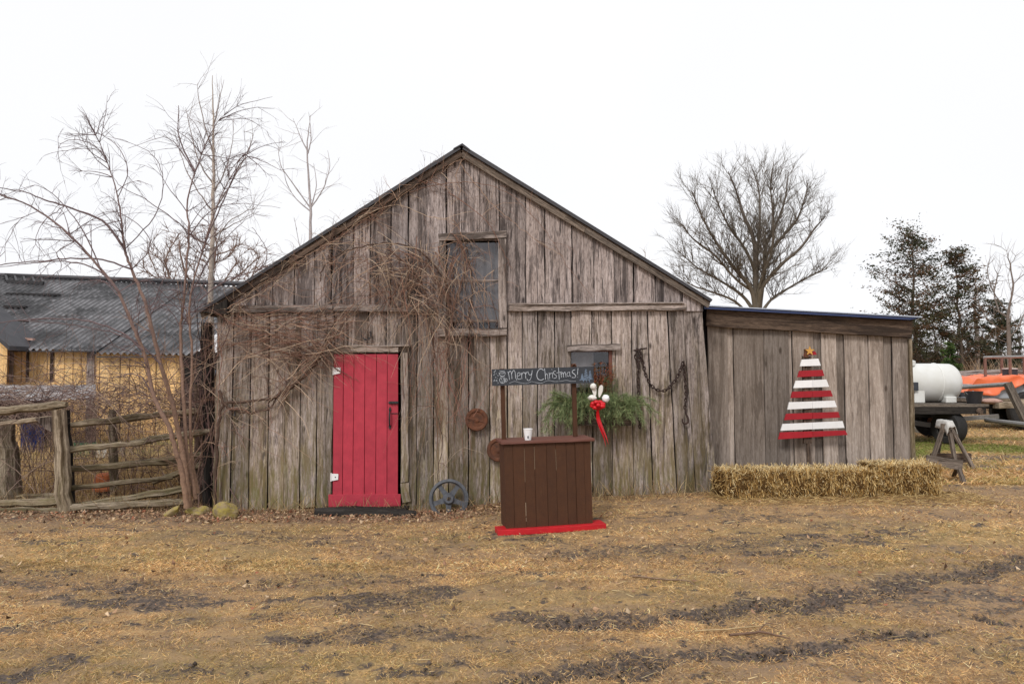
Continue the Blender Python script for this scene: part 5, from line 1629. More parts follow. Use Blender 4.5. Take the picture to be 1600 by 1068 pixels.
# ------------------------------------------------------------------ rail fence, left
NY = 9.35
def gpt(px, Y): 
    x = P(px, 600, Y)[0]; return np.array([x, Y, float(gh(x, Y))])
fence = thing('rail_fence', 'old mossy split-rail fence with leaning posts left of the barn', 'fence', gpt(100, NY))
def fpost(p0, p1, r, mat='post', name='post'):
    mb = MB(); a, b = P(*p0), P(*p1); n = 9
    pts = np.linspace(a, b, n); pts[1:-1] += RNG.normal(0, r * .08, (n - 2, 3))
    mb.tube(pts, [r, r * 1.05, r * .95, r * .9], 9, cap=True)
    return mb.build(name, M[mat], fence)
fpost((103, 812, 9.2), (92, 640, 9.2), .088)
fpost((112, 800, 9.36), (103, 640, 9.36), .05, 'dark_wood')
fpost((12, 795, 9.9), (4, 655, 9.9), .16)
fpost((327, 800, 9.6), (323, 505, 9.6), .078, 'dark_wood')
fpost((311, 800, 9.9), (309, 600, 9.9), .05, 'beam')
fpost((178, 765, 10.3), (176, 640, 10.3), .055, 'fence')
def rail(px, YY, r, seg=8, mat='fence', flat=1.0):
    r = r * .84
    mb = MB(); a, b = P(px[0], px[1], YY[0]), P(px[2], px[3], YY[1])
    pts = np.linspace(a, b, seg + 1); pts[1:-1] += RNG.normal(0, r * .15, (seg - 1, 3))
    rr = r * (1 + RNG.normal(0, .14, seg + 1)); rr[-1] *= .7
    mb.tube(pts, rr, 6, cap=True); mb.build('rail', M[mat], fence)
rail((-40, 646, 104, 632), (9.35, 9.2), .062)
rail((110, 664, 250, 648), (9.3, 9.9), .050); rail((240, 648, 330, 640), (9.85, 9.6), .045)
rail((110, 702, 232, 690), (9.3, 9.7), .045); rail((205, 692, 330, 672), (9.75, 9.5), .052)
rail((110, 732, 280, 720), (9.3, 9.9), .050); rail((190, 725, 322, 708), (9.9, 9.6), .040)
rail((112, 762, 270, 745), (9.3, 9.7), .040); rail((240, 752, 326, 722), (9.8, 9.6), .045)
rail((118, 790, 300, 762), (9.32, 9.6), .048); rail((112, 793, 290, 784), (9.2, 9.3), .055, mat='post')
rail((-40, 789, 96, 782), (9.25, 9.25), .058); rail((-30, 799, 96, 797), (9.2, 9.2), .045)
rail((-20, 813, 70, 808), (9.1, 9.05), .040); rail((25, 778, 100, 772), (9.6, 9.6), .05, mat='post')
rail((0, 662, 84, 652), (9.7, 9.5), .035, mat='post')
# triangular gusset board and thin upright plank
mb = MB(); q = [P(55, 653, 9.45), P(82, 650, 9.45), P(82, 674, 9.45), P(74, 670, 9.45)]
mb.prism([(k[0], k[2]) for k in q], 9.43, 9.46); mb.build('brace_board', M['trim'], fence)
# wire netting of the fence: thin strands
mb = MB()
for k in range(7):
    z = .12 + k * .15; a, b = gpt(-20, 9.75), gpt(100, 9.75); mb.tube([a + [0, 0, z], b + [0, 0, z]], .0022, 3)
    a, b = gpt(112, 9.75), gpt(322, 9.95); mb.tube([a + [0, 0, z], b + [0, 0, z]], .0022, 3)
for k in range(26):
    a = gpt(-10 + k * 13, 9.76); mb.tube([a, a + [0, 0, 1.02]], .0018, 3)
wn_ = mb.build('wire_mesh', M['dark_rust'], fence)

# rocks
def rock(px, py, Y, r, label, sc=(1, .8, .7), rot=0.0, seed=0):
    rg = np.random.default_rng(seed); c = gpt(px, Y); c[2] += r * sc[2] * .55
    n = 14; th_ = np.linspace(.001, math.pi - .001, n); ph = np.arange(2 * n) * math.pi / n
    d = np.array([[math.sin(a) * math.cos(b), math.sin(a) * math.sin(b), math.cos(a)] for a in th_ for b in ph])
    k = np.ones(len(d))
    for _ in range(9):
        ax = unit(rg.normal(0, 1, 3)); h = rg.uniform(.72, .95); dp = d @ ax
        k = np.minimum(k, np.where(dp > 0.05, h / np.maximum(dp, .05), 9))
    v = d * k[:, None] * (1 + rg.normal(0, .012, (len(d), 1))) * r * np.array(sc)
    Mr = np.array(Matrix.Rotation(rot, 3, 'Y')); v = v @ Mr.T + c
    m = 2 * n; f = np.array([[i * m + j, i * m + (j + 1) % m, (i + 1) * m + (j + 1) % m, (i + 1) * m + j] for i in range(n - 1) for j in range(m)])[:, ::-1]
    mb = MB(); mb.add(v, f); tag(mb.build('rock', M['stone'], origin=c, smooth=False), label, 'rock', 'rocks by the foot of the shrub')
rock(356, 806, 8.85, .15, 'largest rounded rock, ochre with lichen, beside the barn corner', (1.0, .8, .82), .3, 3)
rock(352, 795, 9.0, .12, 'greyish rock lying just behind the largest ochre rock', (1.15, .8, .62), 0, 4)
rock(270, 808, 8.95, .12, 'long narrow greenish stone leaning in the leaf litter', (1.25, .6, .42), R(-38), 5)
rock(304, 797, 9.1, .085, 'small yellow-green stone at the foot of the shrub', (1.1, .9, .7), 0, 6)
rock(321, 799, 9.1, .080, 'small yellow-green stone between the shrub foot and the dark post', (1, .9, .8), 0, 7)
rock(313, 806, 8.95, .062, 'smallest stone, in front of the two small yellow-green ones', (1.1, .9, .7), 0, 8)

# orange clay pot behind the fence
c = gpt(168, 10.4)
pot = thing('clay_pot', 'small upturned orange clay pot behind the fence rails', 'pot', c)
c2 = c + [0, 0, .10]
mb = MB(); mb.lathe([(.001, 0), (.16, 0), (.165, .03), (.15, .05), (.13, .16), (.10, .20), (.001, .21)], c2, Matrix.Rotation(R(7), 4, 'X'), 20); mb.build('pot_body', M['clay'], pot)
mb = MB(); mb.lathe([(.001, 0), (.11, 0), (.10, .10), (.001, .10)], c, None, 16); mb.build('base', M['dark_rust'], pot)

# ------------------------------------------------------------------ far yellow barn
BY = 18.0; RY = 23.0
yb_ = thing('yellow_barn', 'long barn of new yellow boards with worn dark corrugated roof', 'barn', (-8, BY, 0))
def wl_(px, Y=BY): return P(px, 600, Y)[0]
x0, x1 = wl_(-260), wl_(283)
mb = MB(); xs = splits(x0, x1, .16, .26)
for a, b in zip(xs[:-1], xs[1:]):
    k = (a - x0) / (x1 - x0)
    top = P(0, 543 + 12 * sstep(0, 1, (a / BY * FPX + 800) / 290), BY)[2]
    plank(mb, a + .004, b - random.choice((.004, .01, .02)), -.05, top, BY + random.uniform(-.006, .006), .025, seg=2, c=(random.random() ** 2 if random.random() < .85 else 0, random.random()))
mb.build('wall_planks', M['yellow'], yb_)
mb = MB(); mb.box((x0, BY + .06, -.05), (x1 - .02, BY + .1, 2.1)); mb.box((x1 - .04, BY + .1, -.05), (x1, BY + 8, 2.1)); mb.box((x0, BY + 10, -.05), (x1, BY + 10.05, 2.1))
mb.build('dark_backing', M['soffit'], yb_)
for px, w in ((43, .05), (81, .07), (9, .09), (142, .17), (18, .09)):
    x = wl_(px); mb = MB(); mb.box((x - w / 2, BY - .04, .4 if w < .1 else 0), (x + w / 2, BY - .012, P(0, 548, BY)[2]), jit=.003)
    mb.build('batten', M['trim'] if w > .08 else M['beam'], yb_)
mb = MB(); mb.bar([wl_(-20), BY - .06, P(0, 600, BY)[2]], [wl_(88), BY - .06, P(0, 599, BY)[2]], .03, .07, seg=3, jit=.003); mb.build('ledger_board', M['yellow'], yb_)
# corrugated roof in three sheets of slightly different lie
def corr(mb, xa, xb, za, zb_, ya, yb__, lift=0.0, pitch=.15, amp=.028):
    n = int(abs(xb - xa) / pitch * 6); xs = np.linspace(xa, xb, n)
    w = amp * np.sin(xs / pitch * 2 * math.pi)
    rows = []
    for k in np.linspace(0, 1, 6):
        sag = -.05 * math.sin(math.pi * k) * 0
        z = (za[0] + (za[1] - za[0]) * (xs - xa) / (xb - xa)) * (1 - k) + (zb_[0] + (zb_[1] - zb_[0]) * (xs - xa) / (xb - xa)) * k
        rows.append(np.stack([xs, np.full(n, ya + (yb__ - ya) * k), z + w + lift + sag + .02 * np.sin(xs * .8 + k * 3)], -1))
    v = np.concatenate(rows); idx = np.arange(6 * n).reshape(6, n)
    mb.add(v, np.stack([idx[:-1, :-1], idx[:-1, 1:], idx[1:, 1:], idx[1:, :-1]], -1).reshape(-1, 4), v)
ez = lambda px: P(0, 541 + 12 * px / 290, BY - .25)[2]
rz = lambda px: P(0, 437 + 10 * px / 330, RY)[2]
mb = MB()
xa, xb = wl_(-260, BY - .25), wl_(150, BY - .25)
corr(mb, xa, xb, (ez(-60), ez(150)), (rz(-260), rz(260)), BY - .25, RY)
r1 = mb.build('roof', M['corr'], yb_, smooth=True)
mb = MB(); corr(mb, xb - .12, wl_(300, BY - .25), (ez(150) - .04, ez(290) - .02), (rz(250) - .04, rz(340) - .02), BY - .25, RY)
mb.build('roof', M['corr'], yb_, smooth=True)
mb = MB(); mb.tube([[xa, RY, rz(-200) + .03], [wl_(300, RY) + 3, RY, rz(340) + .03]], .07, 8); mb.build('ridge_cap', M['roof'], yb_)
mb = MB(); mb.box((xa, BY - .27, ez(40) - .1), (xb, BY - .23, ez(120) - .025)); mb.box((xb + .01, BY - .27, ez(220) - .12), (wl_(280), BY - .23, ez(290) - .05)); mb.build('eave_board', M['roof'], yb_)
def onroof(px, py):
    # point on the front roof slope seen at the pixel
    for Y in np.linspace(BY - .3, RY, 400):
        p = P(px, py, Y); k = (Y - BY + .25) / (RY - BY + .25)
        if p[2] < ez(max(px, 0)) * (1 - k) + rz(max(px, 0)) * k: return p
    return p
for (a, b, m_, w) in (((12, 462), (95, 464), 'black', .10), ((8, 482), (43, 483), 'black', .09), ((20, 504), (45, 506), 'black', .06), ((20, 532), (54, 534), 'sack', .09)):
    p, q = onroof(*a), onroof(*b); mb = MB(); mb.bar(p + [0, -.03, .06], q + [0, -.03, .06], w, .05, seg=3, jit=.002)
    mb.build('roof_cleat', M[m_], yb_)
# roof ladder lying along the ridge
ld = thing('roof_ladder', 'dark wooden ladder frame lying on the ridge of the yellow barn', 'ladder', P(35, 438, RY - .2))
a0, a1, c0, c1 = P(8, 429, RY - .05), P(65, 434, RY - .05), P(11, 439.5, RY - .6), P(68, 442, RY - .6)
for a, b in ((a0, a1), (c0, c1)):
    mb = MB(); mb.bar(a, b, .06, .09); mb.build('rail', M['black'], ld)
for k in (0.01, .26, .5, .75, .99):
    mb = MB(); mb.bar(a0 + (a1 - a0) * k, c0 + (c1 - c0) * k, .06, .06); mb.build('rung', M['black'], ld)
# cross wing at the far left
mb = MB(); wx = wl_(13, BY - .9)
mb.prism([(wx, P(0, 547, BY - .9)[2]), (wx - 4, P(0, 547, BY - .9)[2] + 3.3), (wx - 4, P(0, 547, BY - .9)[2] + 3.4), (wx, P(0, 547, BY - .9)[2] + .1)], BY - .9, BY + .6)
mb.build('wing_roof', M['roof'], yb_)
mb = MB(); xs = splits(wx - 4, wx - .12, .18, .24)
for a, b in zip(xs[:-1], xs[1:]):
    tz = P(0, 547, BY - .9)[2]
    plank(mb, a + .003, b - .008, -.05, tz + (wx - b) * .8 - .03, BY - .78, .025, ((b - a) * .8, 0), seg=2)
mb.build('wing_wall', M['yellow'], yb_)
# pale metal shed roof glimpsed at the right end
lr = thing('far_shed', 'orange board shed with bright metal roof seen past the barn corner', 'shed', gpt(300, 21))
a, b = P(292, 583, 19.5), P(352, 583, 19.5); c_, d_ = P(292, 557, 22), P(352, 560, 22)
mb = MB(); v = [a, b, d_, c_] + [q - [0, 0, .05] for q in (a, b, d_, c_)]
mb.add(v, [(0, 1, 2, 3), (7, 6, 5, 4), (0, 4, 5, 1), (1, 5, 6, 2), (2, 6, 7, 3), (3, 7, 4, 0)]); mb.build('roof', M['tin'], lr)
mb = MB(); xs = splits(a[0], b[0], .16, .24)
for p, q in zip(xs[:-1], xs[1:]): plank(mb, p + .003, q - .008, -.05, a[2] - .08, 19.6, .03, seg=2)
mb.build('wall_planks', M['yellow'], lr)
mb = MB(); mb.box((a[0], 19.7, -.05), (b[0], 22, a[2] - .1)); mb.build('dark_backing', M['soffit'], lr)

# low open shelter before the yellow barn
LY = 14.6
lo = thing('open_shelter', 'low open shelter with pale sagging sheet roof in front of the yellow barn', 'shelter', gpt(40, LY))
a, b = P(-160, 630, LY), P(150, 622, LY); c_, d_ = P(-160, 601, LY + 2.4), P(150, 601, LY + 2.4)
nu = 30; V_ = []
for j in range(8):
    for i in range(nu):
        u, w = i / (nu - 1), j / 7
        p = (a * (1 - u) + b * u) * (1 - w) + (c_ * (1 - u) + d_ * u) * w
        V_.append(p + [0, 0, .05 * (fbm(u * 9, w * 3, 2) - .5) + .015 * math.sin(u * 90)])
idx = np.arange(8 * nu).reshape(8, nu)
mb = MB(); mb.add(V_, np.stack([idx[:-1, :-1], idx[:-1, 1:], idx[1:, 1:], idx[1:, :-1]], -1).reshape(-1, 4), np.array(V_))
mb.build('roof', M['lowroof'], lo, smooth=True)
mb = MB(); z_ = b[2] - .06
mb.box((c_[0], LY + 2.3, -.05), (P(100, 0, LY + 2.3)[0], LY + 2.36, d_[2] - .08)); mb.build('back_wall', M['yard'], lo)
for px in (-60, 82, 146):
    p = gpt(px, LY + .1); mb = MB(); mb.bar(p - [0, 0, .05], p + [0, 0, z_ - .1], .1, .1, jit=.004, seg=3); mb.build('post', M['beam'], lo)
mb = MB(); p = P(28, 660, LY - .3); q = P(28, 704, LY - .3); mb.bar(q, p, .085, .03, up=(0, 1, 0)); 
tag(mb.build('plank', M['yellow'], origin=gpt(28, LY)), 'short pale upright plank standing in front of the blue tubs', 'plank')
def tub(px, py, Y, r, h, m_, label, group):
    c = P(px, py, Y); c[2] = float(gh(c[0], Y)) ; hh = P(px, py, Y)[2] - c[2]
    th = thing('plastic_barrel', label, 'barrel', c, group)
    mb = MB(); mb.lathe([(.001, 0), (r * .9, 0), (r, h * .1), (r, h * .33), (r * 1.03, h * .35), (r, h * .37), (r, h * .64), (r * 1.03, h * .66), (r, h * .68), (r, h * .92), (r * .88, h), (.001, h)], c, None, 24); mb.build('drum', M[m_], th)
    mb = MB(); mb.lathe([(r * .92, h * .985), (r * .95, h * .985), (r * .95, h * 1.02), (r * .9, h * 1.02)], c, None, 24); mb.build('rim', M['black'], th)
tub(22, 700, LY + .5, .30, .62, 'blue', 'blue plastic barrel left of the short pale plank in the shelter', 'barrels in the shelter')
tub(44, 700, LY + .8, .27, .55, 'blue', 'blue plastic barrel just right of the short pale plank in the shelter', 'barrels in the shelter')
tub(117, 700, LY - .3, .17, .30, 'green', 'left one of two small green barrels beyond the fence rails', 'green barrels beyond the fence')
tub(136, 700, LY - .3, .17, .30, 'green', 'right one of two small green barrels beyond the fence rails', 'green barrels beyond the fence')
# white trough / crate
c = gpt(160, LY - .1); mb = MB(); mb.box(c + [-.35, -.2, 0], c + [.35, .2, .22], jit=.01)
tag(mb.build('white_crate', M['dirtyplastic'], origin=c, bevel=.02), 'low dirty white box lying right of the green barrels', 'box')
c = P(122, 794, 9.25); mb = MB(); mb.bar(c + [-.03, 0, .02], c + [.12, -.05, -.03], .05, .008, jit=.002)
tag(mb.build('plastic_scrap', M['white'], origin=c), 'narrow white plastic scrap lying on the bottom fence rail', 'scrap')

# ------------------------------------------------------------------ bare trees and shrubs
BR = (0.20, 0.115, 0.075); 
def twig_c(base, k=.25): 
    f = 1 + random.uniform(-k, k); return (base[0] * f, base[1] * f, base[2] * f, 1)
SH = [1.0]
def shoot(mb, p, d, L, r, col, depth, curl=.25, grav=0.0, nb=3, side=.6, plane=None, seg=7, ratio=.5):
    """one wandering shoot with side shoots"""
    d = unit(d); pts = [np.array(p, float)]; st = L / seg
    for i in range(seg):
        nz = RNG.normal(0, curl, 3)
        d = unit(d + nz * .35 + np.array([0, 0, -grav * (i + 1) / seg]))
        q = pts[-1] + d * st
        if plane is not None: q[1] = plane(q) if callable(plane) else q[1]
        pts.append(q)
    pts = np.array(pts)
    r = r * SH[0]
    mb.tube(pts, [r, r * .75, r * .55, max(r * .3, .0009)], 4 if r > .004 else 3, twig_c(col))
    if depth > 0:
        for _ in range(nb):
            k = random.uniform(.2, .95); i = min(int(k * seg), seg - 1)
            b = pts[i]; t_ = unit(pts[i + 1] - pts[i]); s_ = unit(np.cross(t_, RNG.normal(0, 1, 3)))
            shoot(mb, b, t_ + s_ * side, L * ratio * random.uniform(.6, 1.2), r * .55 / SH[0], col, depth - 1, curl, grav, nb, side, plane, max(4, seg - 2), ratio)
    return pts
def traced(mb, px, Y0, Y1, r0, r1, col, n=8, sides=8, col2=None):
    k = np.linspace(0, 1, len(px))
    pts = catmull([P(a, b, Y0 + (Y1 - Y0) * q) for (a, b), q in zip(px, k)], 5)
    pts[1:-1] += RNG.normal(0, .004, (len(pts) - 2, 3))
    k = np.linspace(0, 1, len(pts))[:, None]
    cc = np.array(col) * (1 - k) + np.array(col2 or col) * k
    cc = cc * (1 + .18 * (fbm(k * 23 + px[0][0], k * 0, 3, 3) - .5) * 2)
    rad = np.linspace(r0, r1, len(pts)) * (1 + RNG.normal(0, .045, len(pts)))
    mb.tube(pts, rad, sides, np.repeat(np.hstack([cc, np.ones((len(pts), 1))]), sides, 0)); return pts
def sprout(mb, pts, n, Lr, r, col, depth=1, k0=.2, **kw):
    for _ in range(n):
        k = random.uniform(k0, 1) ; i = min(int(k * (len(pts) - 1)), len(pts) - 2)
        t_ = unit(pts[i + 1] - pts[i]); s_ = unit(RNG.normal(0, 1, 3)); s_[1] *= .7
        shoot(mb, pts[i], t_ * .7 + s_ + np.array([0, 0, .25]), random.uniform(*Lr), r, col, depth, **kw)

shrub = thing('bare_shrub', 'tall bare many-stemmed shrub with arching branches before the fence', 'shrub', gpt(293, 9.05))
SCOL = (0.27, 0.17, 0.115); DCOL = (0.165, 0.12, 0.125)
stems = [
 ([(292, 792), (288, 760), (281, 724), (273, 698), (263, 665), (241, 620), (223, 547), (208, 511), (185, 456), (157, 420), (118, 376), (61, 329), (0, 304), (-40, 292)], 9.0, 8.6, .037, .004),
 ([(296, 792), (290, 740), (282, 690), (270, 632), (251, 569), (240, 522), (223, 462), (206, 420), (195, 389), (190, 345), (184, 309), (168, 255), (145, 201)], 9.1, 9.3, .036, .003),
 ([(306, 780), (302, 757), (291, 698), (287, 620), (283, 547), (283, 505), (288, 457), (295, 369), (293, 322), (305, 268), (332, 204), (354, 174)], 9.15, 9.5, .030, .0025),
 ([(310, 770), (300, 720), (297, 650), (300, 560), (296, 500), (300, 450), (320, 380), (345, 310), (378, 245), (384, 243)], 9.3, 9.2, .022, .0025),
]
upper = []
for px, Y0, Y1, r0, r1 in stems:
    mb = MB(); k = len(px) * 2 // 3
    p = traced(mb, px, Y0, Y1, r0, r1, SCOL, col2=DCOL); upper.append(p)
    mb.build('stem', M['twig'], shrub, smooth=True)
mb = MB()
arcs = [
 ([(195, 389), (160, 345), (101, 322), (71, 312), (30, 298), (-30, 290)], 9.2, 8.9, .016, .004),
 ([(205, 420), (160, 405), (110, 404), (60, 408), (0, 413), (-30, 416)], 9.2, 8.8, .012, .004),
 ([(185, 456), (150, 420), (100, 408), (40, 412), (-20, 420)], 8.7, 8.4, .010, .003),
 ([(168, 255), (150, 230), (120, 218), (95, 225), (88, 245)], 9.2, 9.1, .006, .002),
 ([(168, 255), (160, 238), (130, 232), (85, 238)], 9.2, 9.1, .005, .002),
 ([(184, 309), (200, 265), (180, 225), (145, 207), (100, 218)], 9.3, 9.3, .006, .002),
 ([(195, 389), (240, 340), (255, 290), (245, 250), (215, 228), (150, 208)], 9.3, 9.3, .007, .002),
 ([(293, 360), (262, 335), (225, 310), (185, 288), (172, 262)], 9.4, 9.5, .008, .002),
 ([(305, 268), (280, 215), (279, 165)], 9.4, 9.4, .011, .004),
 ([(305, 272), (285, 240), (268, 220), (250, 215), (200, 232)], 9.4, 9.4, .007, .002),
 ([(320, 380), (345, 322), (380, 250), (410, 252), (445, 270)], 9.4, 9.2, .010, .002),
 ([(300, 455), (330, 400), (370, 355), (405, 330)], 9.4, 9.2, .008, .002),
 ([(295, 369), (330, 330), (370, 318), (438, 325)], 9.4, 9.2, .007, .002),
 ([(310, 470), (350, 440), (405, 420), (417, 400), (412, 380), (394, 355)], 9.2, 9.1, .008, .003),
 ([(223, 547), (190, 520), (130, 500), (60, 498), (-10, 505)], 8.8, 8.5, .012, .004),
 ([(251, 569), (215, 535), (160, 515), (90, 505), (20, 500)], 9.0, 8.7, .010, .003),
 ([(118, 376), (90, 395), (95, 420), (60, 440)], 8.6, 8.5, .006, .002),
 ([(101, 322), (70, 345), (55, 375), (70, 400)], 8.9, 8.8, .005, .002),
 ([(61, 329), (30, 345), (10, 380), (8, 410)], 8.6, 8.6, .004, .002),
 ([(240, 620), (215, 585), (165, 590), (110, 575), (60, 590)], 9.0, 8.7, .008, .002),
 ([(157, 420), (130, 360), (95, 315), (60, 290), (30, 300)], 8.7, 8.7, .008, .002),
 ([(206, 420), (235, 385), (215, 350), (170, 330), (120, 360)], 9.2, 9.0, .007, .002),
]
for px, Y0, Y1, r0, r1 in arcs:
    p = traced(mb, px, Y0, Y1, r0, r1, DCOL, sides=5)
    sprout(mb, p, random.randint(5, 9), (.15, .5), .0032, DCOL, 1, curl=.35, grav=.12, nb=2)
for i, p in enumerate(upper):
    h = len(p)
    sprout(mb, p[h // 3:], 30, (.25, .75), .006, DCOL, 2, k0=.1, curl=.3, grav=.1, nb=3, side=.7)
    sprout(mb, p[h * 2 // 3:], 22, (.2, .5), .003, DCOL, 1, k0=.1, curl=.3, nb=3)
    sprout(mb, p[:h // 2], 9, (.3, .8), .0045, SCOL, 1, k0=.1, curl=.3, nb=2)
mb.build('branches', M['twig'], shrub, smooth=True)

# slender pale tree in the same clump
bt = thing('slender_tree', 'slender pale-barked young tree rising highest above the left fence', 'tree', gpt(330, 10.6))
mb = MB(); p = traced(mb, [(330, 782), (331, 620), (329, 477), (332, 356), (334, 272), (333, 181), (332, 118)], 10.6, 10.6, .055, .004, (0.42, 0.36, 0.31))
mb.build('trunk', M['twig'], bt, smooth=True)
mb = MB()
for px in ([(334, 300), (350, 270), (362, 230), (366, 180)], [(333, 240), (322, 205), (310, 150), (309, 130)], [(333, 200), (342, 160), (350, 125)], [(334, 290), (310, 250), (295, 190), (290, 168)],
           [(333, 330), (365, 280), (395, 215), (380, 205)], [(332, 370), (365, 350), (403, 330)], [(332, 400), (350, 355), (385, 330), (408, 325)], [(333, 330), (310, 300), (285, 250), (272, 200)]):
    q = traced(mb, px, 10.6, 10.5, .011, .002, (0.30, 0.25, 0.23), sides=4); sprout(mb, q, 7, (.2, .6), .003, (0.30, 0.25, 0.23), 1, nb=2)
h = len(p); sprout(mb, p[h // 2: -h // 8], 34, (.25, .75), .0034, (0.32, 0.26, 0.25), 1, k0=0, curl=.2, nb=3, side=.5)
mb.build('branches', M['twig'], bt, smooth=True)

# sapling behind the barn roof
sp = thing('sapling', 'thin bare sapling standing alone behind the left roof slope', 'tree', gpt(485, 19))
C_ = (0.40, 0.36, 0.36)
mb = MB(); p = traced(mb, [(486, 660), (485, 480), (485, 380), (485, 322), (480, 235), (485, 180)], 19, 19, .07, .005, C_, sides=5); mb.build('trunk', M['twig'], sp, smooth=True)
mb = MB()
for px in ([(485, 325), (460, 290), (438, 255), (436, 215)], [(485, 325), (505, 295), (515, 260), (512, 235)], [(480, 235), (470, 215), (458, 185)], [(481, 240), (486, 215), (482, 175)], [(485, 330), (462, 310), (450, 290)],
           [(485, 330), (494, 290), (490, 255)], [(485, 420), (470, 390), (460, 340)], [(485, 420), (500, 400), (520, 380)]):
    q = traced(mb, px, 19, 19, .018, .004, C_, sides=4); sprout(mb, q, 5, (.4, .9), .006, C_, 1, nb=1)
mb.build('branches', M['twig'], sp, smooth=True)

# ---- space colonisation for round bare crowns
def colonise(att, trunk, seg, di, dk, iters=140, rng=None, grav=0.0):
    nodes = [np.array(t_, float) for t_ in trunk]; par = [-1] + list(range(len(trunk) - 1))
    A = np.array(att, float); N = np.array(nodes)
    dist = np.linalg.norm(A[:, None] - N[None], axis=2); near = dist.argmin(1); nd = dist.min(1)
    for _ in range(iters):
        act = nd < di
        if not act.any(): 
            act = nd < nd.min() * 1.3
        if len(A) == 0: break
        dirs = {}
        for a_i in np.where(act)[0]:
            n_ = near[a_i]; dirs.setdefault(n_, []).append((A[a_i] - N[n_]) / (nd[a_i] + 1e-9))
        new = []
        for n_, dl in dirs.items():
            d = np.sum(dl, 0); d = d / (np.linalg.norm(d) + 1e-9)
            if par[n_] >= 0: d = d + .35 * unit(N[n_] - N[par[n_]])
            d = unit(d + RNG.normal(0, .12, 3) + np.array([0, 0, grav])); q = N[n_] + d * seg
            if np.min(np.sum((N - q) ** 2, 1)) < (seg * .62) ** 2: continue
            new.append(q); par.append(n_)
        if not new: break
        new = np.array(new); o = len(N); N = np.vstack([N, new])
        d2 = np.linalg.norm(A[:, None] - new[None], axis=2); m = d2.argmin(1); mn = d2.min(1)
        up = mn < nd; near[up] = m[up] + o; nd[up] = mn[up]
        keep = nd > dk; A, near, nd = A[keep], near[keep], nd[keep]
        if len(A) == 0 or len(N) > 9000: break
    return N, np.array(par)
def skin_tree(mb, N, par, r0, col, p=2.3, thin=.6, colt=None, rmax=None):
    n = len(N); kids = [[] for _ in range(n)]
    for i in range(n):
        if par[i] >= 0: kids[par[i]].append(i)
    r = np.zeros(n)
    for i in range(n - 1, -1, -1):
        r[i] = r0 if not kids[i] else sum(r[k] ** p for k in kids[i]) ** (1 / p)
    if rmax is not None:
        f = rmax / r[0]; r = r0 + (r - r0) * (rmax - r0) / (r[0] - r0)
    st = [(0, None)]
    while st:
        i, pr = st.pop(); ch = [] if pr is None else [pr]
        ch.append(i); 
        while kids[i]:
            ks = sorted(kids[i], key=lambda k: -r[k]); st += [(k, i) for k in ks[1:]]; i = ks[0]; ch.append(i)
        if len(ch) > 1:
            rr = r[ch].copy()
            if pr is not None: rr[0] = rr[1]
            q = N[ch]; c = col if colt is None or rr.max() > r0 * 4 else colt
            mb.tube(q, rr, 7 if rr.max() > .06 else (5 if rr.max() > r0 * 3 else 3), twig_c(c, .12))
    return r, kids
def crown_points(c, rad, n, shell=.35, cut=None):
    d = RNG.normal(0, 1, (n, 3)); d /= np.linalg.norm(d, axis=1, keepdims=True)
    k = (shell + (1 - shell) * RNG.random((n, 1))) ** .6
    p = d * k * np.array(rad) * (1 + .22 * (fbm(np.arctan2(d[:, 0], d[:, 1]) * 2, d[:, 2] * 3, 3, 2)[:, None] - .5) * 2) + np.array(c)
    return p if cut is None else p[cut(p)]
def round_tree(name, label, cat, px, ytop, wpx, Y, nat, seg, twn, twl, col, colt=None, cyp=None, trunkpts=None, r0=.012, rmax=.3, group=None, ybase=None, tw_r=.7, lowcut=None, dim=1.0, flat=.8):
    base = gpt(px, Y); base[2] -= .05
    top = P(px, ytop, Y)[2]; half = wpx / 2 * Y / FPX
    zc = (top + (lowcut if lowcut is not None else 2.0)) / 2; rz_ = top - zc
    att = crown_points([base[0], Y, zc], [half, half * flat, rz_], nat)
    tr_ = trunkpts if trunkpts is not None else [base + np.array([0, 0, z]) for z in np.arange(0, max(1.0, zc - rz_ * .75), seg)]
    N, par = colonise(att, tr_, seg, seg * 9, seg * 1.8, grav=.06)
    th = thing(name, label, cat, base, group)
    mb = MB(); r, kids = skin_tree(mb, N, par, r0, col, colt=colt, rmax=rmax)
    if name != 'distant_tree':
        mb.build('trunk', M['twig'], th, smooth=True)
        mb = MB()
    tips = [i for i in range(len(N)) if r[i] < r0 * 2.6]
    cc_ = colt or col
    for i in tips:
        for _ in range(twn):
            d = unit(N[i] - N[max(par[i], 0)]) + RNG.normal(0, .55, 3) + np.array([0, 0, .25])
            shoot(mb, N[i], d, twl * random.uniform(.5, 1.2), r0 * tw_r, cc_, 0, curl=.3, seg=3)
    mb.build('twigs' if name != 'distant_tree' else 'crown', M['twig'], th)
    return th
random.seed(21)
GC = (0.125, 0.105, 0.085); 
MY = 46.0
tb = gpt(1182, MY)
th = thing('maple_tree', 'large bare tree with upswept branches standing behind the lean-to shed', 'tree', tb)
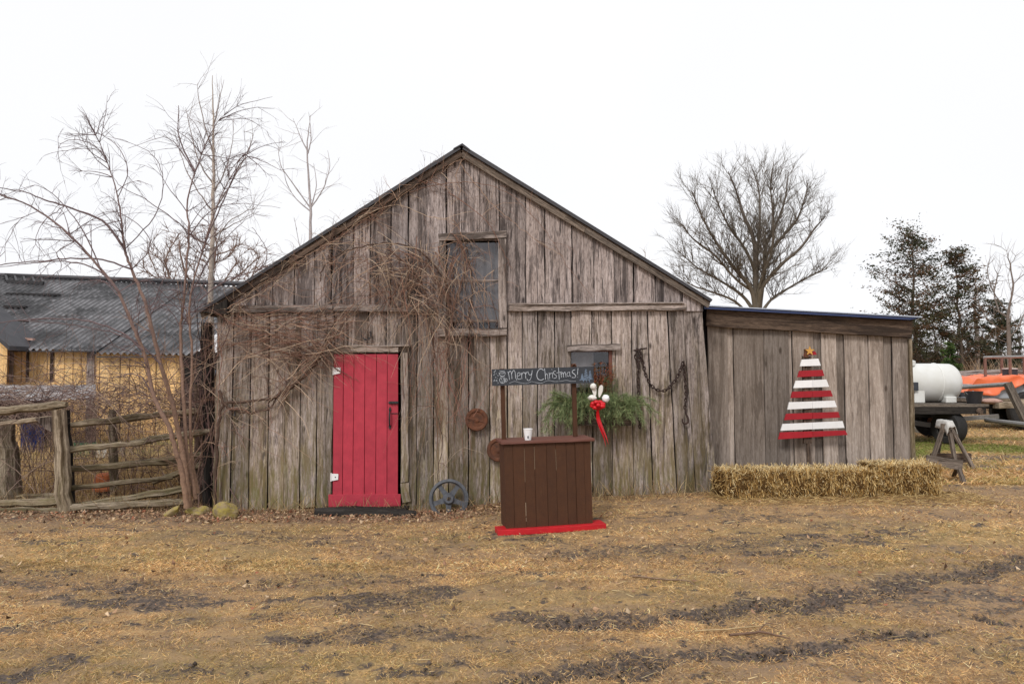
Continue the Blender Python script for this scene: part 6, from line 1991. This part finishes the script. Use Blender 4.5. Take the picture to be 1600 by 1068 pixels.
limbs = [
 ([(1183, 600), (1182, 540), (1181, 478), (1181, 452), (1180, 421), (1178, 375), (1162, 336), (1150, 298), (1138, 268)], .36, .045, 0),
 ([(1184, 500), (1189, 460), (1195, 414), (1197, 383), (1212, 352), (1226, 313), (1232, 268)], .24, .04, 1.2),
 ([(1182, 500), (1174, 452), (1152, 424), (1135, 402), (1108, 360), (1090, 321), (1082, 300)], .20, .035, -1.5),
 ([(1181, 490), (1160, 462), (1128, 440), (1090, 418), (1060, 392)], .15, .03, 1.6),
 ([(1181, 505), (1150, 472), (1118, 458), (1082, 446), (1066, 436)], .12, .03, -1.0),
 ([(1184, 480), (1191, 449), (1220, 414), (1251, 387), (1272, 358), (1290, 338)], .20, .035, -2.0),
 ([(1185, 495), (1205, 468), (1232, 450), (1268, 430), (1292, 420)], .13, .03, 1.5),
 ([(1181, 440), (1183, 400), (1187, 350), (1186, 300), (1176, 264)], .17, .035, 2.2),
 ([(1180, 425), (1165, 390), (1140, 355), (1122, 318), (1112, 290)], .13, .03, -2.4),
 ([(1196, 400), (1215, 378), (1244, 345), (1258, 308), (1262, 286)], .13, .03, 1.8),
 ([(1180, 470), (1192, 430), (1206, 392), (1208, 340), (1204, 290), (1208, 262)], .14, .03, -2.8),
 ([(1176, 455), (1150, 436), (1118, 400), (1082, 372), (1066, 350)], .12, .03, -2.2),
]
mb = MB(); lp = []
for px, r0_, r1_, dy in limbs:
    lp.append(traced(mb, px, MY, MY + dy, r0_ * .78, r1_ * .7, (0.135, 0.115, 0.085), col2=(0.12, 0.10, 0.09)))
mb.build('trunk', M['twig'], th, smooth=True)
mb = MB()
for i, p in enumerate(lp):
    n_ = int(np.linalg.norm(np.diff(p, axis=0), axis=1).sum() * 5.2)
    for _ in range(n_):
        k = random.uniform(.30, 1.0) if i == 0 else random.uniform(.22, 1.0)
        j = min(int(k * (len(p) - 1)), len(p) - 2); t_ = unit(p[j + 1] - p[j]); s_ = unit(RNG.normal(0, 1, 3)) * [1, 1, .5]
        shoot(mb, p[j], t_ * .8 + s_ * 1.05 + [0, 0, .45], random.uniform(1.2, 2.7) * (1.15 - .4 * k), .023 * (1.2 - .5 * k), GC, 2, curl=.28, grav=-.12, nb=4, side=.65, seg=6, ratio=.55)
mb.build('twigs', M['twig'], th)

round_tree('bushy_tree', 'bushy brown bare tree showing above the yellow barn roof', 'tree', 318, 350, 205, 27, 2000, .2, 4, .42, (0.22, 0.15, 0.125), r0=.010, rmax=.13, lowcut=3.6, tw_r=.9)
round_tree('distant_tree', 'small faint bare tree far off beyond the right roof slope', 'tree', 1012, 378, 62, 90, 160, .6, 1, 1.0, (0.5, 0.47, 0.46), r0=.02, rmax=.2, lowcut=6.0)
round_tree('bare_tree', 'tall bare tree with forked trunk at the right edge', 'tree', 1578, 372, 105, 34, 620, .3, 2, .7, (0.20, 0.165, 0.145), r0=.011, rmax=.09, lowcut=3.0)
round_tree('thin_tree', 'thin bare tree rising behind the second cedar', 'tree', 1528, 430, 70, 40, 200, .4, 2, .6, (0.26, 0.22, 0.2), r0=.012, rmax=.12, lowcut=3.0)
for i, (px, yt, w, Y, c, lab) in enumerate((
    (1438, 505, 50, 44, (.10, .085, .075), 'dark scrubby tree low behind the shed corner, above the white tank'),
    (1462, 492, 60, 52, (.13, .11, .10), 'grey twiggy tree between the big cedar and the green spruce'),
    (1512, 500, 70, 43, (.09, .075, .065), 'dark twiggy tree just right of the small green spruce'),
    (1548, 505, 60, 50, (.15, .11, .09), 'brownish twiggy bush above the metal frame'),
    (1590, 495, 60, 47, (.10, .085, .075), 'dark twiggy tree at the far right above the tarpaulin'),
    (1625, 480, 60, 45, (.10, .085, .075), 'dark twiggy tree partly cut off by the right edge'))):
    round_tree('scrub_tree', lab, 'tree', px, yt, w * 1.4, Y, 700, .3, 4, .6, c, r0=.018, rmax=.10, lowcut=.3, group='scrub trees along the far field edge', tw_r=.8)

# ---- cedars: trunk, rising limbs, ragged foliage pads
def cedar(px, ytop, wpx, Y, label, seed, nlimb=40, lean=0.0, col=((0.07, 0.070, 0.038), (0.125, 0.075, 0.045), (0.045, 0.050, 0.028)), name='cedar_tree', fs=.10, dens=1.0, cat='tree', gap=.35, droop=0.0, zlow=.08, group=None):
    rg = np.random.default_rng(seed); base = gpt(px, Y); top = P(px + lean, ytop, Y); H = top[2] - base[2]; W = wpx / 2 * Y / FPX
    th = thing(name, label, cat, base, group)
    mb = MB(); k = np.linspace(0, 1, 12)[:, None]; pts = base * (1 - k) + top * k; pts[1:-1] += rg.normal(0, .05, (10, 3))
    mb.tube(pts, np.linspace(H * .017, .012, 12), 7, (.10, .08, .065, 1))
    fol = []; lobes = rg.uniform(.6, 1.12, 40)
    for i in range(nlimb):
        t_ = zlow + (1 - zlow) * ((i + rg.random()) / nlimb); z = t_
        if rg.random() < gap * .3: continue
        a = rg.uniform(0, 2 * math.pi)
        prof = (1 - z) ** .62 * (.55 + .45 * min(1, z / .25)) + .05
        L = W * prof * lobes[i % 40]
        p0 = base * (1 - z) + top * z
        d = np.array([math.cos(a), math.sin(a), .35 - droop + rg.normal(0, .15)])
        q = p0 + d * L * .5 + [0, 0, .05 * L]; e = p0 + d * L + [0, 0, (.18 - droop * .5) * L]
        lp = catmull([p0, q, e], 4); mb.tube(lp, [max(.05 * (1 - z), .018), .008], 4, (.10, .08, .065, 1))
        npad = int(2 + 7 * L / W)
        for j in range(npad):
            s = rg.uniform(.3, 1.06); c = p0 * (1 - s) + e * s + rg.normal(0, .085 * W, 3) * np.array([.8, .8, .35]) + [0, 0, .05]
            n = int(30 * dens * rg.uniform(.5, 1.4)); sz = W * rg.uniform(.045, .10)
            bd = unit(d * [1, 1, .7] + rg.normal(0, .35, 3)); bs = unit(np.cross(bd, [0, 0, 1])); o = c + (rg.normal(0, 1.7, (n, 1)) * bd + rg.normal(0, .8, (n, 1)) * bs + rg.normal(0, .33, (n, 1)) * np.array([0, 0, 1])) * sz
            ci = col[rg.choice(len(col))]
            fol.append((o, np.tile(np.array(ci), (n, 1)) * rg.uniform(.65, 1.35, (n, 1))))
    mb.build('trunk', M['twig'], th, smooth=True)
    o = np.vstack([f[0] for f in fol]); c = np.vstack([f[1] for f in fol]); n = len(o)
    d = rg.normal(0, 1, (n, 3)); d[:, 2] = np.abs(d[:, 2]) * .6 - droop; d /= np.linalg.norm(d, axis=1, keepdims=True)
    s_ = np.cross(d, rg.normal(0, 1, (n, 3))); s_ /= np.linalg.norm(s_, axis=1, keepdims=True)
    L = fs * rg.uniform(.6, 1.6, (n, 1)); w = L * .22
    v = np.stack([o - d * L * .5, o - s_ * w, o + d * L * .6, o + s_ * w], 1)
    mb = MB(); mb.add(v.reshape(-1, 3), np.arange(n * 4).reshape(n, 4), v.reshape(-1, 3), np.repeat(np.hstack([c, np.ones((n, 1))]), 4, 0))
    mb.build('foliage', M['needle'], th)
cedar(1431, 361, 190, 38, 'larger dark brown-green cedar standing right behind the shed roof end', 5, 84, -6, fs=.105, dens=1.5)
cedar(1506, 392, 150, 38, 'second slimmer cedar, just right of the larger one', 9, 70, -14, fs=.105, dens=1.5)
cedar(1560, 470, 90, 41, 'low dark evergreen between the second cedar and the right edge', 14, 50, 0, fs=.11, dens=1.5, col=((.04, .05, .028), (.06, .055, .03)))
cedar(1484, 538, 42, 30, 'small bright green spruce above the end of the white tank', 30, 60, 0, ((.07, .12, .035), (.11, .16, .05), (.045, .08, .028)), 'small_spruce', .085, 1.2, 'tree', .0, .3, .02)
# dark hedgerow beyond everything: reads as one mass
mb = MB(); rg = np.random.default_rng(77)
n = 30000; xx = rg.uniform(20, 62, n); yy = rg.uniform(52, 62, n); hmax = 1.4 + 2.2 * fbm(xx * .45, xx * 0, 7, 4)
zz = rg.random(n) ** .8 * hmax
o = np.stack([xx, yy, zz + .15], -1); d = rg.normal(0, 1, (n, 3)); d[:, 2] = np.abs(d[:, 2]) + .4; d /= np.linalg.norm(d, axis=1, keepdims=True)
s_ = np.cross(d, rg.normal(0, 1, (n, 3))); s_ /= np.linalg.norm(s_, axis=1, keepdims=True)
L = rg.uniform(.15, .55, (n, 1)); v = np.stack([o - d * L, o - s_ * .035, o + d * L, o + s_ * .035], 1)
c = np.array([(.10, .085, .075), (.14, .115, .095), (.06, .055, .045), (.17, .13, .10)])[rg.choice(4, n)] * rg.uniform(.7, 1.3, (n, 1))
mb.add(v.reshape(-1, 3), np.arange(n * 4).reshape(n, 4), v.reshape(-1, 3), np.repeat(np.hstack([c, np.ones((n, 1))]), 4, 0))
tag(mb.build('hedgerow', M['leaf']), 'dense dark hedgerow along the far field edge behind the wagons', 'hedgerow', kind='stuff')
# dry reeds / bushes behind tarpaulin
mb = MB()
for i in range(260):
    p = P(random.choice((random.uniform(1525, 1545), random.uniform(1560, 1600), random.uniform(1500, 1640))), 600, 25 + random.random()); p[2] = gz
    shoot(mb, p, [random.gauss(0, .2), 0, 1], random.uniform(.9, 1.75), .012, (.36, .26, .17), 1, curl=.15, nb=3, side=.5, seg=4)
tag(mb.build('dry_reeds', M['twig']), 'tall dry tan weeds standing behind the orange tarpaulin', 'weeds', kind='stuff')

# ------------------------------------------------------------------ bramble thicket over the fence
random.seed(5)
mb = MB()
THC = [(0.17, 0.105, 0.095), (0.24, 0.155, 0.13), (0.085, 0.055, 0.052), (0.34, 0.25, 0.2)]
for _ in range(900):
    px = random.uniform(-30, 335); py = random.gauss(622, 13) if random.random() < .74 else random.uniform(575, 770); Y = random.uniform(9.5, 11.3)
    a = random.uniform(-.6, .6) if random.random() < .6 else random.uniform(0, 6.28)
    d = [math.cos(a) * random.choice((-1, 1)), random.uniform(-.4, .4), math.sin(a)]
    shoot(mb, P(px, py, Y), d, random.uniform(.4, 1.4), random.uniform(.0022, .0048), random.choice(THC), 1 if random.random() < .5 else 0, curl=.45, grav=.22, nb=3, seg=8)
for _ in range(85):   # stalks coming up from the ground
    p = gpt(random.uniform(-20, 330), random.uniform(9.5, 10.8))
    shoot(mb, p, [random.gauss(0, .35), 0, 1], random.uniform(.8, 1.7), random.uniform(.003, .006), random.choice(THC), 1, curl=.3, grav=.2, nb=3, seg=8)
for _ in range(70):   # knot of ivy stems round the dark post
    p = P(random.uniform(312, 334), random.uniform(560, 780), random.uniform(9.4, 9.7))
    shoot(mb, p, [random.gauss(0, .3), 0, random.choice((-1, 1))], random.uniform(.4, 1.2), random.uniform(.003, .010), random.choice(THC[:3]), 1, curl=.3, nb=2, seg=8)
tag(mb.build('bramble_thicket', M['twig'], smooth=True), 'tangled bare brambles sprawling over and behind the rail fence', 'brambles', kind='stuff')

# ------------------------------------------------------------------ vines on the barn
random.seed(11)
SH[0] = 1.22
VC = [(0.27, 0.145, 0.105), (0.42, 0.28, 0.20), (0.13, 0.08, 0.062), (0.50, 0.38, 0.28), (0.20, 0.12, 0.09)]
def wallp(px, py, off=.05): return P(px, py, FY - off)
def keepwall(q): return min(max(q[1], FY - .34), FY - .045)
def vine_curve(mb, px, r0, r1, off=.06, col=None, n=6, sides=5):
    pts = catmull([wallp(a, b, off + random.uniform(0, .05)) for a, b in px], n)
    pts[1:-1] += RNG.normal(0, .006, (len(pts) - 2, 3)) * [1, .3, 1]
    mb.tube(pts, np.linspace(r0, r1, len(pts)), sides, twig_c(col or random.choice(VC), .2)); return pts
def vine_spray(mb, pts, n, L, r=.003, g=.2, depth=1, k0=.05):
    for _ in range(n):
        i = min(int(random.uniform(k0, 1) * (len(pts) - 1)), len(pts) - 2); t_ = unit(pts[i + 1] - pts[i]); s_ = RNG.normal(0, 1, 3) * [1, .4, 1]
        shoot(mb, pts[i], t_ * .5 + s_, random.uniform(*L), r * random.uniform(.7, 1.3), random.choice(VC), depth, curl=.4, grav=g, nb=3, plane=keepwall, seg=8)
v1 = thing('climbing_vine', 'bare brown vine swagging across the planks between the left corner and the red door', 'vine', gpt(345, FY - .1))
mb = MB()
DK = (0.10, 0.065, 0.05)
main = [
 ([(335, 800), (338, 720), (342, 660), (350, 632), (380, 628), (425, 622), (455, 606), (480, 582), (502, 552), (515, 520), (528, 492)], .021, .011),
 ([(342, 610), (352, 632), (368, 641), (392, 645), (420, 638), (432, 622), (450, 606)], .018, .009),
 ([(420, 628), (450, 604), (475, 590), (500, 560), (520, 530), (540, 500)], .012, .006),
 ([(440, 620), (465, 596), (490, 575), (505, 548), (512, 515), (508, 490)], .010, .005),
]
for px, a, b in main:
    p = vine_curve(mb, px, a, b, col=DK); vine_spray(mb, p, 12, (.15, .5), .003, .15)
mb.build('stem', M['twig'], v1, smooth=True)
mb = MB()
for _ in range(150):   # woven mass between swag and girt
    x0 = random.uniform(395, 510); y0 = random.uniform(488, 560)
    a = random.uniform(-.5, .5) + (math.pi if random.random() < .5 else 0)
    shoot(mb, wallp(x0, y0, random.uniform(.05, .2)), [math.cos(a), 0, -math.sin(a) * .8], random.uniform(.35, 1.0), random.uniform(.002, .0042), random.choice(VC), 1, curl=.45, grav=.08, nb=2, plane=keepwall, seg=9)
for _ in range(90):   # along the swag
    k = random.random(); x0 = 440 + 90 * k; y0 = 612 - 100 * k + random.gauss(0, 8)
    shoot(mb, wallp(x0, y0, random.uniform(.06, .2)), [random.choice((-1, 1)), 0, random.choice((-1, 1)) * .9], random.uniform(.2, .7), random.uniform(.002, .004), random.choice(VC), 0, curl=.4, plane=keepwall, seg=8)
for _ in range(50):   # loose on the left planks
    x0, y0 = random.uniform(338, 420), random.uniform(485, 700)
    shoot(mb, wallp(x0, y0, random.uniform(.05, .2)), RNG.normal(0, 1, 3) * [1, 0, .8], random.uniform(.3, .9), random.uniform(.0018, .003), random.choice(VC), 0, curl=.45, grav=.1, plane=keepwall, seg=9)
for px in ([(337, 478), (350, 492), (362, 500), (374, 495), (376, 485), (368, 480)], [(340, 520), (346, 560), (341, 620), (336, 700)], [(372, 492), (400, 520), (425, 545), (470, 555), (515, 545), (545, 520)],
           [(383, 500), (420, 512), (470, 516), (520, 505), (560, 480)], [(345, 600), (380, 560), (420, 560), (470, 570), (510, 560)]):
    p = vine_curve(mb, px, .006, .003); vine_spray(mb, p, 8, (.15, .5), .0025)
mb.build('branches', M['twig'], v1, smooth=True)

v2 = thing('climbing_vine', 'thick bare reddish vine hanging over the gable and its hatch window', 'vine', gpt(690, FY - .1))
mb = MB()
for px, a, b in (([(703, 560), (700, 540), (697, 520), (702, 470), (690, 430), (665, 400), (640, 385), (600, 380), (560, 386), (525, 400), (505, 420), (500, 440)], .013, .007),
                 ([(690, 792), (684, 740), (692, 690), (681, 640), (690, 600), (700, 560)], .005, .0035),
                 ([(697, 560), (705, 500), (718, 450), (728, 400), (716, 372), (705, 365)], .012, .005), ([(740, 555), (732, 500), (738, 450), (730, 395), (722, 368)], .009, .004),
                 ([(702, 470), (685, 440), (670, 415), (640, 400), (622, 388)], .012, .006), ([(680, 560), (672, 500), (664, 450), (640, 418), (612, 395)], .010, .005)):
    p = vine_curve(mb, px, a, b, .08, col=random.choice((DK, (.20, .12, .09)))); vine_spray(mb, p, 14, (.2, .6), .003, .25)
mb.build('stem', M['twig'], v2, smooth=True)
mb = MB()
for _ in range(130):  # hanging curtain left of and over the hatch
    x0 = random.choice((random.gauss(684, 24), random.gauss(728, 15), random.uniform(600, 725))); y0 = random.uniform(368, 500)
    if x0 < 650: y0 = random.uniform(385, 470)
    shoot(mb, wallp(x0, y0, random.uniform(.05, .24)), [random.gauss(0, .55), 0, -1 if random.random() < .8 else .6], random.uniform(.25, .9), random.uniform(.002, .0044), random.choice(VC), 1 if random.random() < .5 else 0, curl=.38, grav=.3, nb=2, plane=keepwall, seg=9)
for _ in range(120):   # diagonal tangle falling from 560,380 to 700,470
    k = random.random(); x0 = 560 + 140 * k; y0 = 385 + 85 * k + random.gauss(0, 26)
    shoot(mb, wallp(x0, y0, random.uniform(.06, .22)), [random.choice((-1, 1)) * random.uniform(.5, 1), 0, random.uniform(-.9, .2)], random.uniform(.3, 1.0), random.uniform(.002, .004), random.choice(VC), 1, curl=.35, grav=.2, nb=2, plane=keepwall, seg=8)
for _ in range(50):   # loose trails left of the hatch, down beside the door
    x0, y0 = random.uniform(635, 745), random.uniform(495, 600)
    shoot(mb, wallp(x0, y0, random.uniform(.05, .2)), [random.gauss(0, .4), 0, -1], random.uniform(.4, 1.3), random.uniform(.0018, .0032), random.choice(VC[:2] + [(0.32, 0.13, 0.10)]), 0, curl=.3, grav=.2, plane=keepwall, seg=9)
for _ in range(34):
    x0, y0 = random.uniform(640, 780), random.uniform(560, 690)
    shoot(mb, wallp(x0, y0, random.uniform(.05, .15)), RNG.normal(0, 1, 3) * [1, 0, 1], random.uniform(.3, .8), random.uniform(.0016, .0026), (0.30, 0.15, 0.11), 0, curl=.35, plane=keepwall, seg=8)
for _ in range(85):   # upper left gable planks
    k = random.random(); x0 = 500 + 200 * k; y0 = random.uniform(380, 480)
    shoot(mb, wallp(x0, y0, random.uniform(.05, .18)), RNG.normal(0, 1, 3) * [1, 0, 1] + [0, 0, -.3], random.uniform(.25, .8), random.uniform(.0018, .003), random.choice(VC), 0, curl=.4, plane=keepwall, seg=8)
mb.build('branches', M['twig'], v2, smooth=True)

v3 = thing('climbing_vine', 'thin vine creeping up the underside of the left roof edge to the peak', 'vine', wallp(345, 480, .1))
mb = MB()
for off in (0, 4, 9):
    px = [(350 + 372 * k, 483 - 236 * k + off + 3 * math.sin(k * 30 + off)) for k in np.linspace(0, .97 if off < 9 else .7, 13)]
    p = vine_curve(mb, px, .0045, .002, .08); vine_spray(mb, p, 46, (.12, .45), .0026, .1)
for px in ([(640, 300), (690, 288), (735, 285), (790, 300), (830, 335), (860, 372), (890, 420), (925, 462)], [(718, 255), (745, 290), (770, 320), (800, 345), (845, 380), (880, 400)], [(722, 250), (712, 275), (720, 300), (705, 320)], [(560, 340), (620, 320), (680, 340), (740, 330)],
           [(700, 300), (760, 345), (790, 400), (800, 420)], [(350, 480), (330, 470), (322, 480)]):
    p = vine_curve(mb, px, .005, .002, .06); vine_spray(mb, p, 8, (.15, .5), .002, .1)
for _ in range(30):
    k = random.random(); p = P(345 + 300 * k, 478 - 190 * k, FY - .16)
    shoot(mb, p, [random.gauss(0, .8), 0, random.uniform(.1, .9)], random.uniform(.12, .4), .0024, random.choice(VC), 0, curl=.5, grav=.4, seg=7)
mb.build('stem', M['twig'], v3, smooth=True)
